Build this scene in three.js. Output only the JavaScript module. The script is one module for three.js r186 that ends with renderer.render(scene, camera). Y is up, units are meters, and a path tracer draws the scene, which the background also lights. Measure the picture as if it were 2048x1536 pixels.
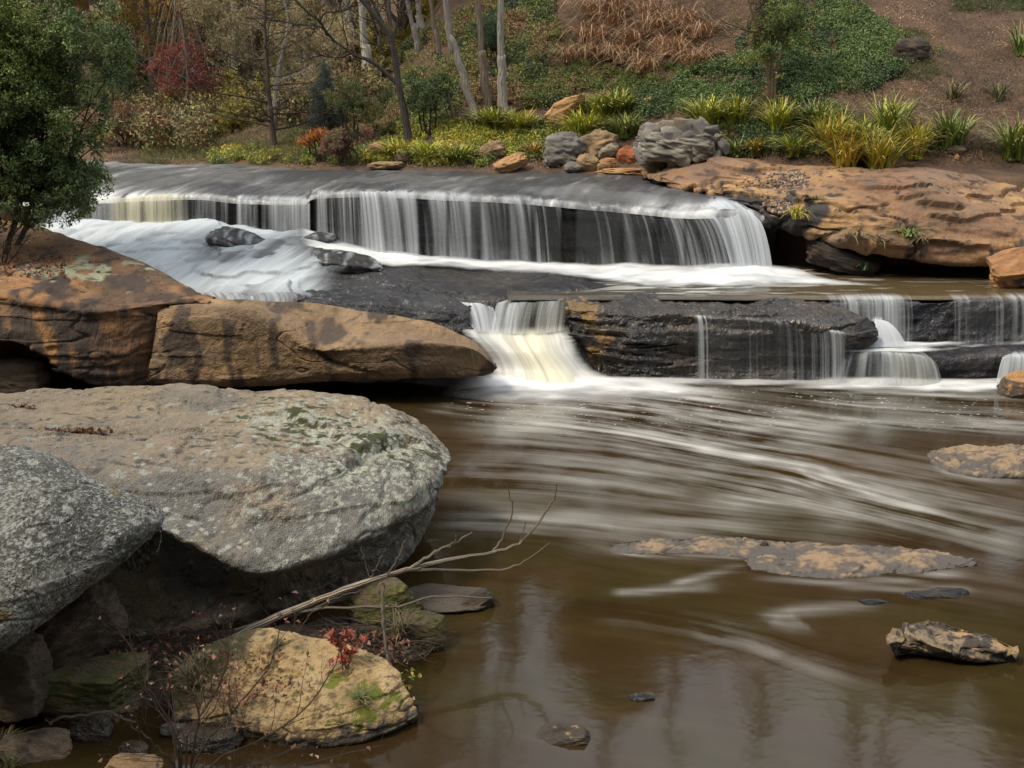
import * as THREE from 'three';
import { mergeGeometries } from 'three/addons/utils/BufferGeometryUtils.js';

// ---------------------------------------------------------------- camera, sky, sun, exposure
const EYE = 3, TILT = 16.3 * Math.PI / 180, FOCAL = 2110;
const scene = new THREE.Scene();
const camera = new THREE.PerspectiveCamera(2 * Math.atan(768 / FOCAL) * 180 / Math.PI, 4 / 3, 0.05, 400);
camera.position.set(0, EYE, 0);
camera.rotation.x = -TILT;
scene.add(camera);
const renderer = new THREE.WebGLRenderer({ antialias: true });
renderer.toneMapping = THREE.LinearToneMapping;
renderer.toneMappingExposure = 1.0;
renderer.shadowMap.enabled = true;
const SUN_DIR = new THREE.Vector3(-0.52, 0.78, 0.26).normalize();
const sun = new THREE.DirectionalLight(new THREE.Color(1, 0.86, 0.68), 3.8);
sun.position.copy(SUN_DIR).multiplyScalar(40);
sun.shadow.radius = 24;
sun.castShadow = true;
Object.assign(sun.shadow.camera, { left: -25, right: 25, top: 25, bottom: -25, near: 1, far: 120 });
sun.shadow.mapSize.set(2048, 2048);
scene.add(sun);

// ---------------------------------------------------------------- numbers
function rng(seed) { let a = seed >>> 0; return () => { a = (a + 0x6D2B79F5) | 0; let t = Math.imul(a ^ (a >>> 15), 1 | a); t = (t + Math.imul(t ^ (t >>> 7), 61 | t)) ^ t; return ((t ^ (t >>> 14)) >>> 0) / 4294967296; }; }
const PERM = new Uint8Array(512);
{ const r = rng(77), p = [...Array(256).keys()]; for (let i = 255; i > 0; i--) { const j = Math.floor(r() * (i + 1)); [p[i], p[j]] = [p[j], p[i]]; } for (let i = 0; i < 512; i++) PERM[i] = p[i & 255]; }
const HASHV = new Float32Array(256); { const r = rng(5); for (let i = 0; i < 256; i++) HASHV[i] = r() * 2 - 1; }
function n3(x, y, z) {   // value noise, -1..1
  const xi = Math.floor(x), yi = Math.floor(y), zi = Math.floor(z);
  let u = x - xi, v = y - yi, w = z - zi;
  u = u * u * (3 - 2 * u); v = v * v * (3 - 2 * v); w = w * w * (3 - 2 * w);
  const X = xi & 255, Y = yi & 255, Z = zi & 255;
  const A = PERM[X] + Y, B = PERM[X + 1] + Y, AA = PERM[A & 511] + Z, AB = PERM[(A + 1) & 511] + Z, BA = PERM[B & 511] + Z, BB = PERM[(B + 1) & 511] + Z;
  const h = k => HASHV[PERM[k & 511]];
  const a = h(AA) + (h(BA) - h(AA)) * u, b = h(AB) + (h(BB) - h(AB)) * u, c = h(AA + 1) + (h(BA + 1) - h(AA + 1)) * u, d = h(AB + 1) + (h(BB + 1) - h(AB + 1)) * u;
  const e = a + (b - a) * v, f = c + (d - c) * v;
  return e + (f - e) * w;
}
function fbm(x, y, z, o = 4, g = 0.5) { let s = 0, a = 1, t = 0; for (let i = 0; i < o; i++) { s += a * n3(x, y, z); t += a; a *= g; x = x * 2.03 + 17.1; y = y * 2.03 + 5.3; z = z * 2.03 + 9.7; } return s / t; }
const clamp = (x, a = 0, b = 1) => Math.min(b, Math.max(a, x));
const sst = (a, b, x) => { const t = clamp((x - a) / (b - a)); return t * t * (3 - 2 * t); };
const lerp = (a, b, t) => a + (b - a) * t;
const mix3 = (a, b, t) => [a[0] + (b[0] - a[0]) * t, a[1] + (b[1] - a[1]) * t, a[2] + (b[2] - a[2]) * t];

// a direction of sight for a photograph position, used only to read places off the photograph
const CT = Math.cos(TILT), ST = Math.sin(TILT);
function slopes(px, py) { const u = (px - 1024) / FOCAL, v = (768 - py) / FOCAL, k = CT + v * ST; return [u / k, (v * CT - ST) / k]; }
function P(px, py, d) { const [a, b] = slopes(px, py); return [a * d, EYE + b * d, -d]; }
function atLevel(px, py, h) { const b = slopes(px, py)[1]; return P(px, py, (h - EYE) / b); }
const R = row => row.map(p => P(p[0], p[1], p[2]));
const moved = (row, dx, dy, dd) => row.map(p => [p[0] + dx, p[1] + dy, p[2] - dd]);
const movedTip = (row, dx, dy, dd) => row.map((p, i) => { const e = (row.length - 1 - i) / (row.length - 1), k = clamp(e * 3.2 + 0.08); return [p[0] + dx * k, p[1] + dy * k, p[2] - dd * k]; });   // the offset dies away towards the pointed end

// ---------------------------------------------------------------- scene helpers
const taken = {};
function numbered(name) { const n = taken[name] = (taken[name] ?? -1) + 1; return n ? `${name}_${String(n).padStart(3, '0')}` : name; }
function tag(o, label, category, group, kind) { o.userData.label = label; if (category) o.userData.category = category; if (group) o.userData.group = group; if (kind) o.userData.kind = kind; return o; }
function shadow(m) { m.castShadow = m.receiveShadow = true; return m; }
function put(name, geo, mat, parent = scene) { const m = shadow(new THREE.Mesh(geo, mat)); m.name = parent === scene ? numbered(name) : name; parent.add(m); return m; }
function base(name, pos) { const g = new THREE.Group(); g.name = numbered(name); g.position.set(...pos); scene.add(g); return g; }
const rgb = (r, g, b) => new THREE.Color().setRGB(r, g, b);

// ---------------------------------------------------------------- lofted surfaces
function cat(a, b, c, d, t, k) { // Catmull-Rom with tension k (0 smooth, 1 straight)
  const m1 = (c - a) * 0.5 * (1 - k) + (c - b) * k, m2 = (d - b) * 0.5 * (1 - k) + (c - b) * k, t2 = t * t, t3 = t2 * t;
  return (2 * t3 - 3 * t2 + 1) * b + (t3 - 2 * t2 + t) * m1 + (-2 * t3 + 3 * t2) * c + (t3 - t2) * m2;
}
function along(pts, s, k = 0) { // s in 0..n-1
  const n = pts.length - 1, i = Math.min(n - 1, Math.max(0, Math.floor(s))), t = s - i;
  const a = pts[Math.max(0, i - 1)], b = pts[i], c = pts[Math.min(n, i + 1)], d = pts[Math.min(n, i + 2)], o = [];
  for (let j = 0; j < b.length; j++) o.push(cat(a[j], b[j], c[j], d[j], t, k));
  return o;
}
const dist = (a, b) => Math.hypot(a[0] - b[0], a[1] - b[1], a[2] - b[2]);
function evenly(cost, n) { // parameters 0..len spread so that the cost is even
  const m = cost.length, tot = cost.reduce((a, b) => a + b, 0), out = [];
  let k = 0, acc = 0;
  for (let i = 0; i < n; i++) { const want = tot * i / (n - 1); while (k < m - 1 && acc + cost[k] < want) { acc += cost[k]; k++; } out.push(Math.min(m, k + clamp((want - acc) / cost[k]))); }
  return out;
}
// rows: polylines in the world, from the hidden back round the top to the hidden foot. o: nu, nv, sharp, capU, disp(p, n, u, v), color(p, n, u, v), uv
function loft(rows, o) {
  const m = Math.max(...rows.map(r => r.length));
  rows = rows.map(r => r.length === m ? r : Array.from({ length: m }, (_, i) => along(r, i * (r.length - 1) / (m - 1))));
  if (o.cap) { // close both ends round a middle point
    const mid = i => { const c = [0, 0, 0]; for (const r of rows) for (let k = 0; k < 3; k++) c[k] += r[i][k] / rows.length; return c; };
    const a = mid(0), b = mid(m - 1), cap = o.cap;
    rows = rows.map(r => { const e0 = r[0], e1 = r[m - 1]; return [a, mix3(a, e0, 0.6), mix3(a, e0, 0.93), ...r.map((p, i) => i === 0 ? e0 : p), mix3(b, e1, 0.93), mix3(b, e1, 0.6), b]; });
  }
  const M = rows[0].length, nu = o.nu, nv = o.nv;
  const cu = [], cv = [];
  for (let i = 0; i < M - 1; i++) { let s = 1e-4; for (const r of rows) s += dist(r[i], r[i + 1]); cu.push(s / rows.length); }
  for (let j = 0; j < rows.length - 1; j++) { let s = 1e-4; for (let i = 0; i < M; i++) s += dist(rows[j][i], rows[j + 1][i]); cv.push(s / M * (o.hide && (j < o.hide[0] || j >= rows.length - 1 - o.hide[1]) ? 0.25 : 1)); }
  const us = evenly(cu, nu), vs = evenly(cv, nv), LU = cu.reduce((a, b) => a + b), LV = cv.reduce((a, b) => a + b);
  const pos = new Float32Array(nu * nv * 3), uv = new Float32Array(nu * nv * 2);
  for (let i = 0; i < nu; i++) {
    const col = rows.map(r => along(r, us[i], o.sharpU ?? 0.1)); let arc = 0;
    for (let j = 0; j < nv; j++) {
      const p = along(col, vs[j], o.sharp ?? 0.15), q = (j * nu + i); if (j) { const w = ((j - 1) * nu + i) * 3; arc += Math.hypot(p[1] - pos[w + 1], p[2] - pos[w + 2]); } else arc = 0;
      pos[q * 3] = p[0]; pos[q * 3 + 1] = p[1]; pos[q * 3 + 2] = p[2];
      uv[q * 2] = p[0]; uv[q * 2 + 1] = arc;
    }
  }
  const idx = new Uint32Array((nu - 1) * (nv - 1) * 6); let k = 0;
  for (let j = 0; j < nv - 1; j++) for (let i = 0; i < nu - 1; i++) { const a = j * nu + i, b = a + 1, c = a + nu, d = c + 1; idx[k++] = a; idx[k++] = c; idx[k++] = b; idx[k++] = b; idx[k++] = c; idx[k++] = d; }
  const g = new THREE.BufferGeometry();
  g.setAttribute('position', new THREE.BufferAttribute(pos, 3)); g.setAttribute('uv', new THREE.BufferAttribute(uv, 2)); g.setIndex(new THREE.BufferAttribute(idx, 1));
  g.computeVertexNormals();
  if (o.disp) {
    const nr = g.attributes.normal.array;
    for (let q = 0; q < nu * nv; q++) {
      const p = [pos[q * 3], pos[q * 3 + 1], pos[q * 3 + 2]], n = [nr[q * 3], nr[q * 3 + 1], nr[q * 3 + 2]], i = q % nu, j = (q - i) / nu;
      const e = o.disp(p, n, us[i] / (M - 1), vs[j] / (rows.length - 1));
      pos[q * 3] += n[0] * e; pos[q * 3 + 1] += n[1] * e; pos[q * 3 + 2] += n[2] * e;
    }
    g.computeVertexNormals();
  }
  if (o.color) {
    const nr = g.attributes.normal.array, w = o.alpha ? 4 : 3, col = new Float32Array(nu * nv * w);
    for (let q = 0; q < nu * nv; q++) {
      const i = q % nu, j = (q - i) / nu;
      const c = o.color([pos[q * 3], pos[q * 3 + 1], pos[q * 3 + 2]], [nr[q * 3], nr[q * 3 + 1], nr[q * 3 + 2]], us[i] / (M - 1), vs[j] / (rows.length - 1));
      for (let t = 0; t < w; t++) col[q * w + t] = c[t];
    }
    g.setAttribute('color', new THREE.BufferAttribute(col, w));
  }
  return g;
}

// ---------------------------------------------------------------- textures (grain only)
function tex(n, f, srgb, rep = 1) { const a = new Uint8Array(n * n * 4); for (let y = 0; y < n; y++) for (let x = 0; x < n; x++) { const c = f(x / n, y / n); for (let k = 0; k < 3; k++) a[(y * n + x) * 4 + k] = clamp(c[k]) * 255; a[(y * n + x) * 4 + 3] = 255; } const t = new THREE.DataTexture(a, n, n); t.wrapS = t.wrapT = THREE.RepeatWrapping; t.magFilter = THREE.LinearFilter; t.minFilter = THREE.LinearMipmapLinearFilter; t.generateMipmaps = true; t.repeat.set(rep, rep); if (srgb) t.colorSpace = THREE.SRGBColorSpace; t.needsUpdate = true; return t; }
function tiled(u, v, f, seed, o) { // noise that repeats over 0..1
  let s = 0, a = 1, t = 0;
  for (let k = 0; k < o; k++) {
    const X = u * f, Y = v * f, bx = sst(0, 1, u), by = sst(0, 1, v);
    const q = (i, j) => n3(X - i * f, Y - j * f, seed + k * 7.3);
    s += a * lerp(lerp(q(0, 0), q(1, 0), bx), lerp(q(0, 1), q(1, 1), bx), by) ; t += a; a *= 0.6; f *= 2;
  }
  return s / t;
}
const grainTex = tex(512, (u, v) => { const a = tiled(u, v, 24, 3, 4), b = tiled(u, v, 90, 9, 2); const x = 0.86 + 0.22 * a + 0.16 * b; return [x, x, x]; }, false, 1.6);
const grainBump = tex(512, (u, v) => { const a = tiled(u, v, 14, 31, 5), b = tiled(u, v, 120, 12, 1); const x = 0.5 + 0.5 * a + 0.14 * b; return [x, x, x]; }, false, 1.6);
const layerBump = tex(512, (u, v) => { const a = tiled(u, v, 5, 31, 4), b = tiled(u * 1, v, 26, 2, 3); const x = 0.5 + 0.28 * Math.sin((v * 20 + a * 2.2) * 2 * Math.PI / 1) * 0.5 + 0.4 * b; return [x, x, x]; }, false, 1);
const rockMat = (bump = 0.012, rough = 0.92, o = {}) => new THREE.MeshStandardMaterial({ vertexColors: true, map: grainTex, bumpMap: grainBump, bumpScale: bump, roughness: rough, ...o });
const dryRock = rockMat(0.022), wetRock = rockMat(0.032, 0.24);

// ---------------------------------------------------------------- rock shapes
const ridge = x => 1 - Math.abs(x);
function roughness(amp, scale, o = {}) { // displacement of a rock: lumps, layers, chips, cracks
  const { layer = 0.3, lf = 9, fine = 0.25, crack = 0.4, grooves = [], dip = 0, seed = 0 } = o;
  const g = grooves.map(gr => ({ pts: gr.pts, w: gr.w, depth: gr.depth }));
  return (p, n) => {
    const x = p[0] + seed, y = p[1], z = p[2];
    let e = amp * fbm(x * scale, y * scale, z * scale, 4);
    const wy = y + dip * x + 0.05 * fbm(x * 1.7, y * 1.7, z * 1.7, 2);
    const l = fbm(x * 0.9, wy * lf, z * 0.9, 3, 0.6);
    e += amp * layer * (l > 0.1 ? 0.6 : 0) + amp * layer * l;
    e += amp * fine * fbm(x * scale * 6, y * scale * 8, z * scale * 6, 3, 0.6);
    const c = ridge(fbm(x * scale * 0.8 + 31, y * scale * 1.6, z * scale * 0.8, 3) * 2.2);
    if (c > 0.93) e -= amp * crack * (c - 0.93) / 0.07;
    for (const gr of g) { let b = 1e9; for (let i = 0; i < gr.pts.length - 1; i++) b = Math.min(b, segd(p, gr.pts[i], gr.pts[i + 1])); b += 0.25 * gr.w * n3(x * 30, y * 30, z * 30); if (b < gr.w) e -= gr.depth * (1 - sst(0, gr.w, b)); }
    return e;
  };
}
function segd(p, a, b) { const dx = b[0] - a[0], dy = b[1] - a[1], dz = b[2] - a[2], t = clamp(((p[0] - a[0]) * dx + (p[1] - a[1]) * dy + (p[2] - a[2]) * dz) / (dx * dx + dy * dy + dz * dz)); return Math.hypot(p[0] - a[0] - dx * t, p[1] - a[1] - dy * t, p[2] - a[2] - dz * t); }
// colour of a rock: base tones in patches, then matter on it (lichen, moss, stains), each with its own outline
function tones(list, o = {}) { const { s = 2.2, seed = 0 } = o; return (p, n) => { const x = p[0] + seed, y = p[1], z = p[2]; let c = list[0]; for (let i = 1; i < list.length; i++) c = mix3(c, list[i], sst(-0.12, 0.28, fbm(x * s + i * 13, y * s * 1.8, z * s + i * 7, 4, 0.6))); const v = 1 + 0.22 * fbm(x * 14, y * 22, z * 14, 3); return [c[0] * v, c[1] * v, c[2] * v]; }; }
function specks(c, p, col, size, cover, soft = 0.08, seed = 0) { const v = fbm(p[0] / size + seed, p[1] / size, p[2] / size, 3, 0.6); return mix3(c, col, sst(-cover - soft, -cover + soft, v)); }

// crusty round patches, each with its own size and a ragged rim
function rosettes(c, p, col, cell, share, seed = 0) {
  const x = p[0] / cell + seed, y = p[1] / cell, z = p[2] / cell, xi = Math.floor(x), yi = Math.floor(y), zi = Math.floor(z); let w = 0;
  for (let i = -1; i < 2; i++) for (let j = -1; j < 2; j++) for (let k = -1; k < 2; k++) { const h = PERM[(PERM[(PERM[(xi + i) & 255] + yi + j) & 255] + zi + k) & 255]; if (h / 255 > share) continue; const h2 = PERM[(h + 91) & 255], h3 = PERM[(h2 + 37) & 255], h4 = PERM[(h3 + 11) & 255], q = Math.hypot(x - xi - i - h2 / 255, y - yi - j - h3 / 255, z - zi - k - h4 / 255), R_ = 0.18 + 0.5 * (h2 / 255) ** 2; if (q < R_ * 1.5) { const e = q / R_ + 0.5 * n3(x * 5, y * 5, z * 5); w = Math.max(w, sst(1.05, 0.85, e)); } }
  return w ? mix3(c, col, w) : c;
}
// ---------------------------------------------------------------- sky: thin bright cloud, the same all round
{
  const w = 512, h = 256, a = new Float32Array(w * h * 4);
  for (let j = 0; j < h; j++) for (let i = 0; i < w; i++) {
    const el = ((j + 0.5) / h - 0.5) * Math.PI, az = (i + 0.5) / w * 2 * Math.PI, x = Math.cos(el) * Math.cos(az), z = Math.cos(el) * Math.sin(az), y = Math.sin(el);
    const k = 1 / (0.35 + Math.abs(y)), c = fbm(x * k * 1.6, y * 2, z * k * 1.6, 5), cl = sst(-0.35, 0.4, c), up = clamp(y);
    const blue = [0.56 - 0.12 * up, 0.64 - 0.08 * up, 0.76], white = [1.0, 0.99, 0.97];
    const s = mix3(blue, white, 0.45 + 0.55 * cl), g = y < 0 ? [0.12, 0.11, 0.09] : s, t = sst(-0.04, 0.02, y);
    const o = (j * w + i) * 4, f = mix3([0.12, 0.11, 0.09], y < 0 ? white : s, t); a[o] = f[0]; a[o + 1] = f[1]; a[o + 2] = f[2]; a[o + 3] = 1;
  }
  const t = new THREE.DataTexture(a, w, h, THREE.RGBAFormat, THREE.FloatType);
  t.mapping = THREE.EquirectangularReflectionMapping; t.magFilter = THREE.LinearFilter; t.needsUpdate = true;
  scene.background = t; scene.environment = t; scene.backgroundIntensity = 1.6; scene.environmentIntensity = 1.6;
}

// ---------------------------------------------------------------- big rocks
const TAN = [0.28, 0.225, 0.155], GREYTAN = [0.25, 0.21, 0.16], ORANGE = [0.42, 0.215, 0.09], RUST = [0.30, 0.14, 0.065], BROWN = [0.15, 0.095, 0.06], DARKB = [0.075, 0.052, 0.036], GREY = [0.24, 0.235, 0.215], PALE = [0.48, 0.50, 0.42], LICH = [0.52, 0.55, 0.50], MOSS = [0.05, 0.058, 0.022], BLACK = [0.02, 0.02, 0.022], WET = [0.028, 0.03, 0.034], SAND = [0.38, 0.265, 0.12], BLUE = [0.03, 0.034, 0.045];
function rock(name, label, rows, o, mat = dryRock, cat_ = 'rock', group) { const m = put(name, loft(rows, { cap: true, ...o }), mat); return tag(m, label, cat_, group); }

{ // the large boulder in front
  const top = R([[-90, 792, 6.9], [100, 780, 6.9], [300, 773, 6.95], [400, 775, 6.95], [500, 786, 6.92], [620, 779, 6.95], [760, 800, 6.95], [850, 845, 6.9], [894, 893, 6.75]]);
  const r2 = R([[-90, 850, 6.1], [100, 850, 6.12], [300, 852, 6.2], [420, 852, 6.25], [530, 852, 6.3], [660, 852, 6.4], [770, 868, 6.45], [850, 890, 6.5], [899, 908, 6.6]]);
  const r3 = R([[-90, 930, 5.5], [100, 930, 5.5], [300, 935, 5.55], [430, 940, 5.6], [540, 945, 5.65], [660, 948, 5.78], [760, 945, 5.95], [845, 935, 6.2], [897, 922, 6.45]]);
  const r4 = R([[-90, 1010, 5.25], [100, 1010, 5.25], [300, 1030, 5.2], [420, 1050, 5.22], [530, 1050, 5.3], [660, 1030, 5.45], [760, 1005, 5.65], [840, 975, 5.95], [888, 950, 6.3]]);
  const r5 = R([[-90, 1080, 5.15], [100, 1080, 5.1], [300, 1062, 5.12], [420, 1112, 5.06], [515, 1147, 5.05], [640, 1112, 5.22], [750, 1065, 5.45], [835, 1015, 5.8], [878, 975, 6.2]]);
  const r6 = R([[-90, 1110, 5.35], [100, 1110, 5.4], [300, 1090, 5.5], [420, 1128, 5.5], [520, 1155, 5.4], [640, 1128, 5.45], [750, 1080, 5.6], [838, 1022, 5.9], [876, 985, 6.25]]);
  const r7 = R([[-90, 1250, 5.3], [100, 1278, 5.25], [250, 1278, 5.25], [400, 1255, 5.28], [530, 1222, 5.35], [640, 1180, 5.5], [760, 1100, 5.7], [840, 1035, 6.0], [874, 998, 6.35]]);
  const gv = (pts, w, depth) => ({ pts: R(pts), w, depth });
  const grooves = [gv([[-20, 872, 6.0], [90, 866, 6.0], [200, 862, 6.05], [330, 862, 6.1], [400, 860, 6.15]], 0.05, 0.045), gv([[170, 812, 6.5], [230, 808, 6.55], [265, 812, 6.5]], 0.03, 0.025), gv([[-10, 812, 6.5], [60, 806, 6.6]], 0.04, 0.03), gv([[270, 1005, 5.32], [330, 1000, 5.35], [385, 995, 5.4]], 0.03, 0.03),
    gv([[700, 930, 5.95], [730, 905, 6.1], [760, 890, 6.25], [800, 880, 6.4], [830, 878, 6.45]], 0.09, 0.06), gv([[560, 840, 6.45], [640, 858, 6.35], [700, 885, 6.2], [740, 905, 6.1]], 0.06, 0.03), gv([[600, 1165, 5.4], [700, 1110, 5.55], [800, 1050, 5.75], [868, 975, 6.2]], 0.035, 0.03)];
  const low = gv([[700, 930, 5.95], [760, 895, 6.2], [835, 875, 6.5]], 0, 0).pts, hot = R([[600, 840, 6.4], [700, 870, 6.3], [800, 890, 6.35], [860, 900, 6.45]]), edge = R([[620, 960, 5.75], [760, 950, 5.9], [880, 930, 6.3]]);
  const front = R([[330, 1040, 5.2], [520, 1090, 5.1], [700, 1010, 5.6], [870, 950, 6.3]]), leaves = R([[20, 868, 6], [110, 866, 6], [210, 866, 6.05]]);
  const tb = tones([TAN, GREYTAN, [0.2, 0.18, 0.15]], { s: 1.5 });
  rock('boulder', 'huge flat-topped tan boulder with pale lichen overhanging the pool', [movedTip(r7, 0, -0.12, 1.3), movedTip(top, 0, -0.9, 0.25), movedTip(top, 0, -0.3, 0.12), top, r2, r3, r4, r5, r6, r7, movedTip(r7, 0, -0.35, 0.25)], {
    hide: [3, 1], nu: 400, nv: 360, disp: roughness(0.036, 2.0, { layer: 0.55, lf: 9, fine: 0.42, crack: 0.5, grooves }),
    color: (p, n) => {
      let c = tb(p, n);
      const d1 = Math.min(segd(p, hot[0], hot[1]), segd(p, hot[1], hot[2]), segd(p, hot[2], hot[3])), d2 = Math.min(segd(p, edge[0], edge[1]), segd(p, edge[1], edge[2]));
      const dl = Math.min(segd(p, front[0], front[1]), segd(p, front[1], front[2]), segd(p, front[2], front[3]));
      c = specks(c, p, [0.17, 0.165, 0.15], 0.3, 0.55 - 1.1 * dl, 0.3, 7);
      c = specks(c, p, [0.36, 0.38, 0.29], 0.11, 0.06 - 0.95 * Math.min(1.4, Math.min(d1, d2 + 0.2)), 0.2, 3);
      c = specks(c, p, [0.42, 0.44, 0.37], 0.02, 0.0 - 0.95 * Math.min(0.8, Math.min(d1, d2)), 0.14, 9);
      c = specks(c, [p[0], p[1], p[2] * 1.6], MOSS, 0.07, 0.06 - 0.9 * d1, 0.07, 21);
      c = specks(c, p, [0.10, 0.095, 0.08], 0.05, -0.32, 0.1, 51);
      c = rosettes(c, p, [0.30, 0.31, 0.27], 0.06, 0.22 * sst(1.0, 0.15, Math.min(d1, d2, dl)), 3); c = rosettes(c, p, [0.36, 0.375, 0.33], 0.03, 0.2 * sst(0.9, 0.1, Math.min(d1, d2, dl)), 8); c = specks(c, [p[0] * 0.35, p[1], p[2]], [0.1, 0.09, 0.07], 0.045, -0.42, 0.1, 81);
      return c;
    },
  }, rockMat(0.034), 'boulder');
}
{ // the speckled boulder at the left edge
  const top = R([[-130, 888, 4.9], [0, 891, 4.9], [70, 897, 4.9], [130, 918, 4.9], [190, 958, 4.88], [250, 985, 4.87], [300, 1003, 4.85], [323, 1022, 4.8]]);
  const r2 = R([[-130, 955, 4.5], [0, 955, 4.5], [70, 958, 4.5], [130, 975, 4.52], [190, 1005, 4.55], [245, 1020, 4.6], [295, 1025, 4.68], [325, 1032, 4.75]]);
  const r3 = R([[-130, 1060, 4.2], [0, 1060, 4.2], [70, 1060, 4.2], [130, 1065, 4.24], [190, 1070, 4.32], [245, 1062, 4.42], [290, 1052, 4.55], [322, 1042, 4.7]]);
  const r4 = R([[-130, 1180, 4.0], [0, 1185, 4.0], [60, 1178, 4.04], [115, 1162, 4.1], [170, 1138, 4.2], [230, 1105, 4.35], [280, 1075, 4.5], [317, 1052, 4.68]]);
  const r5 = R([[-130, 1320, 3.95], [0, 1287, 3.98], [45, 1258, 4.02], [100, 1222, 4.1], [165, 1172, 4.22], [225, 1126, 4.38], [275, 1088, 4.52], [312, 1062, 4.7]]);
  const r6 = R([[-130, 1330, 4.15], [0, 1297, 4.2], [45, 1268, 4.24], [100, 1232, 4.3], [165, 1182, 4.4], [225, 1134, 4.52], [275, 1094, 4.62], [310, 1066, 4.75]]);
  const tb = tones([[0.115, 0.118, 0.11], [0.085, 0.085, 0.075], [0.17, 0.165, 0.14]], { s: 2 });
  rock('boulder', 'dark grey boulder densely speckled with white lichen at the left edge', [movedTip(r6, 0, 0, 0.55), movedTip(top, 0, -0.5, 0.1), top, r2, r3, r4, r5, r6, movedTip(r6, 0, 0.04, 0.4)], {
    hide: [2, 2], nu: 300, nv: 330, disp: roughness(0.03, 2.4, { layer: 0.2, fine: 0.4, crack: 0.3, seed: 9 }),
    color: (p) => { let c = tb(p); c = specks(c, p, [0.33, 0.345, 0.32], 0.0095, -0.06 + 0.35 * fbm(p[0] * 3, p[1] * 3, p[2] * 3 + 8, 3), 0.1, 5); c = rosettes(c, p, [0.34, 0.355, 0.33], 0.045, 0.25, 5); c = specks(c, p, [0.035, 0.035, 0.032], 0.011, -0.26, 0.08, 15); c = specks(c, p, [0.19, 0.15, 0.06], 0.12, -0.45, 0.1, 25); return c; },
  }, rockMat(0.03), 'boulder');
}
{ // upper ledge on the left
  const top = R([[-520, 400, 12.5], [-120, 425, 12.5], [60, 448, 12.4], [130, 468, 12.0], [220, 500, 11.5], [300, 532, 11.0], [370, 570, 10.6], [420, 598, 10.15]]);
  const r2 = R([[-520, 490, 11], [-120, 510, 11], [60, 525, 10.9], [130, 535, 10.7], [210, 552, 10.5], [280, 570, 10.3], [350, 585, 10.1], [416, 602, 9.95]]);
  const r3 = R([[-520, 545, 10.0], [-120, 560, 9.95], [60, 588, 9.75], [130, 604, 9.7], [200, 612, 9.7], [270, 610, 9.75], [340, 606, 9.8], [408, 606, 9.88]]);
  const r4 = R([[-520, 590, 9.8], [-120, 600, 9.75], [60, 625, 9.65], [130, 638, 9.62], [200, 640, 9.65], [260, 632, 9.7], [320, 620, 9.78], [350, 612, 9.86]]);
  const r5 = R([[-520, 760, 9.7], [-120, 680, 9.62], [20, 682, 9.6], [75, 700, 9.58], [130, 740, 9.58], [190, 766, 9.62], [250, 770, 9.68], [292, 766, 9.78]]);
  const r6 = movedTip(r5, 0, 0.08, 0.35);
  const gv = (pts, w, depth) => ({ pts: R(pts), w, depth });
  const tb = tones([[0.42, 0.22, 0.09], [0.36, 0.19, 0.085], [0.27, 0.16, 0.085]], { s: 1.6 }), td = tones([[0.19, 0.11, 0.065], [0.13, 0.085, 0.055], [0.24, 0.13, 0.065]], { s: 2.2, seed: 4 });
  rock('rock_ledge', 'broad orange sandstone ledge under the leafy shrub at the left edge', [movedTip(r5, 0, -0.5, 1.6), movedTip(top, 0, -0.6, 0.25), top, r2, r3, r4, r5, r6, movedTip(r5, 0, 0.0, 0.9), movedTip(r5, 0, -0.6, 1.1)], {
    hide: [2, 2], nu: 330, nv: 300, disp: roughness(0.036, 1.6, { layer: 0.4, lf: 8, fine: 0.45, crack: 0.5, grooves: [gv([[0, 515, 11.2], [100, 520, 11.2], [190, 520, 11.1]], 0.05, 0.06), gv([[60, 540, 10.6], [150, 560, 10.35], [230, 590, 10.0]], 0.04, 0.05), gv([[160, 545, 10.6], [240, 548, 10.6]], 0.05, 0.04)] }),
    color: (p, n) => { const f = sst(-0.2, 0.25, fbm(p[0] * 1.1 + 3, p[1] * 2.2, p[2] * 0.7, 4)); let c = mix3(tb(p), td(p), f); c = specks(c, [p[0] * 1.6, p[1] * 0.5, p[2] * 0.8], [0.075, 0.055, 0.045], 0.32, -0.06, 0.14, 91); const ds = segd(p, ...R([[90, 550, 10.6], [230, 545, 10.7]])); c = specks(c, p, [0.34, 0.36, 0.25], 0.16, 0.15 - 0.9 * ds, 0.1, 3); c = specks(c, p, [0.05, 0.04, 0.03], 0.06, -0.34, 0.08, 13); return c; },
  }, rockMat(0.034), 'rock ledge');
}
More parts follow.
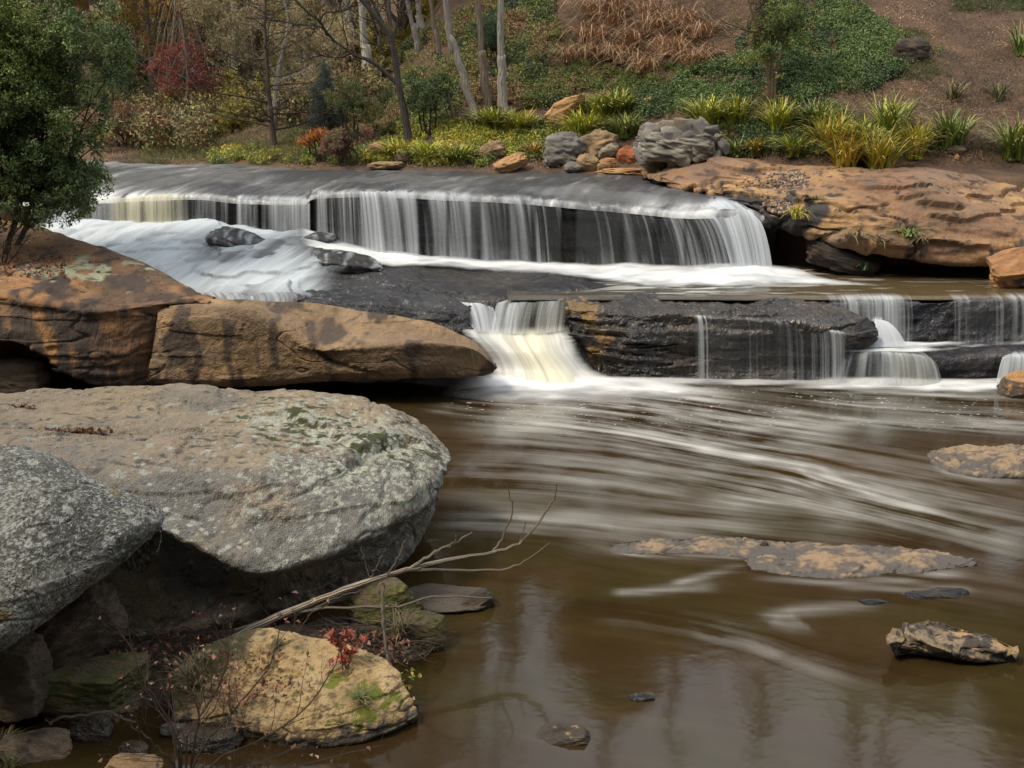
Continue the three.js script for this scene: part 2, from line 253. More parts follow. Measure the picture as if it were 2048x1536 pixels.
{ // long block leaning on it
  const top = R([[336, 603, 10.12], [405, 598, 10.25], [500, 599, 10.3], [600, 605, 10.25], [700, 618, 10.2], [800, 634, 10.1], [890, 655, 10.0], [955, 690, 9.9], [992, 728, 9.8]]);
  const r2 = R([[320, 606, 10.0], [410, 606, 9.95], [505, 610, 9.95], [590, 632, 9.9], [660, 655, 9.85], [750, 665, 9.8], [850, 670, 9.75], [945, 690, 9.75], [993, 730, 9.75]]);
  const r3 = R([[318, 610, 9.82], [410, 613, 9.68], [490, 617, 9.62], [560, 652, 9.58], [625, 694, 9.5], [720, 692, 9.44], [840, 684, 9.46], [945, 695, 9.58], [993, 733, 9.72]]);
  const r4 = R([[318, 640, 9.72], [400, 650, 9.6], [490, 655, 9.56], [560, 680, 9.54], [630, 708, 9.52], [720, 708, 9.44], [840, 705, 9.46], [940, 712, 9.58], [990, 738, 9.72]]);
  const r5 = R([[300, 757, 9.7], [400, 762, 9.64], [490, 764, 9.6], [570, 760, 9.57], [650, 748, 9.54], [740, 748, 9.48], [855, 748, 9.52], [935, 750, 9.64], [985, 742, 9.74]]);
  const r6 = R([[285, 768, 9.85], [400, 772, 9.8], [490, 772, 9.78], [570, 768, 9.75], [650, 762, 9.72], [740, 757, 9.7], [855, 755, 9.72], [935, 756, 9.8], [982, 746, 9.84]]);
  const tb = tones([[0.36, 0.25, 0.14], [0.26, 0.185, 0.115], [0.4, 0.26, 0.13]], { s: 1.4, seed: 7 }), td = tones([[0.2, 0.138, 0.085], [0.14, 0.1, 0.066], [0.25, 0.165, 0.09]], { s: 2, seed: 11 });
  rock('rock_ledge', 'long brown slab with a broken face lying beside the white cascade', [movedTip(r6, 0, -0.05, 1.2), movedTip(top, 0, -0.5, 0.2), top, r2, r3, r4, r5, r6, movedTip(r6, 0, 0.02, 0.8)], {
    hide: [2, 2], nu: 360, nv: 280, sharp: 0.35, disp: roughness(0.03, 2.2, { layer: 0.4, lf: 7, fine: 0.28, crack: 0.5, seed: 3, grooves: [{ pts: R([[625, 694, 9.5], [655, 725, 9.5], [700, 735, 9.5], [760, 748, 9.5]]), w: 0.05, depth: 0.05 }] }),
    color: (p) => { let c = mix3(tb(p), td(p), sst(-0.2, 0.2, fbm(p[0] * 1.3, p[1] * 2.5, p[2] * 1.3, 4)) * 0.8); c = specks(c, [p[0] * 1.6, p[1] * 0.5, p[2] * 0.8], [0.085, 0.062, 0.046], 0.3, -0.14, 0.14, 95); c = specks(c, p, [0.12, 0.085, 0.055], 0.05, -0.42, 0.14, 3); return c; },
  }, rockMat(0.032), 'rock ledge');
}
const blockTone = tones([[0.10, 0.075, 0.055], [0.07, 0.055, 0.045], [0.14, 0.1, 0.065]], { s: 3 });
// irregular stones: a rounded block bent by noise. c centre, s half sizes, ry turn
function stoneGeo(s, seed, o = {}) {
  const { res = 40, amp = 0.16, boxy = 0.55, layer = 0.35, color, lf = 14, at = [0, 0, 0], fine = 0.6 } = o;
  const g = new THREE.SphereGeometry(1, Math.round(res * 1.6), res), p = g.attributes.position.array, n = p.length / 3;
  const rr = rng(seed * 7 + 3), planes = Array.from({ length: o.cuts ?? 7 }, () => { const a = rr() * 6.283, b = rr() * 1.6 - 0.6; return [Math.cos(a) * Math.cos(b), Math.sin(b), Math.sin(a) * Math.cos(b), (o.cutMin ?? 0.72) + rr() * 0.25]; });
  for (let i = 0; i < n; i++) {
    let x = p[i * 3], y = p[i * 3 + 1], z = p[i * 3 + 2];
    const m = Math.max(Math.abs(x), Math.abs(y), Math.abs(z)), k = lerp(1, 0.86 / m, boxy); x *= k; y *= k; z *= k;
    for (const [a, b, c, d] of planes) { const q = x * a + y * b + z * c - d; if (q > 0) { x -= a * q; y -= b * q; z -= c * q; } }
    const ss = seed * 3.7, sc = 1.3; let e = 1 + amp * fbm(x * sc + ss, y * sc, z * sc, 4) + amp * fine * fbm(x * 5 + ss, y * 7, z * 5, 4, 0.65) + amp * layer * fbm(x * 0.8 + ss, (y * s[1]) * lf / Math.max(0.3, s[1] * 6) * 2, z * 0.8, 2);
    p[i * 3] = x * e * s[0]; p[i * 3 + 1] = y * e * s[1]; p[i * 3 + 2] = z * e * s[2];
  }
  g.computeVertexNormals();
  { // close the shading seam of the sphere
    const nn = g.attributes.normal.array, w = Math.round(res * 1.6) + 1;
    for (let j = 0; j <= res; j++) { const a = j * w * 3, b = (j * w + w - 1) * 3; for (let k = 0; k < 3; k++) { const q = (nn[a + k] + nn[b + k]) / 2; nn[a + k] = nn[b + k] = q; } }
  }
  const col = new Float32Array(n * 3), nr = g.attributes.normal.array, uv = g.attributes.uv.array;
  for (let i = 0; i < n; i++) { const c = color([p[i * 3] + at[0], p[i * 3 + 1] + at[1], p[i * 3 + 2] + at[2]], [nr[i * 3], nr[i * 3 + 1], nr[i * 3 + 2]]); col.set(c, i * 3); uv[i * 2] *= 5 * (s[0] + s[2]) / 2; uv[i * 2 + 1] *= 2.5 * (s[0] + s[1]); }
  g.setAttribute('color', new THREE.BufferAttribute(col, 3));
  return g;
}
let stoneSeed = 1;
// placed by the photograph position of its middle, its width and height there, and its distance
function stone(name, label, px, py, wpx, hpx, d, color, o = {}) {
  const c = P(px, py, d), k = d / FOCAL * 1.02, seed = o.seed ?? stoneSeed++;
  const s = [wpx / 2 * k * 1.12, hpx / 2 * k * 1.1, (o.deep ?? 0.7) * wpx / 2 * k];
  const m = put(name, stoneGeo(s, seed, { color, at: c, ...o }), o.mat ?? dryRock);
  m.position.set(...c); m.rotation.set(o.rx ?? 0, o.ry ?? 0, o.rz ?? 0);
  return tag(m, label, o.category ?? 'stone', o.group);
}
const tTan = tones([[0.3, 0.2, 0.11], [0.22, 0.16, 0.1], [0.36, 0.24, 0.12]], { s: 3 }), tGrey = tones([[0.19, 0.18, 0.165], [0.13, 0.125, 0.11], [0.26, 0.24, 0.2]], { s: 4 }), tOr = tones([ORANGE, [0.33, 0.17, 0.08], [0.46, 0.27, 0.12]], { s: 3, seed: 3 }), tDark = tones([[0.05, 0.042, 0.034], [0.035, 0.03, 0.026], [0.085, 0.06, 0.04]], { s: 4 }), tWet = tones([[0.03, 0.031, 0.035], [0.02, 0.021, 0.024], [0.05, 0.045, 0.04]], { s: 4 });
const tMoss = (p) => specks(specks(tones([[0.13, 0.1, 0.06], [0.09, 0.075, 0.045]], { s: 5 })(p), p, [0.075, 0.08, 0.022], 0.08, 0.05, 0.15, 4), p, [0.16, 0.13, 0.04], 0.03, -0.25, 0.08, 44);
const tSand = (p) => { let c = tones([SAND, [0.3, 0.21, 0.11], [0.41, 0.30, 0.16]], { s: 4 })(p); c = specks(c, p, [0.2, 0.14, 0.07], 0.03, -0.22, 0.1, 5); if (p[1] < 0.12) c = specks(c, p, [0.085, 0.07, 0.055], 0.07, 0.55 - p[1] * 7, 0.15, 7); return c; };

// stones along the near shore
{
  const top = R([[352, 1345, 4.62], [420, 1292, 4.72], [510, 1262, 4.78], [600, 1262, 4.78], [700, 1290, 4.72], [775, 1326, 4.62], [822, 1395, 4.5]]);
  const r2 = R([[350, 1375, 4.5], [430, 1345, 4.52], [520, 1330, 4.55], [610, 1330, 4.55], [700, 1345, 4.52], [780, 1370, 4.48], [830, 1408, 4.46]]);
  const r3 = R([[352, 1405, 4.4], [440, 1405, 4.36], [530, 1418, 4.32], [620, 1432, 4.29], [710, 1432, 4.3], [785, 1422, 4.36], [834, 1422, 4.44]]);
  const r4 = R([[356, 1440, 4.36], [445, 1450, 4.31], [535, 1468, 4.27], [620, 1486, 4.24], [705, 1480, 4.25], [785, 1458, 4.33], [836, 1440, 4.42]]);
  rock('boulder', 'low sandy yellow rock with moss patches in the near shallows', [moved(r4, 0, -0.15, 0.8), moved(top, 0, -0.3, 0.1), top, r2, r3, r4, moved(r4, 0, -0.15, 0.1)], { hide: [2, 1], nu: 240, nv: 200, disp: roughness(0.03, 4, { layer: 0.5, lf: 16, fine: 0.35, crack: 0.5, seed: 5 }), color: p => { let c = tSand(p); c = specks(c, p, [0.14, 0.15, 0.02], 0.06, 0.2 - 3.0 * segd(p, ...R([[690, 1385, 4.42], [760, 1395, 4.42]])), 0.1, 31); c = specks(c, p, [0.1, 0.085, 0.035], 0.09, 0.25 - 1.6 * segd(p, ...R([[370, 1370, 4.5], [480, 1290, 4.7]])), 0.12, 33); return c; } }, rockMat(0.02), 'boulder');
}
stone('stone', 'dark mossy block wedged below the speckled boulder', 165, 1368, 285, 125, 4.62, tMoss, { res: 90, boxy: 0.75, deep: 0.7, seed: 12, rz: -0.06 });
stone('stone', 'brown wedge of stone hidden beneath the speckled boulder', 110, 1265, 290, 180, 4.72, blockTone, { res: 80, boxy: 0.5, seed: 14, rz: 0.45 });
stone('stone', 'brown rock foot under the left edge of the speckled boulder', 10, 1350, 190, 190, 4.45, tones([[0.13, 0.1, 0.07], [0.08, 0.065, 0.045]], { s: 4 }), { res: 60, seed: 15 });
stone('stone', 'rounded mossy stone behind the driftwood twigs', 775, 1215, 150, 120, 5.35, tMoss, { res: 70, boxy: 0.3, seed: 16, rz: 0.3 });
stone('stone', 'low mossy stone at the water by the driftwood twigs', 835, 1268, 120, 100, 5.15, tMoss, { res: 60, boxy: 0.35, seed: 17, rz: -0.2 });
stone('stone', 'dark angular stone tip rising from the water past the driftwood', 955, 1206, 72, 46, 5.6, tDark, { res: 40, boxy: 0.6, seed: 18, rz: 0.5 });
stone('stone', 'flat grey stone just awash behind the mossy stone', 890, 1196, 180, 24, 5.66, tones([[0.085, 0.07, 0.056], [0.06, 0.05, 0.042]], { s: 5 }), { res: 50, boxy: 0.3, seed: 19 });
stone('stone', 'small dark rounded stone under a bare twig', 185, 1460, 105, 56, 4.35, tDark, { res: 50, boxy: 0.25, seed: 20, mat: wetRock });
stone('stone', 'flat brown stone with a pale top at bottom left corner', 70, 1500, 165, 80, 4.22, p => specks(blockTone(p), p, [0.2, 0.15, 0.1], 0.1, 0.1, 0.05, 3), { res: 60, boxy: 0.4, seed: 21 });
stone('stone', 'small dark slaty stone beside the twiggy shrub', 268, 1503, 72, 40, 4.2, tDark, { res: 36, seed: 22, mat: wetRock });
stone('stone', 'tan stone cut off by the bottom of the picture', 270, 1540, 120, 60, 4.08, tTan, { res: 50, boxy: 0.3, seed: 23, rz: -0.15 });
stone('stone', 'pale grey flat stone among the shrub stems', 360, 1455, 80, 34, 4.36, tGrey, { res: 36, seed: 24 });
stone('stone', 'dark wet stone behind the twiggy shrub', 425, 1475, 150, 60, 4.28, tDark, { res: 40, seed: 25, mat: wetRock });
stone('stone', 'small tan stone standing alone at the bottom of the pool', 1122, 1476, 122, 50, 4.33, p => { let c = tTan(p); if (p[1] < 0.04) c = specks(c, p, [0.06, 0.05, 0.04], 0.05, 0.5 - p[1] * 8, 0.1, 3); return c; }, { res: 60, boxy: 0.4, seed: 26, rz: 0.08 });

// flat rocks out in the pool
const tFlat = lvl => p => { let c = tones([[0.27, 0.19, 0.115], [0.19, 0.145, 0.095], [0.31, 0.21, 0.12]], { s: 5 })(p); c = specks(c, [p[0] * 0.4, p[1], p[2]], [0.1, 0.085, 0.07], 0.05, -0.02, 0.14, 5); c = specks(c, p, [0.09, 0.08, 0.072], 0.12, clamp(0.75 - p[1] / lvl * 1.25, -1, 1), 0.32, 6); return c; };
function flatRock(label, pts, thick, seed, o = {}) { // pts: [px, backY, frontY] across
  const row = k => pts.map(([x, yb, yf, h = 1]) => { const y = lerp(yb, yf, k); const q = atLevel(x, y, 0); return q; });
  const b = row(0), f = row(1), lift = (r, e) => r.map((p, i) => [p[0], e * thick * (pts[i][3] ?? 1), p[2]]);
  return rock('flat_rock', label, [moved(b, 0, -0.15, 0.03), lift(b, 0.35), lift(row(0.15), 0.8), lift(row(0.45), 1), lift(row(0.75), 0.8), lift(row(0.95), 0.3), lift(f, 0.0), moved(f, 0, -0.15, -0.02)], { nu: 170, nv: 80, disp: roughness(o.amp ?? 0.026, 5, { layer: 0.6, lf: 30, fine: 0.5, crack: 0.5, seed }), color: o.color ?? tFlat(thick) }, rockMat(0.012, 0.7), 'rock');
}
flatRock('thin tan rock shelf barely above the water in mid pool', [[1215, 1092, 1106, 0.5], [1280, 1083, 1108], [1360, 1080, 1108], [1430, 1074, 1110, 1.2], [1520, 1082, 1118, 1.1], [1600, 1088, 1112, 0.7], [1680, 1094, 1106, 0.4]], 0.022, 3);
flatRock('wider tan rock with a wet grey rim in front of the thin shelf', [[1500, 1122, 1138, 0.4], [1570, 1108, 1150], [1650, 1096, 1156, 1.2], [1740, 1092, 1154, 1.2], [1820, 1098, 1146, 0.9], [1900, 1112, 1138, 0.5], [1950, 1122, 1132, 0.3]], 0.026, 7);
flatRock('flat orange rock with dark edges at the right side of the pool', [[1862, 912, 924, 0.4], [1910, 903, 945], [1980, 898, 955, 1.3], [2060, 898, 957, 1.3], [2150, 905, 955]], 0.05, 9, { amp: 0.03 });
{ // layered rock lower right
  const row = a => R(a);
  rock('flat_rock', 'layered dark and tan rock in the lower right of the pool', [row([[1782, 1290, 4.95], [1900, 1285, 5.1], [2035, 1302, 5.0]]), row([[1776, 1270, 5.05], [1815, 1250, 5.15], [1865, 1242, 5.2], [1925, 1256, 5.15], [1985, 1272, 5.08], [2038, 1296, 5.0]]), row([[1776, 1276, 5.0], [1815, 1262, 5.05], [1865, 1256, 5.07], [1925, 1270, 5.03], [1985, 1284, 5.0], [2040, 1301, 4.97]]), row([[1776, 1286, 4.97], [1815, 1282, 4.98], [1865, 1284, 4.96], [1925, 1292, 4.95], [1985, 1300, 4.94], [2040, 1307, 4.94]]), row([[1780, 1297, 4.98], [1830, 1302, 4.98], [1880, 1308, 4.97], [1940, 1314, 4.95], [1990, 1316, 4.96], [2036, 1314, 4.97]]), row([[1785, 1310, 5.05], [1900, 1325, 5.05], [2030, 1325, 5.05]])],
    { nu: 200, nv: 130, disp: roughness(0.03, 5, { layer: 0.9, lf: 26, fine: 0.4, crack: 1, seed: 21, dip: 0.25 }), color: p => { let c = tones([[0.24, 0.18, 0.115], [0.33, 0.22, 0.11], [0.14, 0.11, 0.075]], { s: 5 })(p); c = specks(c, p, [0.05, 0.04, 0.032], 0.05, -0.05, 0.1, 3); if (p[1] < 0.08) c = specks(c, p, [0.035, 0.03, 0.026], 0.06, 0.7 - p[1] * 9, 0.12, 8); return c; } }, rockMat(0.014, 0.8), 'rock');
}
stone('pebble', 'small dark pebble resting on the thin tan shelf', 1527, 1091, 20, 17, 6.42, tDark, { res: 24, rz: 0.7, boxy: 0.2, seed: 33 });
for (const [x, y, w, h, l] of [[1840, 1192, 70, 16, 'low wet stone breaking the water below the wider tan rock'], [1895, 1187, 90, 14, 'thin wet stone at the right of two breaking the water'], [1745, 1205, 60, 10, 'smallest wet stone barely breaking the water in mid pool'], [1283, 1396, 60, 12, 'small wet stone barely breaking the bright reflection']]) { const q = atLevel(x, y, 0); stone('stone', l, x, y, w, h, -q[2], tWet, { res: 30, seed: x, mat: wetRock, deep: 0.5, amp: 0.3 }); }
stone('stone', 'orange rock cut by the right edge at the foot of the low falls', 2062, 782, 125, 84, 9.9, p => { let c = tOr(p); if (p[1] < 0.16) c = specks(c, p, [0.1, 0.08, 0.06], 0.1, 0.4 - p[1] * 2, 0.1, 3); return c; }, { res: 60, boxy: 0.3, seed: 41 });

// ---------------------------------------------------------------- wet ledges of the falls
{
  const lip = R([[40, 402, 13.8], [200, 400, 13.4], [380, 392, 13.1], [480, 400, 13.0], [600, 402, 12.8], [630, 390, 12.62], [760, 388, 12.6], [900, 394, 12.5], [1050, 402, 12.4], [1120, 408, 12.35], [1250, 419, 12.2], [1350, 429, 12.05], [1430, 430, 12.0], [1490, 425, 12.15], [1545, 440, 12.3]]);
  const back = R([[40, 326, 16.5], [300, 330, 16.2], [600, 338, 15.8], [900, 343, 15.4], [1100, 346, 15.1], [1270, 352, 14.4], [1400, 382, 13.3], [1480, 404, 12.8], [1560, 425, 12.6]]);
  const mid = R([[40, 352, 15.0], [300, 356, 14.6], [600, 358, 14.2], [900, 360, 13.9], [1100, 366, 13.6], [1270, 382, 13.1], [1400, 398, 12.6], [1480, 410, 12.5], [1560, 432, 12.5]]);
  const under = moved(lip, 0, -0.14, 0.28), foot = moved(lip, 0, -0.95, 0.3);
  rock('rock_ledge', 'long dark wet ledge behind the veil of the upper waterfall', [moved(back, 0, -0.6, 0.3), moved(back, 0, -0.06, 0), moved(mid, 0, -0.06, 0), moved(lip, 0, -0.05, 0.12), moved(lip, 0, -0.08, 0.06), under, foot, moved(foot, 0, -0.3, -0.05)], { nu: 300, nv: 110, cap: false, sharp: 0.5, disp: roughness(0.05, 1.6, { layer: 0.8, lf: 7, fine: 0.35, crack: 0.6, seed: 2 }), color: p => { let c = tones([[0.035, 0.037, 0.043], [0.022, 0.024, 0.03], [0.05, 0.048, 0.048]], { s: 1.4 })(p); return c; } }, wetRock, 'rock ledge');
}
{ // slab in the middle, left
  const top = R([[560, 568, 11.4], [660, 556, 11.5], [760, 552, 11.55], [840, 566, 11.3], [900, 590, 11.0], [940, 612, 10.75]]);
  const r2 = R([[575, 585, 11.05], [660, 578, 11.05], [760, 580, 11.0], [840, 590, 10.9], [900, 606, 10.75], [940, 622, 10.65]]);
  const r3 = R([[588, 604, 10.8], [660, 606, 10.7], [760, 610, 10.65], [840, 618, 10.6], [900, 624, 10.56], [940, 632, 10.56]]);
  const r4 = R([[600, 640, 10.72], [660, 640, 10.62], [760, 645, 10.58], [840, 652, 10.54], [900, 658, 10.5], [942, 660, 10.52]]);
  rock('rock_ledge', 'dark blue-grey faceted slab left of the chute', [moved(r4, 0, 0, 1), moved(top, 0, -0.3, 0.1), top, r2, r3, r4, moved(r4, 0, -0.4, 0.05)], { nu: 220, nv: 150, sharp: 0.4, disp: roughness(0.06, 2.2, { layer: 0.7, lf: 7, fine: 0.35, crack: 0.25, seed: 6 }), color: p => specks(tones([[0.026, 0.028, 0.034], [0.017, 0.018, 0.023], [0.04, 0.04, 0.042]], { s: 2.5 })(p), p, [0.16, 0.16, 0.16], 0.05, -0.42, 0.06, 3) }, wetRock, 'rock ledge');
}
{ // slab in the middle, back
  const top = R([[620, 536, 11.9], [760, 534, 12.0], [900, 534, 12.0], [1020, 538, 11.95], [1140, 552, 11.7], [1235, 570, 11.4]]);
  const r2 = R([[640, 552, 11.6], [760, 552, 11.6], [900, 556, 11.55], [1010, 566, 11.4], [1120, 572, 11.3], [1225, 576, 11.3]]);
  const r3 = R([[660, 570, 11.3], [770, 570, 11.3], [860, 576, 11.15], [950, 590, 10.95], [1050, 592, 10.92], [1180, 584, 11.15]]);
  const r4 = R([[670, 600, 11.2], [780, 600, 11.2], [870, 606, 11.05], [950, 622, 10.85], [1050, 622, 10.85], [1180, 600, 11.1]]);
  rock('rock_ledge', 'low dark slab washed by water below the upper waterfall', [moved(r4, 0, 0, 1), moved(top, 0, -0.3, 0.1), top, r2, r3, r4, moved(r4, 0, -0.4, 0.05)], { nu: 240, nv: 140, sharp: 0.4, disp: roughness(0.045, 2, { layer: 0.7, lf: 8, fine: 0.3, crack: 0.25, seed: 16 }), color: p => tones([[0.034, 0.034, 0.037], [0.022, 0.022, 0.026], [0.05, 0.046, 0.042]], { s: 2 })(p) }, wetRock, 'rock ledge');
}
{ // block in the middle, right of the chute
  const top = R([[1128, 597, 10.75], [1180, 590, 10.85], [1300, 590, 10.9], [1420, 592, 10.88], [1530, 597, 10.8], [1620, 605, 10.7], [1700, 618, 10.58], [1744, 645, 10.42]]);
  const r2 = R([[1130, 604, 10.6], [1190, 604, 10.62], [1300, 608, 10.6], [1420, 612, 10.55], [1530, 616, 10.5], [1620, 624, 10.45], [1700, 640, 10.4], [1744, 652, 10.36]]);
  const r3 = R([[1128, 615, 10.45], [1200, 622, 10.36], [1300, 630, 10.3], [1420, 634, 10.25], [1530, 640, 10.22], [1620, 652, 10.18], [1690, 668, 10.16], [1742, 664, 10.28]]);
  const r4 = R([[1130, 640, 10.42], [1200, 655, 10.33], [1300, 665, 10.3], [1420, 668, 10.3], [1530, 672, 10.28], [1620, 680, 10.24], [1685, 690, 10.2], [1735, 684, 10.3]]);
  const r5 = R([[1150, 675, 10.42], [1215, 705, 10.34], [1300, 712, 10.34], [1420, 715, 10.38], [1530, 718, 10.4], [1620, 722, 10.4], [1680, 716, 10.42], [1715, 700, 10.45]]);
  const r6 = R([[1195, 715, 10.38], [1240, 745, 10.3], [1320, 752, 10.28], [1420, 752, 10.3], [1530, 755, 10.32], [1620, 757, 10.32], [1675, 757, 10.34], [1700, 750, 10.4]]);
  const tan = R([[1150, 600, 10.6], [1195, 640, 10.4], [1180, 690, 10.4]]);
  rock('rock_ledge', 'black dripping block with a grey sloped top between the two low falls', [moved(r6, 0, -0.1, 0.9), moved(top, 0, -0.3, 0.1), top, r2, r3, r4, r5, r6, moved(r6, 0, -0.25, -0.03)], { hide: [2, 1], nu: 340, nv: 200, sharp: 0.45, disp: roughness(0.055, 2.6, { layer: 0.8, lf: 11, fine: 0.55, crack: 0.2, seed: 26, grooves: [{ pts: R([[1490, 606, 10.7], [1455, 636, 10.25]]), w: 0.04, depth: 0.06 }, { pts: R([[1200, 592, 10.8], [1200, 650, 10.35], [1140, 640, 10.4]]), w: 0.03, depth: 0.05 }] }), color: p => { let c = tones([[0.045, 0.044, 0.045], [0.028, 0.028, 0.03], [0.07, 0.06, 0.05]], { s: 3 })(p); const d = Math.min(segd(p, tan[0], tan[1]), segd(p, tan[1], tan[2])); c = specks(c, p, [0.22, 0.14, 0.06], 0.14, 0.35 - 2.6 * d, 0.1, 3); return specks(c, p, [0.2, 0.2, 0.2], 0.035, -0.5, 0.05, 8); } }, wetRock, 'rock ledge');
}
stone('stone', 'dark wet rock step under the white fan', 1075, 715, 250, 130, 10.75, tWet, { res: 50, boxy: 0.5, seed: 43, mat: wetRock, deep: 0.5 });
stone('stone', 'dark rounded knob at the right end of the dripping block', 1722, 668, 56, 56, 10.32, tWet, { res: 50, boxy: 0.4, seed: 44, rz: 0.5, mat: rockMat(0.02, 0.55) });
{ // wall on the right
  const top = R([[1600, 598, 10.85], [1750, 597, 10.8], [1900, 596, 10.78], [2050, 594, 10.75], [2250, 592, 10.7]]), wall = [];
  const t2 = moved(top, 0, -0.02, -0.12), b1 = moved(top, 0, -0.46, -0.1), b2 = moved(top, 0, -0.5, -0.42), b3 = moved(top, 0, -0.56, -0.46), b4 = moved(top, 0, -0.95, -0.42);
  rock('rock_ledge', 'black stepped wall under the basin at the right edge', [moved(b4, 0, -0.1, 2.4), moved(top, 0, -0.12, 1.7), moved(top, 0, -0.06, 0.3), moved(top, 0, -0.02, 0), t2, b1, b2, b3, b4], { nu: 220, nv: 180, sharp: 0.6, disp: roughness(0.06, 2.8, { layer: 0.5, lf: 8, fine: 0.4, crack: 0.2, seed: 36 }), color: p => tones([[0.03, 0.033, 0.044], [0.02, 0.021, 0.03], [0.045, 0.043, 0.046]], { s: 3 })(p) }, wetRock, 'rock ledge');
}
{ // sandstone mass under the bank, right
  const top = R([[1290, 352, 13.9], [1380, 330, 13.9], [1480, 322, 13.8], [1580, 324, 13.6], [1700, 338, 13.2], [1850, 336, 13.0], [1950, 350, 13.0], [2080, 372, 13.0], [2250, 400, 13.0]]);
  const r2 = R([[1300, 352, 13.6], [1390, 350, 13.4], [1480, 358, 13.1], [1570, 372, 12.8], [1660, 378, 12.4], [1770, 362, 12.4], [1880, 360, 12.4], [1960, 388, 12.35], [2080, 420, 12.2], [2250, 450, 12.2]]);
  const r3 = R([[1310, 354, 13.4], [1400, 372, 13.0], [1490, 392, 12.6], [1570, 408, 12.4], [1650, 415, 12.05], [1770, 392, 12.1], [1880, 390, 12.1], [1970, 412, 12.1], [2080, 445, 12.0], [2250, 470, 12.0]]);
  const r4 = R([[1320, 357, 13.3], [1410, 380, 12.9], [1500, 410, 12.5], [1570, 432, 12.3], [1660, 448, 11.95], [1770, 450, 11.8], [1880, 455, 11.75], [1990, 462, 11.75], [2080, 478, 11.75], [2250, 500, 11.7]]);
  const r5 = R([[1325, 360, 13.3], [1420, 388, 12.85], [1510, 420, 12.5], [1580, 452, 12.25], [1670, 474, 11.95], [1770, 500, 11.75], [1880, 512, 11.65], [1980, 518, 11.65], [2080, 522, 11.65], [2250, 530, 11.65]]);
  const r6 = R([[1330, 364, 13.4], [1430, 395, 13.0], [1515, 428, 12.7], [1585, 458, 12.4], [1675, 482, 12.1], [1770, 512, 11.9], [1880, 528, 11.8], [1980, 532, 11.8], [2080, 534, 11.8], [2250, 540, 11.8]]);
  const tb = tones([[0.42, 0.255, 0.115], [0.33, 0.2, 0.1], [0.25, 0.155, 0.085]], { s: 1.1, seed: 2 }), td = tones([[0.21, 0.135, 0.09], [0.15, 0.1, 0.072], [0.26, 0.145, 0.085]], { s: 2, seed: 9 });
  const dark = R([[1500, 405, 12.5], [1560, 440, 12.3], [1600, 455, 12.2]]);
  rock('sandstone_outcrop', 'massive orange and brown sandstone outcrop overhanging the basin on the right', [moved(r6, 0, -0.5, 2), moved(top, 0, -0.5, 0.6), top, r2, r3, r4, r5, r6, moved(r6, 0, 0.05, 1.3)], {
    hide: [2, 2], nu: 380, nv: 270, sharp: 0.25, disp: roughness(0.075, 1.3, { layer: 0.9, lf: 7, fine: 0.22, crack: 1.3, seed: 46, dip: 0.08 }),
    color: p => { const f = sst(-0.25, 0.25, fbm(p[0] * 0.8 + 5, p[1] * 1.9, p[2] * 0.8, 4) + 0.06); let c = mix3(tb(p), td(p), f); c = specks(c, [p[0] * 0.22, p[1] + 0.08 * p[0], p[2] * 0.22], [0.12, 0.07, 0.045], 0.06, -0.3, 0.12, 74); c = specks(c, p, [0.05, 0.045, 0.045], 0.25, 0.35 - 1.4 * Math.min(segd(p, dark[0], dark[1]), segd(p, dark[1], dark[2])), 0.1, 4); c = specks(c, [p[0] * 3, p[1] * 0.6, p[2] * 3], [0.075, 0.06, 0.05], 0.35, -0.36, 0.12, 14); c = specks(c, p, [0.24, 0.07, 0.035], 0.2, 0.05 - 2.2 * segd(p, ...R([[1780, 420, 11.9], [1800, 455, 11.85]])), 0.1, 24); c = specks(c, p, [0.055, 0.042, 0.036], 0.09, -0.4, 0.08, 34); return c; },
  }, rockMat(0.026), 'rock outcrop');
}
stone('stone', 'dark slab leaning in the hollow under the sandstone outcrop', 1680, 512, 150, 52, 12.2, tDark, { res: 50, boxy: 0.7, seed: 51, rz: -0.18 });
stone('boulder', 'rusty orange boulder at the right edge of the basin', 2050, 540, 165, 86, 11.35, p => { let c = tOr(p); return specks(c, p, [0.07, 0.055, 0.05], 0.12, p[1] < 0.95 ? 0.1 : -0.4, 0.1, 3); }, { res: 70, boxy: 0.35, seed: 52, rz: 0.25, category: 'boulder' });
stone('stone', 'shadowed stone inside the hollow under the left ledge', 40, 752, 110, 75, 9.9, blockTone, { res: 40, boxy: 0.6, seed: 53 });
// humps in the foaming apron, water running over them
const tFilm = p => mix3(tWet(p), [0.5, 0.54, 0.58], 0.75 * sst(-0.15, 0.45, fbm(p[0] * 16 + p[1] * 4, p[1] * 3, p[2] * 5, 3, 0.65) + 0.25 * fbm(p[0] * 3, p[1] * 3, p[2] * 3 + 5, 2)));
stone('stone', 'rounded dark hump under thin water in the white apron', 480, 486, 120, 50, 12.3, tFilm, { res: 50, boxy: 0.2, seed: 61, rz: -0.3, mat: wetRock, deep: 0.8 });
stone('stone', 'low dark hump below the narrow falls beside the apron', 690, 528, 140, 46, 11.85, tFilm, { res: 50, boxy: 0.2, seed: 62, rz: -0.15, mat: wetRock });
stone('stone', 'small dark hump between the apron and the narrow falls', 605, 512, 90, 36, 12.05, tFilm, { res: 40, boxy: 0.25, seed: 63, mat: wetRock });
stone('stone', 'uppermost dark stone in the water under the black gap of the falls', 640, 480, 70, 28, 12.4, tFilm, { res: 40, boxy: 0.25, seed: 64, mat: wetRock });
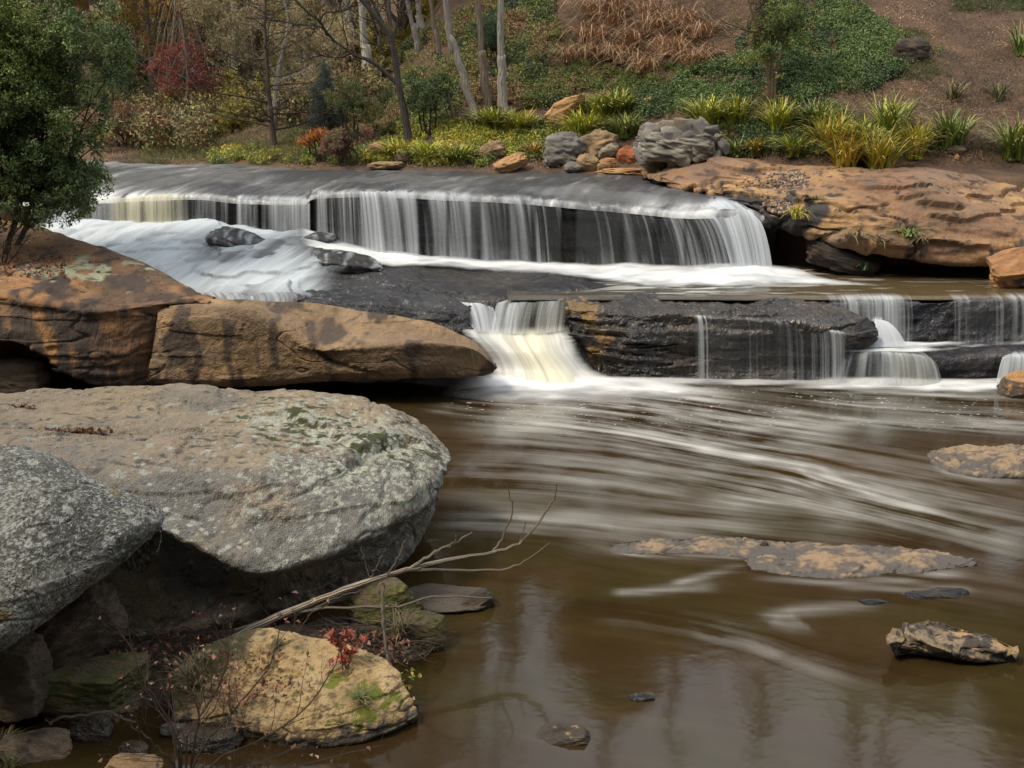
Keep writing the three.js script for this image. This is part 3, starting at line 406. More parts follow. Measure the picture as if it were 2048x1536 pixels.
// ---------------------------------------------------------------- water
// pool: murky brown water with foam drawn out along the current
{
  const X0 = -4.6, X1 = 5.8, D0 = 3.2, D1 = 11.0, NX = 1536, NZ = 1152, gx = 384, gz = 288;
  const L = pts => pts.map(([x, y]) => { const q = atLevel(x, y, 0); return [q[0], -q[2]]; });
  const S = (pts, w, s, e = 1) => ({ p: L(pts), w, s, e });
  const flow = [ // current lines: places on the photograph, width in metres, how much foam, how it ends
    S([[1000, 790], [1120, 785], [1260, 800], [1400, 830], [1520, 870], [1620, 905], [1720, 950], [1840, 1000], [2048, 1075]], 0.5, 0.6, 0.0),
    S([[1010, 778], [1180, 772], [1350, 788], [1500, 805]], 0.5, 0.95, 0.3), S([[930, 785], [1000, 800], [1100, 815], [1200, 820]], 0.45, 0.6, 0.5),
    S([[1180, 835], [1320, 880], [1480, 905], [1600, 920]], 0.26, 0.3, 0.5), S([[1330, 870], [1460, 912], [1580, 930], [1630, 945], [1600, 965], [1520, 975]], 0.2, 0.45, 0.5),
    S([[1500, 965], [1600, 955], [1680, 970], [1760, 1010], [1850, 1050]], 0.2, 0.35, 0.5), S([[1640, 940], [1760, 965], [1900, 1010], [2100, 1060]], 0.34, 0.16, 0.7),
    S([[1660, 775], [1760, 772], [1880, 776], [2000, 770], [2100, 790]], 0.4, 0.95, 0.8), S([[1350, 772], [1480, 775], [1600, 785], [1720, 800], [1800, 800]], 0.16, 0.7, 0.6),
    S([[1530, 815], [1640, 838], [1800, 846], [1940, 852], [2100, 858]], 0.16, 0.6, 1), S([[1600, 795], [1750, 812], [1900, 822], [2050, 826]], 0.2, 0.38, 1), S([[1900, 835], [2100, 842]], 0.3, 0.4, 1),
    S([[900, 860], [1060, 850], [1250, 870], [1400, 900], [1560, 920]], 0.5, 0.3, 1), S([[880, 960], [1060, 955], [1240, 960], [1420, 985]], 0.45, 0.16, 1),
    S([[860, 1045], [1000, 1040], [1160, 1050], [1300, 1062], [1420, 1055], [1540, 1045]], 0.22, 0.42, 0.6), S([[1380, 1005], [1500, 1000], [1640, 1005], [1760, 1015], [1900, 1030]], 0.14, 0.42, 0.7), S([[1300, 1090], [1240, 1100], [1120, 1095]], 0.1, 0.12, 1),
    S([[1620, 1045], [1720, 1030], [1830, 1040], [1960, 1075], [2060, 1100]], 0.2, 0.34, 1), S([[1220, 1186], [1290, 1184], [1360, 1178], [1445, 1172]], 0.05, 0.5, 0.6), S([[1340, 1170], [1400, 1155], [1450, 1140], [1500, 1130]], 0.04, 0.4, 1),
    S([[1180, 1224], [1280, 1232], [1380, 1250], [1480, 1280], [1600, 1330], [1760, 1380]], 0.13, 0.26, 0.6), S([[1380, 1262], [1500, 1290], [1560, 1320]], 0.1, 0.3, 1), S([[1520, 1240], [1590, 1222], [1680, 1212], [1760, 1202]], 0.07, 0.32, 0.6), S([[1540, 1240], [1580, 1250], [1610, 1244]], 0.08, 0.3, 1),
    S([[1450, 905], [1560, 915], [1640, 935], [1655, 955], [1600, 974], [1500, 982], [1400, 990]], 0.1, 0.4, 0.5), S([[1540, 935], [1590, 965], [1620, 1005]], 0.05, 0.4, 0.3), S([[1590, 932], [1650, 975], [1690, 1020]], 0.05, 0.42, 0.3), S([[1630, 930], [1720, 975], [1790, 1030]], 0.06, 0.42, 0.3), S([[1670, 935], [1790, 985], [1900, 1040]], 0.07, 0.4, 0.3), S([[1000, 800], [1180, 820], [1380, 850], [1560, 880], [1700, 900]], 0.8, 0.55, 0.7), S([[900, 900], [1200, 930], [1500, 960], [1800, 990], [2100, 1010]], 1.1, 0.24, 0.8), S([[1150, 790], [1350, 810], [1500, 840], [1640, 850]], 0.3, 0.35, 0.5), S([[1500, 1155], [1640, 1164], [1800, 1160], [1950, 1140]], 0.05, 0.4, 1), S([[1210, 1108], [1350, 1112], [1500, 1118]], 0.03, 0.4, 1), S([[1650, 1180], [1820, 1180], [1960, 1175]], 0.05, 0.22, 1), S([[1270, 1396], [1310, 1392]], 0.025, 0.6, 1), S([[940, 800], [900, 815], [880, 830]], 0.14, 0.2, 1), S([[1870, 925], [1900, 950], [1990, 962], [2060, 960]], 0.06, 0.35, 1),
  ];
  const vx = new Float32Array(gx * gz), vz = new Float32Array(gx * gz), mk = new Float32Array(gx * gz);
  for (let j = 0; j < gz; j++) for (let i = 0; i < gx; i++) {
    const x = X0 + (X1 - X0) * i / (gx - 1), d = D0 + (D1 - D0) * j / (gz - 1);
    let sx = 0.03, sz = -0.004 + 0.012 * n3(x * 0.8, d * 0.8, 3), m = 0;
    for (const c of flow) {
      let best = 1e9, tx = 0, tz = 0, tt = 0; const n = c.p.length - 1;
      for (let k = 0; k < n; k++) { const a = c.p[k], b = c.p[k + 1], dx = b[0] - a[0], dz = b[1] - a[1], l2 = dx * dx + dz * dz, t = clamp(((x - a[0]) * dx + (d - a[1]) * dz) / l2), q = Math.hypot(x - a[0] - dx * t, d - a[1] - dz * t); if (q < best) { best = q; const l = Math.sqrt(l2); tx = dx / l; tz = dz / l; tt = (k + t) / n; } }
      const w = c.w * (0.8 + 0.4 * tt), g = Math.exp(-((best / (w * 2.2)) ** 2)); sx += tx * g; sz += tz * g;
      const h = Math.exp(-((best / w) ** 2)) * c.s * lerp(1, c.e, tt) * sst(-0.03, 0.14, tt) * sst(1.03, 0.84, tt); m = m + h - m * h * 0.7;
    }
    const l = Math.hypot(sx, sz); vx[j * gx + i] = sx / l; vz[j * gx + i] = sz / l; mk[j * gx + i] = m;
  }
  const noise = new Float32Array(NX * NZ); { const r = rng(11); for (let i = 0; i < NX * NZ; i++) noise[i] = r(); const c = noise.slice(); for (let j = 1; j < NZ - 1; j++) for (let i = 1; i < NX - 1; i++) { const q = j * NX + i; noise[q] = 0.5 + 0.45 * ((c[q] * 2 + c[q - 1] + c[q + 1] + c[q - NX] + c[q + NX]) / 6 - 0.5); } for (let j = 0; j < NZ; j++) for (let i = 0; i < NX; i++) noise[j * NX + i] += 0.2 * n3(i / 4, j / 4, 3) + 0.3 * n3(i / 11, j / 11, 9) + 0.16 * n3(i / 30, j / 30, 19); }
  const lic = new Float32Array(NX * NZ), sxp = (NX - 1) / (X1 - X0), szp = (NZ - 1) / (D1 - D0), kx = (gx - 1) / (NX - 1), kz = (gz - 1) / (NZ - 1);
  for (let j = 0; j < NZ; j++) for (let i = 0; i < NX; i++) {
    let s = noise[j * NX + i], n = 1;
    for (const dir of [1, -1]) { let x = i, z = j; for (let k = 0; k < 40; k++) { const q = (Math.min(gz - 1, Math.max(0, Math.round(z * kz)))) * gx + Math.min(gx - 1, Math.max(0, Math.round(x * kx))); x += dir * vx[q] * 1.7; z += dir * vz[q] * 1.7; if (x < 0 || z < 0 || x >= NX || z >= NZ) break; s += noise[(z | 0) * NX + (x | 0)]; n++; } }
    lic[j * NX + i] = s / n;
  }
  const col = new Uint8Array(NX * NZ * 4), rgh = new Uint8Array(NX * NZ * 4);
  const toS = v => 255 * (v <= 0.0031308 ? v * 12.92 : 1.055 * v ** (1 / 2.4) - 0.055);
  for (let j = 0; j < NZ; j++) for (let i = 0; i < NX; i++) {
    const x = X0 + i / sxp, d = D0 + j / szp, gi = Math.min(gx - 2, Math.floor(i * kx)), gj = Math.min(gz - 2, Math.floor(j * kz)), fx = i * kx - gi, fz = j * kz - gj, q = gj * gx + gi;
    const m = lerp(lerp(mk[q], mk[q + 1], fx), lerp(mk[q + gx], mk[q + gx + 1], fx), fz);
    const l = (lic[j * NX + i] - 0.5) * 5.0, patch = fbm(x * 1.1, d * 2.2, 5, 3);
    let f = clamp(m * (0.46 + 0.72 * l + 0.3 * patch));
    f = clamp(f + Math.max(0, m - 0.85) * 0.9);
    if (m > 0.06) { const dots = fbm(x * 26, d * 34, 3, 2); f = Math.max(f, sst(0.52, 0.66, dots) * clamp(m * 2) * sst(8.2, 9.4, d) * 0.8); }
    const o = (j * NX + i) * 4, ol = sst(-0.3, 0.4, patch), b0 = mix3([0.034, 0.0205, 0.008], [0.033, 0.0245, 0.008], ol), v = 1 + 0.5 * l * 0.5, wc = [b0[0] * v, b0[1] * v, b0[2] * v];
    const c = mix3(wc, [0.53, 0.535, 0.52], f);
    col[o] = toS(c[0]); col[o + 1] = toS(c[1]); col[o + 2] = toS(c[2]); col[o + 3] = 255;
    const r = 0.12 + 0.9 * f; rgh[o] = rgh[o + 2] = 255; rgh[o + 1] = clamp(r) * 255; rgh[o + 3] = 255;
  }
  const mkT = (a, srgb) => { const t = new THREE.DataTexture(a, NX, NZ); t.magFilter = THREE.LinearFilter; t.wrapS = t.wrapT = THREE.MirroredRepeatWrapping; if (srgb) t.colorSpace = THREE.SRGBColorSpace; t.needsUpdate = true; return t; };
  const ripple = tex(512, (u, v) => { const x = 0.5 + 0.5 * tiled(u, v, 6, 40, 4); return [x, x, x]; }, false, 1); ripple.repeat.set(7, 7);
  const mat = new THREE.MeshPhysicalMaterial({ map: mkT(col, true), roughnessMap: mkT(rgh, false), roughness: 0.7, ior: 1.45, bumpMap: ripple, bumpScale: 0.0018 });
  const g = new THREE.PlaneGeometry(30, 22, 160, 120); g.rotateX(-Math.PI / 2); g.translate(0.6, 0, -4 + 0.35);
  const p = g.attributes.position.array, uv = g.attributes.uv.array;
  for (let i = 0; i < p.length / 3; i++) { uv[i * 2] = (p[i * 3] - X0) / (X1 - X0); uv[i * 2 + 1] = (-p[i * 3 + 2] - D0) / (D1 - D0); p[i * 3 + 1] += 0.004 * fbm(p[i * 3] * 3, p[i * 3 + 2] * 5, 2, 2); }
  g.computeVertexNormals();
  tag(put('water', g, mat), 'brown pool with drawn-out foam swirls below the falls', 'water', null, 'structure');
}
// sheets of running water; colours carry an alpha
const sheetMat = new THREE.MeshPhysicalMaterial({ vertexColors: true, transparent: true, roughness: 0.35, ior: 1.33, side: THREE.DoubleSide, depthWrite: false });
const veilMat = new THREE.MeshPhysicalMaterial({ vertexColors: true, transparent: true, roughness: 0.5, ior: 1.33, side: THREE.DoubleSide, depthWrite: false, transmission: 0.25, thickness: 0 });
function sheet(name, label, rows, o, mat = sheetMat) { const m = put(name, loft(rows, { alpha: true, ...o }), mat); return tag(m, label, 'water', o.group, 'structure'); }
const WHITE = [0.58, 0.63, 0.68];
function pxOf(p) { // photograph column of a place, to put gaps and colours where the photograph has them
  const z = -p[2], y = p[1] - EYE; const k = z * CT - y * ST; return 1024 + FOCAL * p[0] / k;
}
const streak = (x, f, s) => fbm(x * f, s, 0.5, 3, 0.7);
// a falling veil between its lip and its foot, its strands as wide as the noise makes them
function veil(label, lip, foot, o) {
  const n = Math.max(lip.length, foot.length), a = Array.from({ length: n }, (_, i) => along(lip, i * (lip.length - 1) / (n - 1))), b = Array.from({ length: n }, (_, i) => along(foot, i * (foot.length - 1) / (n - 1)));
  const rows = [];
  const back = o.back ?? 0.25;
  rows.push(a.map(p => [p[0], p[1] + (o.rise ?? 0.03), p[2] - back]), a.map(p => [p[0], p[1] + 0.012, p[2] - back * 0.35]));
  for (const t of [0, 0.03, 0.1, 0.22, 0.4, 0.62, 0.82, 1]) rows.push(a.map((p, i) => { const q = b[i], s = Math.sqrt(t); return [lerp(p[0], q[0], s), lerp(p[1], q[1], t), lerp(p[2], q[2], s)]; }));
  const sd = o.seed ?? 0, F = o.freq ?? 1;
  return sheet('waterfall', label, rows, {
    nu: o.nu, nv: o.nv ?? 60, sharp: 0.1, sharpU: 0.2,
    disp: (p, nn, u) => (o.relief ?? 0.012) * (streak(u * o.width, 14 * F, sd) + 0.6 * streak(u * o.width, 40 * F, sd + 4)),
    color: (p, nn, u, v) => {
      const px = pxOf(p), fall = clamp((v - 2 / 9) / (7 / 9)), x0 = u * o.width, x = x0 + 0.16 * streak(x0, 1.7, sd + 11) + 0.05 * streak(x0, 5, sd + 12);
      const wide = streak(x, 1.6 * F, sd + 1 + fall * 0.12), mid = streak(x + 0.02 * fall * streak(x, 3, sd + 7), 7 * F, sd + 2 + fall * 0.25), thin = streak(x, 24 * F, sd + 3 + fall * 0.5), loose = 0.5 + 0.5 * streak(x, 2.6, sd + 13);
      let al = (o.dense ?? 0.5) + 0.8 * wide + 0.8 * mid * (0.35 + loose) + 0.75 * thin * (1.25 - loose) + 0.14 * sst(0.2, 0, fall) + 0.12 * sst(0.75, 1, fall);
      if (o.gain) al += o.gain(px, fall);
      al = clamp(0.06 + 0.86 * al, 0.05, 0.95);
      al = al * lerp(1, 0.78, fall * (1 - fall) * 2) * sst(0, 0.16, v + (o.early ?? 0));
      for (const [g0, g1, gk] of o.gaps ?? []) al *= 1 - sst(g0 - 5, g0 + 3, px) * sst(g1 + 5, g1 - 3, px) * (gk ?? 0.96);
      al = Math.max(0, al) * sst(0, o.edge ?? 0.012, u) * sst(1, 1 - (o.edge ?? 0.012), u);
      const tint = o.tint ? o.tint(px) : 0;
      const c = mix3(WHITE, [0.64, 0.63, 0.46], tint);
      return [...c, al];
    },
  }, veilMat);
}
const lipL = R([[60, 404, 13.75], [200, 398, 13.4], [300, 392, 13.2], [380, 390, 13.1], [480, 396, 13.0], [560, 398, 12.88], [622, 400, 12.75]]);
const footL = R([[60, 454, 13.6], [200, 450, 13.2], [300, 448, 13.02], [380, 449, 12.94], [480, 458, 12.85], [560, 472, 12.72], [622, 472, 12.6]]);
veil('left part of the upper waterfall above the white apron', lipL, footL, { nu: 620, nv: 22, width: 3.4, dense: 0.42, seed: 3, gaps: [[455, 474], [515, 524]], tint: px => sst(205, 240, px) * sst(400, 340, px) * 0.9, gain: px => 0.3 * sst(200, 240, px) * sst(380, 330, px) });
const lipM = R([[624, 386, 12.62], [700, 384, 12.6], [760, 384, 12.58], [900, 390, 12.48], [1050, 398, 12.38], [1120, 404, 12.33], [1250, 415, 12.18], [1350, 425, 12.03], [1425, 432, 11.96]]);
const footM = R([[628, 462, 12.45], [705, 492, 12.35], [775, 508, 12.3], [915, 520, 12.2], [1065, 527, 12.12], [1140, 530, 12.08], [1285, 533, 11.95], [1395, 536, 11.82], [1470, 538, 11.76]]);
veil('long central veil of the upper waterfall', lipM, footM, { nu: 1300, nv: 30, width: 5.2, dense: 0.25, seed: 8, gaps: [[618, 634], [1122, 1152], [712, 717, 0.6], [838, 850, 0.75], [893, 899, 0.7], [942, 962, 0.7], [1012, 1020, 0.6], [1062, 1072, 0.7], [1240, 1247, 0.6], [1306, 1322, 0.7], [1368, 1373, 0.6]], gain: (px, f) => 0.22 * sst(900, 700, px) + 0.1 * sst(1200, 1350, px) - 0.05 * f });
const lipR = R([[1405, 421, 12.1], [1440, 404, 12.35], [1470, 408, 12.35], [1495, 420, 12.3], [1512, 436, 12.25]]);
const footR = R([[1462, 536, 11.78], [1490, 535, 11.8], [1512, 535, 11.85], [1530, 534, 11.9], [1545, 533, 11.95]]);
veil('thick corner fall at the right end of the upper waterfall', lipR, footR, { nu: 320, nv: 36, width: 0.9, dense: 0.8, seed: 15, back: 0.35, rise: 0.05, gain: px => 0.1 });
// thin water over the top of the ledge
{
  const lip = R([[40, 402, 13.8], [200, 397, 13.4], [380, 389, 13.1], [480, 396, 13.0], [600, 398, 12.8], [630, 387, 12.64], [760, 384, 12.6], [900, 390, 12.5], [1050, 398, 12.4], [1120, 404, 12.35], [1250, 415, 12.2], [1350, 425, 12.05], [1430, 426, 12.05], [1490, 420, 12.25], [1530, 432, 12.35]]);
  const back = R([[-200, 322, 16.8], [40, 325, 16.5], [300, 328, 16.2], [600, 336, 15.8], [900, 341, 15.4], [1100, 344, 15.1], [1270, 350, 14.4], [1400, 380, 13.3], [1480, 402, 12.8], [1550, 424, 12.6]]);
  const mid = R([[40, 350, 15.0], [300, 354, 14.6], [600, 356, 14.2], [900, 358, 13.9], [1100, 364, 13.6], [1270, 378, 13.1], [1400, 394, 12.65], [1480, 406, 12.55], [1545, 428, 12.5]]);
  const far = R([[-900, 312, 19], [0, 316, 19], [400, 322, 18], [800, 334, 17], [1100, 340, 15.8], [1290, 348, 14.6], [1400, 378, 13.4], [1480, 402, 12.9], [1555, 424, 12.7]]);
  const near_ = lip.map(p => [p[0], p[1] + 0.055, p[2] - 0.42]), brow = lip.map(p => [p[0], p[1] + 0.03, p[2] - 0.14]);
  tag(put('water', loft([moved(far, 0, -0.02, 0), back, moved(mid, 0, 0.03, 0), near_, brow, lip, moved(lip, 0, -0.06, -0.035)], {
    nu: 480, nv: 150, disp: (p) => 0.05 * fbm(p[0] * 1.1, 1, p[2] * 1.1, 3) + 0.028 * fbm(p[0] * 5 + p[2] * 2, 1, p[2] * 3, 3) + 0.009 * fbm(p[0] * 20 + p[2] * 8, 1, p[2] * 6, 2),
    color: (p, n, u, v) => {
      const px = pxOf(p), s = fbm(p[0] * 9 + p[2] * 3.5, 1, p[2] * 1.1, 4, 0.65), w = fbm(p[0] * 1.1, 3, p[2] * 1.4, 3);
      const fl = fbm(p[0] * 22 + p[2] * 9, 2, p[2] * 3.2 + p[0] * 1.5, 3, 0.7);
      let c = mix3([0.055, 0.058, 0.064], [0.19, 0.2, 0.21], sst(-0.35, 0.6, w * 0.8 + s * 0.5 + fl * 0.25));
      c = mix3(c, [0.05, 0.046, 0.04], sst(0.1, 0.4, w) * 0.5);
      const left = sst(480, 230, px) * sst(0.4, 0.7, v), far_ = sst(520, 200, px) * sst(0.35, 0.15, v) * 0.5, right = sst(1230, 1330, px) * sst(0.35, 0.6, v) * 0.8, edge = sst(0.7, 0.85, v) * 0.55;
      const f = clamp((left + far_ + right + edge) * (0.55 + 1.2 * s) + sst(0.3, 0.6, s * 0.6 + fl * 0.6) * 0.5);
      return mix3(c, [0.55, 0.57, 0.58], f);
    },
  }), new THREE.MeshPhysicalMaterial({ vertexColors: true, roughness: 0.26, ior: 1.4, bumpMap: grainBump, bumpScale: 0.007 })), 'thin grey sheet of river water sliding over the top ledge', 'water', null, 'structure');
}
// white apron below the left falls
{
  const a0 = R([[40, 446, 13.6], [180, 443, 13.25], [280, 438, 13.1], [400, 438, 12.95], [520, 452, 12.8], [630, 462, 12.5]]);
  const a1 = R([[90, 470, 12.9], [230, 470, 12.6], [330, 470, 12.5], [430, 474, 12.4], [530, 488, 12.15], [640, 496, 12.0]]);
  const a2 = R([[170, 512, 12.0], [280, 514, 11.85], [370, 516, 11.8], [460, 520, 11.72], [560, 528, 11.6], [700, 534, 11.6]]);
  const a3 = R([[280, 560, 11.25], [360, 560, 11.22], [430, 560, 11.2], [500, 562, 11.18], [570, 564, 11.15], [680, 562, 11.3]]);
  const a4 = R([[360, 598, 10.85], [420, 598, 10.84], [480, 598, 10.82], [540, 598, 10.82], [600, 596, 10.85], [680, 590, 11.0]]);
  const a5 = moved(a4, 0, -0.16, -0.1);
  const flowN = (p) => fbm((p[0] + 0.5 * p[2]) * 7, 2, p[2] * 1.1 - p[0] * 0.5, 4, 0.62), fineN = (p) => fbm((p[0] + 0.5 * p[2]) * 26, 6, p[2] * 2.6 - p[0], 3, 0.6);
  sheet('water', 'broad white apron of foaming water below the left falls', [a0, a1, a2, a3, a4, a5], {
    nu: 300, nv: 260, disp: (p, n, u, v) => { const t = fbm(p[0] * 1.6, 2, p[2] * 2.6, 3); return 0.035 * (t > 0.05 ? sst(0.05, 0.2, t) : 0) - 0.03 * sst(-0.12, -0.3, t) + 0.014 * flowN(p) + 0.003 * fineN(p); },
    color: (p, n, u, v) => { const px = pxOf(p), s = flowN(p), t = fineN(p), w = fbm(p[0] * 1.2, 5, p[2] * 1.6, 2); let f = 0.80 + 0.38 * s + 0.22 * t + 0.25 * w - 0.3 * sst(0.55, 0.85, v) - 0.4 * sst(520, 640, px) * sst(0.45, 0.8, v) + 0.3 * sst(0.2, 0, v); const tt = fbm(p[0] * 1.6, 2, p[2] * 2.6, 3); f -= 0.55 * sst(0.07, 0.11, tt) * sst(0.19, 0.13, tt) * (0.6 + 1.2 * t) * sst(360, 430, px) + 0.5 * sst(0.18, 0.42, fbm(p[0] * 2.2, 8, p[2] * 3.4, 3)) * sst(330, 480, px); f = clamp(f, 0.08, 1); if (v > 0.76) f = clamp(f * (0.45 + 1.8 * Math.abs(streak(u * 2.2, 14, 3)) + 0.7 * streak(u * 2.2, 40, 5))); const al = sst(1, 0.82 + 0.1 * s, u) * sst(0, 0.03, v); return [...mix3([0.07, 0.075, 0.082], [0.44, 0.49, 0.53], f), al]; },
  }, new THREE.MeshPhysicalMaterial({ vertexColors: true, transparent: true, roughness: 0.5, ior: 1.33, side: THREE.DoubleSide }));
}
// foam along the foot of the main veil, running into the basin
{
  const f0 = R([[600, 452, 12.65], [700, 484, 12.45], [775, 500, 12.4], [915, 513, 12.3], [1065, 520, 12.2], [1140, 524, 12.15], [1285, 526, 12.05], [1395, 526, 11.98], [1480, 524, 11.95], [1560, 528, 12.0], [1640, 552, 11.85]]);
  const f1 = R([[600, 462, 12.5], [700, 496, 12.25], [775, 512, 12.2], [915, 524, 12.1], [1065, 532, 12.0], [1140, 536, 11.95], [1285, 540, 11.82], [1395, 542, 11.72], [1480, 542, 11.66], [1570, 548, 11.65], [1680, 560, 11.6]]);
  const f2 = R([[600, 480, 12.25], [700, 512, 11.98], [775, 524, 11.95], [915, 532, 11.9], [1065, 540, 11.8], [1140, 546, 11.72], [1285, 560, 11.48], [1395, 562, 11.42], [1480, 562, 11.4], [1590, 562, 11.45], [1760, 566, 11.42]]);
  const f3 = R([[600, 495, 12.05], [700, 522, 11.82], [775, 530, 11.8], [915, 537, 11.8], [1065, 546, 11.68], [1140, 552, 11.6], [1285, 572, 11.3], [1395, 574, 11.26], [1480, 574, 11.26], [1600, 572, 11.3], [1800, 571, 11.36]]);
  sheet('water', 'soft white foam along the foot of the long central veil', [f0, f1, f2, f3], { nu: 700, nv: 90, disp: (p) => 0.03 * fbm(p[0] * 3, 2, p[2] * 3, 3), color: (p, n, u, v) => { const s = fbm(p[0] * 3, 2, p[2] * 9, 3, 0.6), x = pxOf(p); let a = sst(0, 0.18, v) * sst(1, 0.62 + 0.2 * s, v) * (0.95 + 0.5 * s); a *= 1 - 0.55 * sst(760, 900, x) * sst(1240, 1100, x) * sst(0.35, 0.8, v); return [0.62, 0.65, 0.67, clamp(a) * sst(0, 0.03, u) * sst(1, 0.93, u)]; } });
}
// basin
{
  const g = new THREE.PlaneGeometry(1, 1, 260, 120); const p = g.attributes.position.array, col = new Float32Array(p.length);
  const b = [[940, 600], [1100, 560], [1500, 548], [2400, 548]];
  for (let i = 0; i < p.length / 3; i++) {
    const u = p[i * 3] + 0.5, v = p[i * 3 + 1] + 0.5, d = lerp(10.72, 12.6, v), x = lerp(-0.12 + 0.35 * v + 0.1 * n3(v * 9, 2, 5), 7.8, u);
    p[i * 3] = x; p[i * 3 + 2] = -d; p[i * 3 + 1] = 0.8 + 0.006 * fbm(x * 3, d * 5, 2, 2) - 0.03 * sst(10.85, 10.72, d);
    const px = 1024 + 2070 * x / d, s = fbm(x * 2.5, d * 12, 4, 4, 0.6), near = sst(11.55, 11.25, d);
    const f = clamp(sst(0.1, 0.5, s + 0.35 * sst(1700, 1300, px) + 0.3 * sst(11.1, 11.5, d) - 0.15) * (0.9 - 0.5 * sst(1500, 1900, px)) * sst(1120, 1300, px) * sst(10.76, 10.98, d));
    col.set(mix3(mix3([0.085, 0.062, 0.03], [0.06, 0.055, 0.045], sst(1800, 1300, px)), [0.6, 0.6, 0.57], f * 0.75), i * 3);
  }
  g.setAttribute('color', new THREE.BufferAttribute(col, 3)); g.computeVertexNormals();
  tag(put('water', g, new THREE.MeshPhysicalMaterial({ vertexColors: true, roughness: 0.16, ior: 1.33, bumpMap: grainBump, bumpScale: 0.004, side: THREE.DoubleSide })), 'shallow brown basin between the upper waterfall and the low falls', 'water', null, 'structure');
}
// chute in the middle
veil('narrow chute pouring between the dark slabs', R([[995, 606, 10.82], [1030, 600, 10.8], [1070, 601, 10.78], [1105, 598, 10.78], [1142, 594, 10.8]]), R([[982, 662, 10.5], [1015, 668, 10.45], [1055, 668, 10.42], [1090, 666, 10.42], [1128, 660, 10.45]]), { nu: 320, nv: 50, width: 0.75, dense: 0.5, seed: 21, tint: px => 0.35 * sst(1010, 1060, px), back: 0.3 });
veil('small side spill left of the chute', R([[915, 604, 10.9], [935, 606, 10.85], [960, 606, 10.85], [985, 612, 10.85]]), R([[935, 660, 10.52], [955, 662, 10.5], [975, 664, 10.5], [998, 666, 10.52]]), { nu: 160, nv: 40, width: 0.42, dense: 0.62, seed: 22, back: 0.5, rise: 0.1 });
{ // white fan
  const a = R([[925, 650, 10.62], [985, 650, 10.6], [1040, 650, 10.58], [1090, 648, 10.58], [1140, 642, 10.6]]), b = R([[925, 668, 10.42], [985, 672, 10.38], [1045, 676, 10.35], [1100, 676, 10.36], [1150, 672, 10.4]]), c = R([[955, 700, 10.35], [1010, 702, 10.24], [1058, 702, 10.18], [1108, 702, 10.22], [1158, 700, 10.34]]), d = R([[975, 735, 10.3], [1030, 738, 10.14], [1080, 740, 10.06], [1136, 740, 10.12], [1190, 735, 10.3]]), e = R([[975, 778, 10.08], [1035, 780, 9.92], [1095, 780, 9.88], [1170, 778, 9.94], [1262, 768, 10.18]]);
  sheet('waterfall', 'white fan of water spreading below the chute', [a, b, c, d, e], { nu: 260, nv: 140, disp: (p, n, u, v) => 0.02 * streak(u, 7, 4) * sst(0, 0.3, v) + 0.03 * fbm(p[0] * 4, p[1] * 4, 2, 2), color: (p, n, u, v) => { const s = streak(u + 0.03 * v * streak(u, 3, 2), 10, 6 + v * 0.3) + 0.5 * streak(u, 34, 7 + v * 0.4), t = sst(0.2, 0.45, u) * sst(0.95, 0.6, u), rag = 0.06 * streak(v * 2, 6, 9); const f = clamp(0.9 + 0.45 * s + 0.2 * sst(0.6, 1, v), 0.15, 1), al = clamp(sst(0, 0.22, v + 0.12 * streak(u, 5, 3)) * sst(0, 0.16, u + rag) * sst(1, 0.86, u + rag) * (0.97 + 0.25 * s)); return [...mix3([0.1, 0.1, 0.09], mix3([0.6, 0.62, 0.62], [0.64, 0.62, 0.46], t * 0.75), f), al]; } }, new THREE.MeshPhysicalMaterial({ vertexColors: true, transparent: true, roughness: 0.5, ior: 1.33, side: THREE.DoubleSide }));
}
{ // foam where it meets the pool
  const f = (label, rows, k = 1) => sheet('water', label, rows.map(R), { nu: 300, nv: 60, disp: (p) => 0.012 * fbm(p[0] * 4, 2, p[2] * 6, 3), color: (p, n, u, v) => { const s = fbm(p[0] * 2.5, 2, p[2] * 9, 3, 0.6); return [0.62, 0.64, 0.65, k * clamp(sst(0, 0.25, v) * sst(1, 0.35 + 0.35 * s, v) * (0.95 + 0.4 * s)) * sst(0, 0.12, u) * sst(1, 0.86, u)]; } });
  f('foam boiling up where the white fan meets the pool', [[[930, 745, 10.25], [1040, 748, 10.1], [1120, 748, 10.1], [1220, 750, 10.15], [1300, 756, 10.25]], [[900, 765, 10.1], [1030, 764, 9.98], [1120, 764, 9.98], [1240, 764, 10.05], [1360, 764, 10.15]], [[880, 785, 9.85], [1030, 790, 9.72], [1140, 792, 9.7], [1280, 788, 9.76], [1430, 780, 9.9]], [[880, 796, 9.74], [1040, 806, 9.62], [1170, 808, 9.6], [1330, 800, 9.68], [1480, 788, 9.82]]]);
  f('foam at the foot of the low right falls', [[[1640, 752, 10.3], [1760, 752, 10.3], [1880, 756, 10.3], [2000, 754, 10.3], [2100, 752, 10.3]], [[1600, 764, 10.15], [1760, 764, 10.15], [1880, 765, 10.15], [2000, 762, 10.15], [2100, 762, 10.15]], [[1560, 772, 10.05], [1760, 776, 10.0], [1900, 778, 9.98], [2010, 776, 10.0], [2100, 776, 10.0]], [[1540, 778, 9.98], [1760, 784, 9.92], [1900, 786, 9.9], [2010, 786, 9.9], [2100, 790, 9.86]]]);
  f('thin foam along the foot of the dripping block', [[[1230, 752, 10.3], [1400, 756, 10.28], [1560, 758, 10.26], [1700, 757, 10.26]], [[1230, 762, 10.2], [1400, 764, 10.17], [1560, 766, 10.15], [1700, 764, 10.17]], [[1230, 770, 10.1], [1400, 772, 10.07], [1560, 772, 10.07], [1700, 770, 10.1]]], 0.7);
}
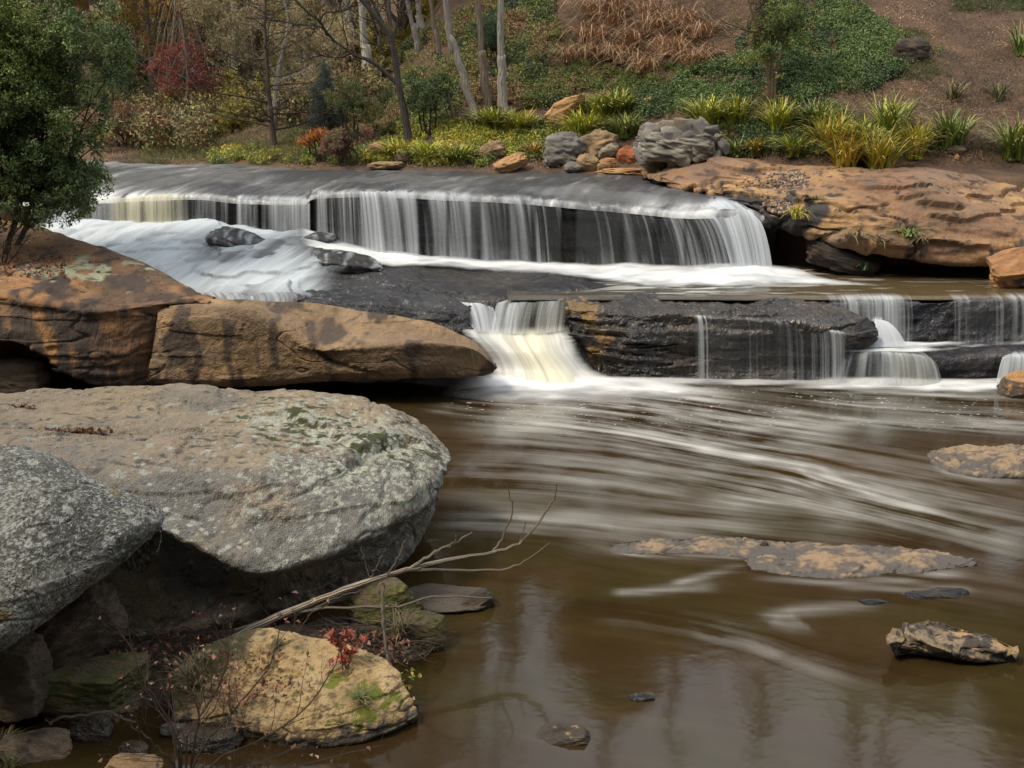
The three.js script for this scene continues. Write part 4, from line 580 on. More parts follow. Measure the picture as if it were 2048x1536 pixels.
// trickles over the dripping block and the right wall
veil('fine trickles over the front of the dripping block', R([[1385, 634, 10.22], [1450, 637, 10.2], [1530, 641, 10.18], [1600, 650, 10.15], [1660, 662, 10.12], [1690, 668, 10.12]]), R([[1390, 757, 10.16], [1455, 758, 10.15], [1535, 759, 10.14], [1605, 760, 10.13], [1665, 760, 10.12], [1692, 760, 10.12]]), { nu: 620, nv: 24, width: 1.5, freq: 2.4, dense: -0.12, seed: 31, back: 0.1, rise: 0.01, relief: 0.006, gain: px => 0.32 * (sst(1392, 1400, px) * sst(1428, 1420, px) + sst(1486, 1492, px) * sst(1506, 1500, px) + 0.7 * sst(1530, 1540, px) * sst(1605, 1590, px) + sst(1640, 1648, px) * sst(1694, 1688, px)) });
veil('thin veil over the right wall beside the dripping block', R([[1655, 597, 10.68], [1720, 596, 10.66], [1780, 596, 10.65], [1822, 596, 10.65]]), R([[1660, 686, 10.5], [1722, 688, 10.5], [1782, 690, 10.5], [1825, 690, 10.5]]), { nu: 300, nv: 24, width: 0.9, freq: 1.2, dense: 0.3, seed: 33, back: 0.15, gain: px => 0.15 * sst(1700, 1740, px) });
veil('scattered trickles over the right wall near the edge', R([[1905, 596, 10.63], [1960, 595, 10.62], [2020, 595, 10.6], [2120, 595, 10.6]]), R([[1908, 688, 10.5], [1962, 690, 10.48], [2022, 690, 10.46], [2120, 690, 10.46]]), { nu: 300, nv: 24, width: 1.1, freq: 1.2, dense: 0.02, seed: 34, back: 0.15 });
veil('slanting spill behind the dark knob', R([[1742, 648, 10.55], [1752, 640, 10.55], [1765, 640, 10.55]]), R([[1705, 694, 10.28], [1760, 694, 10.28], [1815, 694, 10.3]]), { nu: 140, nv: 40, width: 0.3, dense: 0.85, seed: 35, back: 0.05 });
veil('low rounded fall fanning out at the right of the dripping block', R([[1690, 706, 10.32], [1740, 704, 10.22], [1790, 706, 10.2], [1835, 708, 10.22], [1862, 716, 10.3]]), R([[1664, 766, 10.2], [1735, 768, 10.06], [1795, 768, 10.04], [1850, 768, 10.06], [1886, 764, 10.2]]), { nu: 340, nv: 30, width: 1.0, freq: 1.1, dense: 0.45, edge: 0.1, seed: 36, back: 0.12, tint: px => 0.35 * sst(1760, 1820, px) });
veil('short white spill by the orange rock at the right edge', R([[2005, 716, 10.25], [2030, 712, 10.22], [2060, 712, 10.22], [2100, 716, 10.22]]), R([[1992, 764, 10.1], [2022, 764, 10.05], [2060, 764, 10.05], [2100, 764, 10.05]]), { nu: 160, nv: 40, width: 0.45, dense: 0.75, seed: 37, back: 0.12 });
sheet('water', 'white water running along the shelf to the low rounded fall', [[[1690, 684, 10.42], [1760, 682, 10.42], [1850, 684, 10.42], [1960, 684, 10.4], [2100, 684, 10.4]], [[1680, 695, 10.34], [1760, 694, 10.32], [1850, 692, 10.33], [1960, 690, 10.33], [2100, 690, 10.33]], [[1690, 706, 10.27], [1760, 705, 10.2], [1850, 706, 10.2], [1960, 696, 10.26], [2100, 696, 10.26]]].map(R), { nu: 240, nv: 40, disp: p => 0.01 + 0.01 * fbm(p[0] * 5, 1, p[2] * 8, 2), color: (p, n, u, v) => { const s = fbm(p[0] * 3, 2, p[2] * 14, 3); return [0.6, 0.63, 0.65, clamp((0.75 + 0.8 * s - 0.6 * sst(0.45, 0.7, u)) * sst(0, 0.2, v) * sst(1, 0.8, v) * sst(0, 0.08, u))]; } });
// ---------------------------------------------------------------- land
const lin = (tab, x) => { for (let i = 1; i < tab.length; i++) if (x <= tab[i][0]) { const [a, b] = [tab[i - 1], tab[i]], t = clamp((x - a[0]) / (b[0] - a[0])), s = t * t * (3 - 2 * t); return lerp(a[1], b[1], s); } return tab[tab.length - 1][1]; };
const toe = x => lin([[-30, 18], [-6, 17], [-3, 15.7], [0, 15.05], [1.5, 14.8], [2.6, 13.9], [4, 12.95], [30, 12.9]], x);
function landH(x, d) {
  const t = toe(x), q = d - t, hb = lin([[-6, 1.7], [0, 1.72], [2.5, 1.8], [4, 1.84]], x);
  let h;
  if (q > 0) {
    const s = lin([[-6, 0.05], [-3.4, 0.16], [0.4, 0.5], [4, 0.6]], x);
    h = hb + s * (q < 0.5 ? q * q : q - 0.25) + lin([[-8, 0.1], [-1, 0]], x) * Math.max(0, d - 22) + lin([[-8, 0.38], [-1, 0.1], [2, 0]], x) * Math.max(0, d - 34);
    const top = lin([[-6, 7], [2, 7.4], [30, 7.6]], x); if (h > top - 2) h = top - 2 + 2 * (1 - Math.exp(-(h - top + 2) / 2));
    h += 0.10 * fbm(x * 0.8, d * 0.8, 3, 3) * sst(0, 1.5, q) + 0.035 * fbm(x * 4, d * 4, 7, 3) * sst(0, 0.6, q);
  } else h = hb - 2.6 * sst(0, 1.0, -q);
  const side = Math.max(sst(-6.6, -8.4, x + (d - 12) * 0.3), sst(6.3, 8.6, x - (d - 12) * 0.3) * sst(2, 6, d)) * 2.0 - 0.7 + 0.1 * fbm(x, d, 5, 3);
  return Math.max(h, side);
}
function onLand(px, py) { // where the line of sight meets the land
  const [a, b] = slopes(px, py); let d = 12.6;
  while (d < 60) { if (EYE + b * d < landH(a * d, d)) { let lo = d - 0.1, hi = d; for (let k = 0; k < 12; k++) { const m = (lo + hi) / 2; if (EYE + b * m < landH(a * m, m)) hi = m; else lo = m; } return [a * hi, landH(a * hi, hi), -hi]; } d += 0.1; }
  return null;
}
{
  const nx = 300, nz = 250, pos = [], col = [], uv = [], idx = [];
  for (let j = 0; j < nz; j++) for (let i = 0; i < nx; i++) {
    const sx = i / (nx - 1) * 2 - 1, x = sx * (12 + 38 * sx * sx), s = j / (nz - 1), d = lerp(-6, 12, Math.min(1, s / 0.12)) + (s > 0.12 ? 10 * (s - 0.12) / 0.88 + 38 * ((s - 0.12) / 0.88) ** 3 : 0), h = landH(x, d);
    pos.push(x, h, -d); uv.push(x, d);
    const n1 = fbm(x * 1.2, d * 1.2, 2, 4), n2 = fbm(x * 5, d * 5, 9, 4, 0.7), n3_ = fbm(x * 24, d * 24, 4, 2);
    let c = mix3([0.115, 0.07, 0.045], [0.075, 0.048, 0.033], sst(-0.2, 0.3, n2));
    c = mix3(c, [0.2, 0.12, 0.07], sst(0.1, 0.45, n3_) * 0.6);
    const lf = sst(-1.5, -3.8, x - (d - 15) * 0.1);
    c = mix3(c, mix3([0.15, 0.085, 0.04], [0.075, 0.08, 0.022], sst(-0.1, 0.25, n1 + n2 * 0.4)), lf * 0.85);
    c = mix3(c, [0.30, 0.11, 0.045], sst(0.18, 0.34, fbm(x * 0.9 + 3, d * 0.9, 12, 3)) * sst(4, 1.5, x) * sst(-1.5, 0, x) * 0.7);
    col.push(...c);
  }
  for (let j = 0; j < nz - 1; j++) for (let i = 0; i < nx - 1; i++) { const a = j * nx + i, b = a + 1, c = a + nx, e = c + 1; idx.push(a, b, c, b, e, c); }
  const g = new THREE.BufferGeometry(); g.setAttribute('position', new THREE.Float32BufferAttribute(pos, 3)); g.setAttribute('color', new THREE.Float32BufferAttribute(col, 3)); g.setAttribute('uv', new THREE.Float32BufferAttribute(uv, 2)); g.setIndex(idx); g.computeVertexNormals();
  tag(put('hillside', g, new THREE.MeshStandardMaterial({ vertexColors: true, map: grainTex, bumpMap: grainBump, bumpScale: 0.05, roughness: 1 })), 'steep mulched bank and leafy ground behind the river', 'hillside', null, 'structure');
}
// ---------------------------------------------------------------- leaves, blades, limbs
const V3 = (x, y, z) => new THREE.Vector3(x, y, z);
function leafTris(out, c, dir, nrm, len, wid, fold = 0.25) { // a folded pointed leaf: two halves
  const s = V3().crossVectors(dir, nrm).normalize(), p = (a, b, h) => out.push(c.x + dir.x * a + s.x * b + nrm.x * h, c.y + dir.y * a + s.y * b + nrm.y * h, c.z + dir.z * a + s.z * b + nrm.z * h);
  const m = len * 0.45, w = wid / 2, f = wid * fold;
  p(0, 0, 0); p(m, w, f); p(len, 0, -f * 0.6); p(0, 0, 0); p(len, 0, -f * 0.6); p(m, -w, f);
}
function triGeo(arr) { const g = new THREE.BufferGeometry(); g.setAttribute('position', new THREE.Float32BufferAttribute(arr, 3)); g.computeVertexNormals(); return g; }
function unit(r) { const z = r() * 2 - 1, a = r() * 6.2832, k = Math.sqrt(1 - z * z); return V3(k * Math.cos(a), z, k * Math.sin(a)); }
function clumpGeo(n, R_, len, wid, seed, droop = 0.3) { const r = rng(seed), out = []; for (let i = 0; i < n; i++) { const c = unit(r).multiplyScalar(R_ * Math.cbrt(r())), d = unit(r); d.y -= droop; d.normalize(); const u = unit(r); u.y = Math.abs(u.y) + 0.6; const nn = u.sub(d.clone().multiplyScalar(u.dot(d))).normalize(); leafTris(out, c, d, nn, len * (0.7 + r() * 0.6), wid * (0.7 + r() * 0.6)); } return triGeo(out); }
const LEAFY = [1, 2, 3].map(k => clumpGeo(14, 1, 0.62, 0.34, k)), NARROW = [4, 5].map(k => clumpGeo(14, 1, 0.8, 0.16, k, 0.9)), ROUND = [6, 7].map(k => clumpGeo(12, 1, 0.55, 0.5, k, 0)), SPARSE = [8, 9].map(k => clumpGeo(9, 1, 0.3, 0.19, k, 0.7)), NEEDLE = [10, 11].map(k => clumpGeo(26, 1, 0.9, 0.07, k, 0.2));
const leafMat = new THREE.MeshPhysicalMaterial({ color: 0xffffff, roughness: 0.62, transmission: 0.3, thickness: 0, side: THREE.DoubleSide });
const DUM = new THREE.Object3D(), COL = new THREE.Color();
// points: [x, y, z, size, colour]; one InstancedMesh per leaf shape, the first the crown itself
function scatter(name, parent, geo, pts, r, mat = leafMat, upright) {
  const m = new THREE.InstancedMesh(geo, mat, pts.length); m.name = parent === scene ? numbered(name) : name; shadow(m);
  pts.forEach((p, i) => { DUM.position.set(p[0], p[1], p[2]); if (upright) DUM.rotation.set((r() - 0.5) * upright, r() * 6.283, (r() - 0.5) * upright); else DUM.rotation.set(r() * 6.283, r() * 6.283, r() * 6.283); DUM.scale.setScalar(p[3]); DUM.updateMatrix(); m.setMatrixAt(i, DUM.matrix); COL.setRGB(...p[4]); m.setColorAt(i, COL); });
  parent.add(m); return m;
}
function leafMass(shapes, pts, r) { // the same scatter joined into one mesh
  const per = shapes.map(s => s.attributes.position.count), tot = pts.reduce((q, _, i) => q + per[i % shapes.length], 0), P_ = new Float32Array(tot * 3), N_ = new Float32Array(tot * 3), C_ = new Float32Array(tot * 3); let o = 0;
  const m = new THREE.Matrix4(), q = new THREE.Quaternion(), eu = new THREE.Euler();
  pts.forEach((p, i) => {
    const s = shapes[i % shapes.length], sp = s.attributes.position.array, sn = s.attributes.normal.array, n = per[i % shapes.length]; eu.set(r() * 6.283, r() * 6.283, r() * 6.283); q.setFromEuler(eu); m.makeRotationFromQuaternion(q); const E = m.elements, k = p[3];
    for (let v = 0; v < n; v++, o++) { const x = sp[v * 3], y = sp[v * 3 + 1], z = sp[v * 3 + 2], a = sn[v * 3], b = sn[v * 3 + 1], c = sn[v * 3 + 2]; for (let t = 0; t < 3; t++) { P_[o * 3 + t] = p[t] + k * (E[t] * x + E[4 + t] * y + E[8 + t] * z); N_[o * 3 + t] = E[t] * a + E[4 + t] * b + E[8 + t] * c; C_[o * 3 + t] = p[4][t]; } }
  });
  const g = new THREE.BufferGeometry(); g.setAttribute('position', new THREE.BufferAttribute(P_, 3)); g.setAttribute('normal', new THREE.BufferAttribute(N_, 3)); g.setAttribute('color', new THREE.BufferAttribute(C_, 3)); return g;
}
const crownMat = new THREE.MeshPhysicalMaterial({ vertexColors: true, roughness: 0.6, transmission: 0.35, thickness: 0, side: THREE.DoubleSide });
function tube(pts, radii, seg = 6, wob = 0.12, seed = 0) { // a limb through points (arrays), radius along it
  const n = pts.length, pos = [], uv = [], idx = []; let len = 0; const up = V3(0.13, 0.02, 0.99);
  for (let i = 0; i < n; i++) {
    const a = V3(...pts[Math.max(0, i - 1)]), b = V3(...pts[Math.min(n - 1, i + 1)]), t = b.sub(a).normalize(), s = V3().crossVectors(t, up).normalize(), q = V3().crossVectors(t, s);
    if (i) len += dist(pts[i], pts[i - 1]);
    for (let k = 0; k <= seg; k++) { const an = k % seg / seg * 6.2832, rr = radii[i] * (1 + wob * n3(Math.cos(an) * 1.5 + seed, len * 4, Math.sin(an) * 1.5)); pos.push(pts[i][0] + rr * (s.x * Math.cos(an) + q.x * Math.sin(an)), pts[i][1] + rr * (s.y * Math.cos(an) + q.y * Math.sin(an)), pts[i][2] + rr * (s.z * Math.cos(an) + q.z * Math.sin(an))); uv.push(k / seg * 0.5, len * 0.6); }
  }
  for (let i = 0; i < n - 1; i++) for (let k = 0; k < seg; k++) { const a = i * (seg + 1) + k, b = a + 1, c = a + seg + 1, d = c + 1; idx.push(a, c, b, b, c, d); }
  const g = new THREE.BufferGeometry(); g.setAttribute('position', new THREE.Float32BufferAttribute(pos, 3)); g.setAttribute('uv', new THREE.Float32BufferAttribute(uv, 2)); g.setIndex(idx); g.computeVertexNormals(); return g;
}
function smoothPath(pts, n, r, jit = 0) { const o = []; for (let i = 0; i < n; i++) { const p = along(pts, i / (n - 1) * (pts.length - 1)); if (jit && i && i < n - 1) for (let k = 0; k < 3; k++) p[k] += (r() - 0.5) * jit; o.push(p); } return o; }
const taper = (n, a, b, p = 1) => Array.from({ length: n }, (_, i) => lerp(a, b, (i / (n - 1)) ** p));
const barkBump = tex(256, (u, v) => { const x = 0.5 + 0.5 * tiled(u, v * 0.999, 10, 50, 4) + 0.25 * Math.sin(u * 60 + 5 * tiled(u, v, 4, 8, 2)); return [x, x, x]; }, false, 2);
const barkTex = tex(256, (u, v) => { const x = 0.8 + 0.35 * tiled(u, v, 12, 60, 4) + 0.3 * sst(0.2, 0.5, tiled(u, v, 5, 66, 3)); return [x, x, x]; }, false, 2);
const bark = (r, g, b) => new THREE.MeshStandardMaterial({ color: rgb(r, g, b), map: barkTex, bumpMap: barkBump, bumpScale: 0.02, roughness: 0.95 });
const B_GREY = bark(0.27, 0.245, 0.215), B_BROWN = bark(0.18, 0.14, 0.105), B_DARK = bark(0.05, 0.042, 0.038), B_PALE = bark(0.36, 0.34, 0.29), B_TWIG = bark(0.09, 0.06, 0.045);
// side limbs of a limb: bent twigs that leave it, returns geometries and tips
function limbs(path, radii, o, r) {
  const gs = [], tips = [], n = path.length;
  for (let k = 0; k < o.n; k++) {
    const t = lerp(o.from ?? 0.35, o.to ?? 0.98, (k + r() * 0.8) / o.n), p = along(path, t * (n - 1)), q = along(path, Math.min(1, t + 0.05) * (n - 1)), dir = V3(q[0] - p[0], q[1] - p[1], q[2] - p[2]).normalize();
    const side = unit(r); side.sub(dir.clone().multiplyScalar(side.dot(dir))).normalize();
    const d = dir.clone().multiplyScalar(o.rise ?? 0.6).add(side).normalize(); if (d.y < -0.12) d.y = -d.y * 0.5; const L = o.len * (0.6 + r() * 0.7) * lerp(1, 0.45, ((t - (o.from ?? 0.35)) / (1 - (o.from ?? 0.35))) ** 1.3);
    const pts = [p]; let c = V3(...p), m = 5, dd = d.clone(); for (let i = 1; i <= m; i++) { dd.add(unit(r).multiplyScalar(0.22)).add(V3(0, o.lift ?? 0.06, 0)).normalize(); c = c.clone().addScaledVector(dd, L / m); pts.push([c.x, c.y, c.z]); }
    const r0 = Math.min(along(radii.map(x => [x]), t * (n - 1))[0] * 0.6, L * (o.thick ?? 0.03)), rad = taper(m + 1, r0, r0 * 0.25);
    gs.push(tube(pts, rad, o.seg ?? 4, 0)); tips.push(...pts.slice(2));
    if (o.sub && L > 0.25) { const s = limbs(pts, rad, { ...o.sub, len: L * (o.sub.len ?? 0.45) }, r); gs.push(...s.gs); tips.push(...s.tips); }
  }
  return { gs, tips };
}
const strip = g => { g.deleteAttribute('uv1'); return g; };
// a tree or shrub: stems (paths in the world with a foot radius), limbs, and leaves round limb tips and in blobs
let plantSeed = 100;
function plant(name, label, category, o) {
  const r = rng(o.seed ?? plantSeed++), foot = o.stems[0].pts[0], g = base(name, foot), gs = [], tips = [];
  for (const s of o.stems) {
    const n = s.n ?? 14, path = smoothPath(s.pts, n, r, s.jit ?? 0.02), rad = taper(n, s.r, s.r1 ?? s.r * 0.3, 0.9); if (s.flare) { rad[0] *= 1.5; rad[1] *= 1.12; }
    gs.push(tube(path, rad, s.seg ?? 8, 0.16, r() * 9));
    if (o.limbs) { const l = limbs(path, rad, o.limbs, r); gs.push(...l.gs); tips.push(...l.tips); }
  }
  const pts = [], lf = o.leaf;
  const shade = p => { const k = fbm(p[0] * (lf.cs ?? 1.4) + 7, p[1] * (lf.cs ?? 1.4), p[2] * (lf.cs ?? 1.4), 2) * 0.9 + 0.5 + (r() - 0.5) * 0.5, i = clamp(k) * (lf.colors.length - 1), a = Math.floor(i), c = mix3(lf.colors[a], lf.colors[Math.min(a + 1, lf.colors.length - 1)], i - a), v = 0.7 + 0.6 * r(); return [c[0] * v, c[1] * v, c[2] * v]; };
  if (lf) {
    if (lf.tipN) for (const t of tips) for (let k = 0; k < lf.tipN; k++) if (r() < (lf.tipP ?? 1)) { const p = [t[0] + (r() - 0.5) * lf.spread, t[1] + (r() - 0.5) * lf.spread, t[2] + (r() - 0.5) * lf.spread]; pts.push([...p, lf.size * (0.7 + 0.6 * r()), shade(p)]); }
    for (const b of o.blobs ?? []) {
      const N = b.n; let tries = 0, made = 0;
      while (made < N && tries++ < N * 8) { const u = unit(r), k = Math.cbrt(r() * 0.92 + 0.08), p = [b.c[0] + u.x * b.r[0] * k, b.c[1] + u.y * b.r[1] * k, b.c[2] + u.z * b.r[2] * k]; if (fbm(p[0] * (lf.gs ?? 2.2), p[1] * (lf.gs ?? 2.2), p[2] * (lf.gs ?? 2.2), 2) < (lf.gate ?? -0.1)) continue; if (k > 0.62 && fbm(p[0] * 4, p[1] * 4, p[2] * 4 + 3, 2) < (k - 0.8) * 1.1) continue; made++; pts.push([...p, lf.size * (0.7 + 0.6 * r()), shade(p)]); }
      if (b.limb !== 0) for (let k = 0; k < (b.limb ?? 8); k++) { const s = o.stems[k % o.stems.length], a = along(s.pts, (0.35 + 0.6 * r()) * (s.pts.length - 1)), u = unit(r), e = [b.c[0] + u.x * b.r[0] * 0.8, b.c[1] + u.y * b.r[1] * 0.8, b.c[2] + u.z * b.r[2] * 0.8], m = [lerp(a[0], e[0], 0.5), lerp(a[1], e[1], 0.5) + 0.1, lerp(a[2], e[2], 0.5)]; gs.push(tube(smoothPath([a, m, e], 7, r, 0.06), taper(7, s.r * 0.35, s.r * 0.08), 4, 0)); }
    }
  }
  const rel = q => q.translate(-foot[0], -foot[1], -foot[2]);
  put('trunk', rel(mergeGeometries(gs)), o.bark ?? B_BROWN, g);
  if (pts.length) { const local = pts.map(p => [p[0] - foot[0], p[1] - foot[1], p[2] - foot[2], p[3], p[4]]), shapes = lf.shapes ?? LEAFY; put('crown', leafMass(shapes, local, r), crownMat, g); }
  return tag(g, label, category, o.group);
}
const up = (p, x, y, z) => [p[0] + x, p[1] + y, p[2] + z];
// ---------------------------------------------------------------- trees on the bank and behind
const G_DARK = [0.03, 0.055, 0.018], G_MID = [0.09, 0.135, 0.028], G_LIGHT = [0.19, 0.23, 0.04], G_YEL = [0.38, 0.34, 0.045], YEL = [0.6, 0.42, 0.045], OLIVE = [0.19, 0.155, 0.05], ORNG = [0.34, 0.13, 0.025], BRN = [0.23, 0.12, 0.055], RED = [0.28, 0.05, 0.03], DRED = [0.14, 0.03, 0.02], TANL = [0.38, 0.26, 0.12], IVY = [0.06, 0.11, 0.03], IVY2 = [0.115, 0.185, 0.045];
const trunkTo = (px, py, tops, h = 9) => { // foot on the land, then photograph places up the stem, then on upward
  const f = onLand(px, py), d = -f[2], pts = [up(f, 0, -0.15, 0), ...tops.map(([x, y]) => P(x, y, d))], a = pts[pts.length - 2], b = pts[pts.length - 1], k = h / dist(a, b); pts.push([b[0] + (b[0] - a[0]) * k * 0.7, b[1] + (b[1] - a[1]) * k, b[2] + (b[2] - a[2]) * k]); return pts; };
const tall = (label, px, py, tops, rpx, bk, colors, o = {}) => { const pts = trunkTo(px, py, tops, o.h ?? 8), d = -pts[0][2], r = rpx * d / FOCAL, t = pts[pts.length - 1]; return plant('tree', label, 'tree', { stems: [{ pts, r, r1: r * 0.35, n: 22, flare: true, seg: 10, jit: 0.03 }], limbs: { n: o.nl ?? 10, from: 0.8, len: o.len ?? 3, rise: 0.7, thick: 0.014, sub: { n: 5, from: 0.3, len: 0.5, rise: 0.6, thick: 0.015 } }, bark: bk, leaf: { shapes: SPARSE, size: 0.2, tipN: 2, tipP: 0.6, spread: 0.6, colors }, ...o.more }); };
tall('straight rough-barked tree, rightmost of the three slim trunks on the bank', 1008, 234, [[1003, 120], [1000, 0]], 11, B_GREY, [OLIVE, YEL, BRN]);
tall('middle of the three slim trunks on the bank', 978, 222, [[966, 110], [957, 0]], 10, B_BROWN, [OLIVE, YEL, G_LIGHT]);
tall('leaning patchy-barked tree, leftmost of the three slim trunks', 955, 236, [[925, 150], [903, 75], [890, 0]], 9, B_GREY, [OLIVE, G_YEL, BRN]);
tall('thick dark leaning trunk in the cluster at the wood edge', 722, 170, [[692, 95], [672, 40], [645, -10]], 19, B_BROWN, [OLIVE, BRN, ORNG], { h: 9 });
tall('grey slim trunk in front of the thick dark leaning one', 727, 172, [[708, 100], [694, 0]], 10, B_GREY, [OLIVE, YEL]);
tall('pale grey straight trunk, rightmost of the cluster at the wood edge', 738, 185, [[731, 100], [722, 0]], 12, B_PALE, [OLIVE, YEL, BRN]);
tall('slim brown trunk behind the cluster at the wood edge', 660, 130, [[652, 60], [648, 0]], 11, B_BROWN, [G_YEL, OLIVE]);
tall('slim pale trunk left of the thick dark leaning one', 668, 150, [[650, 70], [636, 0]], 8, B_PALE, [OLIVE, YEL]);
tall('straight brown trunk between the cluster and the forked trunk', 785, 120, [[780, 60], [776, 0]], 8, B_BROWN, [G_YEL, YEL]);
tall('slim grey trunk right of the forked one', 905, 90, [[900, 40], [897, 0]], 6, B_GREY, [G_YEL, OLIVE]);
tall('straight slim trunk behind the left of the bare sapling', 470, 235, [[468, 120], [466, 0]], 7, B_GREY, [OLIVE, TANL]);
tall('slim dark trunk between the bare sapling and the trunk cluster', 615, 225, [[612, 110], [606, 0]], 7, B_BROWN, [OLIVE, G_YEL]);
tall('thin forked trunk among yellow leaves high on the bank', 838, 105, [[828, 50], [815, 0]], 7, B_GREY, [YEL, G_YEL]);
tall('twin of slender trunks above the bank shrubs, the lower one', 880, 120, [[873, 60], [862, 0]], 6, B_BROWN, [G_YEL, OLIVE]);
tall('twin of slender trunks above the bank shrubs, the upper one', 845, 60, [[838, 30], [836, 0]], 9, B_PALE, [YEL, G_YEL]);
{ // dark bare tree leaning over from the bank foot
  const f = onLand(820, 290), d = -f[2], q = pts => pts.map(([x, y, e = 0]) => P(x, y, d + e)), k = d / FOCAL;
  plant('tree', 'dark bare tree with long limbs reaching left above the ledge', 'tree', { stems: [{ pts: [up(f, 0, -0.1, 0), ...q([[812, 240], [797, 175], [785, 95], [765, 50], [735, 15], [700, -30], [650, -120]])], r: 8.5 * k, r1: 2.5 * k, n: 22, flare: true }, { pts: q([[797, 172], [770, 145], [740, 122], [700, 105], [660, 72], [640, 45, -0.2], [600, 10, -0.3], [560, -30, -0.4]]), r: 4.5 * k, r1: 1.2 * k, n: 20, seg: 6 }, { pts: q([[660, 72], [640, 55], [590, 48], [540, 40], [490, 36]]), r: 2.4 * k, r1: 0.8 * k, n: 14, seg: 5 }, { pts: q([[785, 95], [790, 60], [800, 20], [805, -40]]), r: 3.5 * k, r1: 1 * k, n: 12, seg: 5 }, { pts: q([[765, 50], [745, 0], [742, -40]]), r: 4 * k, r1: 1 * k, n: 10, seg: 5 }, { pts: q([[700, 105], [680, 115], [640, 112], [600, 125]]), r: 2 * k, r1: 0.6 * k, n: 10, seg: 5 }, { pts: q([[640, 45], [650, 25], [690, 22], [705, 5]]), r: 2 * k, r1: 0.8 * k, n: 10, seg: 5 }], limbs: { n: 9, from: 0.4, len: 0.7, rise: 0.7, thick: 0.012, sub: { n: 4, from: 0.2, len: 0.5, rise: 0.6, thick: 0.014 } }, bark: B_DARK });
}
{ // bare cone-shaped sapling
  const f = onLand(548, 302), d = -f[2], k = d / FOCAL;
  plant('tree', 'slender bare sapling with thin level twigs beside the wood', 'tree', { stems: [{ pts: [up(f, 0, -0.05, 0), P(541, 230, d), P(535, 150, d), P(531, 90, d), P(530, 20, d), P(529, -40, d)], r: 7 * k, r1: 1 * k, n: 18, flare: true }], limbs: { n: 46, from: 0.12, len: 1.5, rise: 0.12, lift: 0.05, thick: 0.009, sub: { n: 5, from: 0.25, len: 0.4, rise: 0.5, thick: 0.01 } }, bark: B_TWIG, leaf: { shapes: SPARSE, size: 0.05, tipN: 1, tipP: 0.12, spread: 0.1, colors: [OLIVE, TANL] } });
  const e = onLand(560, 285), dd = -e[2] + 1.5;
  plant('tree', 'pale crooked little tree with hanging seed tufts behind the bare sapling', 'tree', { stems: [{ pts: [P(548, 295, dd), P(552, 190, dd), P(558, 140, dd), P(566, 100, dd), P(575, 40, dd), P(560, -30, dd)], r: 0.06, r1: 0.02, n: 16 }, { pts: [P(556, 150, dd), P(525, 120, dd), P(490, 98, dd), P(450, 92, dd)], r: 0.028, r1: 0.01, n: 10 }, { pts: [P(554, 165, dd), P(600, 145, dd), P(650, 120, dd), P(690, 90, dd)], r: 0.026, r1: 0.01, n: 10 }, { pts: [P(566, 100, dd), P(520, 60, dd), P(450, 45, dd), P(410, 20, dd)], r: 0.026, r1: 0.01, n: 10 }, { pts: [P(550, 215, dd), P(580, 210, dd), P(600, 190, dd), P(625, 160, dd)], r: 0.02, r1: 0.008, n: 10 }], limbs: { n: 12, from: 0.3, len: 0.8, rise: 0.6, thick: 0.012, sub: { n: 4, from: 0.3, len: 0.5, rise: 0.4 } }, bark: B_PALE, leaf: { shapes: NARROW, size: 0.07, tipN: 2, tipP: 0.55, spread: 0.35, colors: [[0.34, 0.27, 0.13], [0.42, 0.34, 0.19], [0.2, 0.17, 0.06]] } });
}
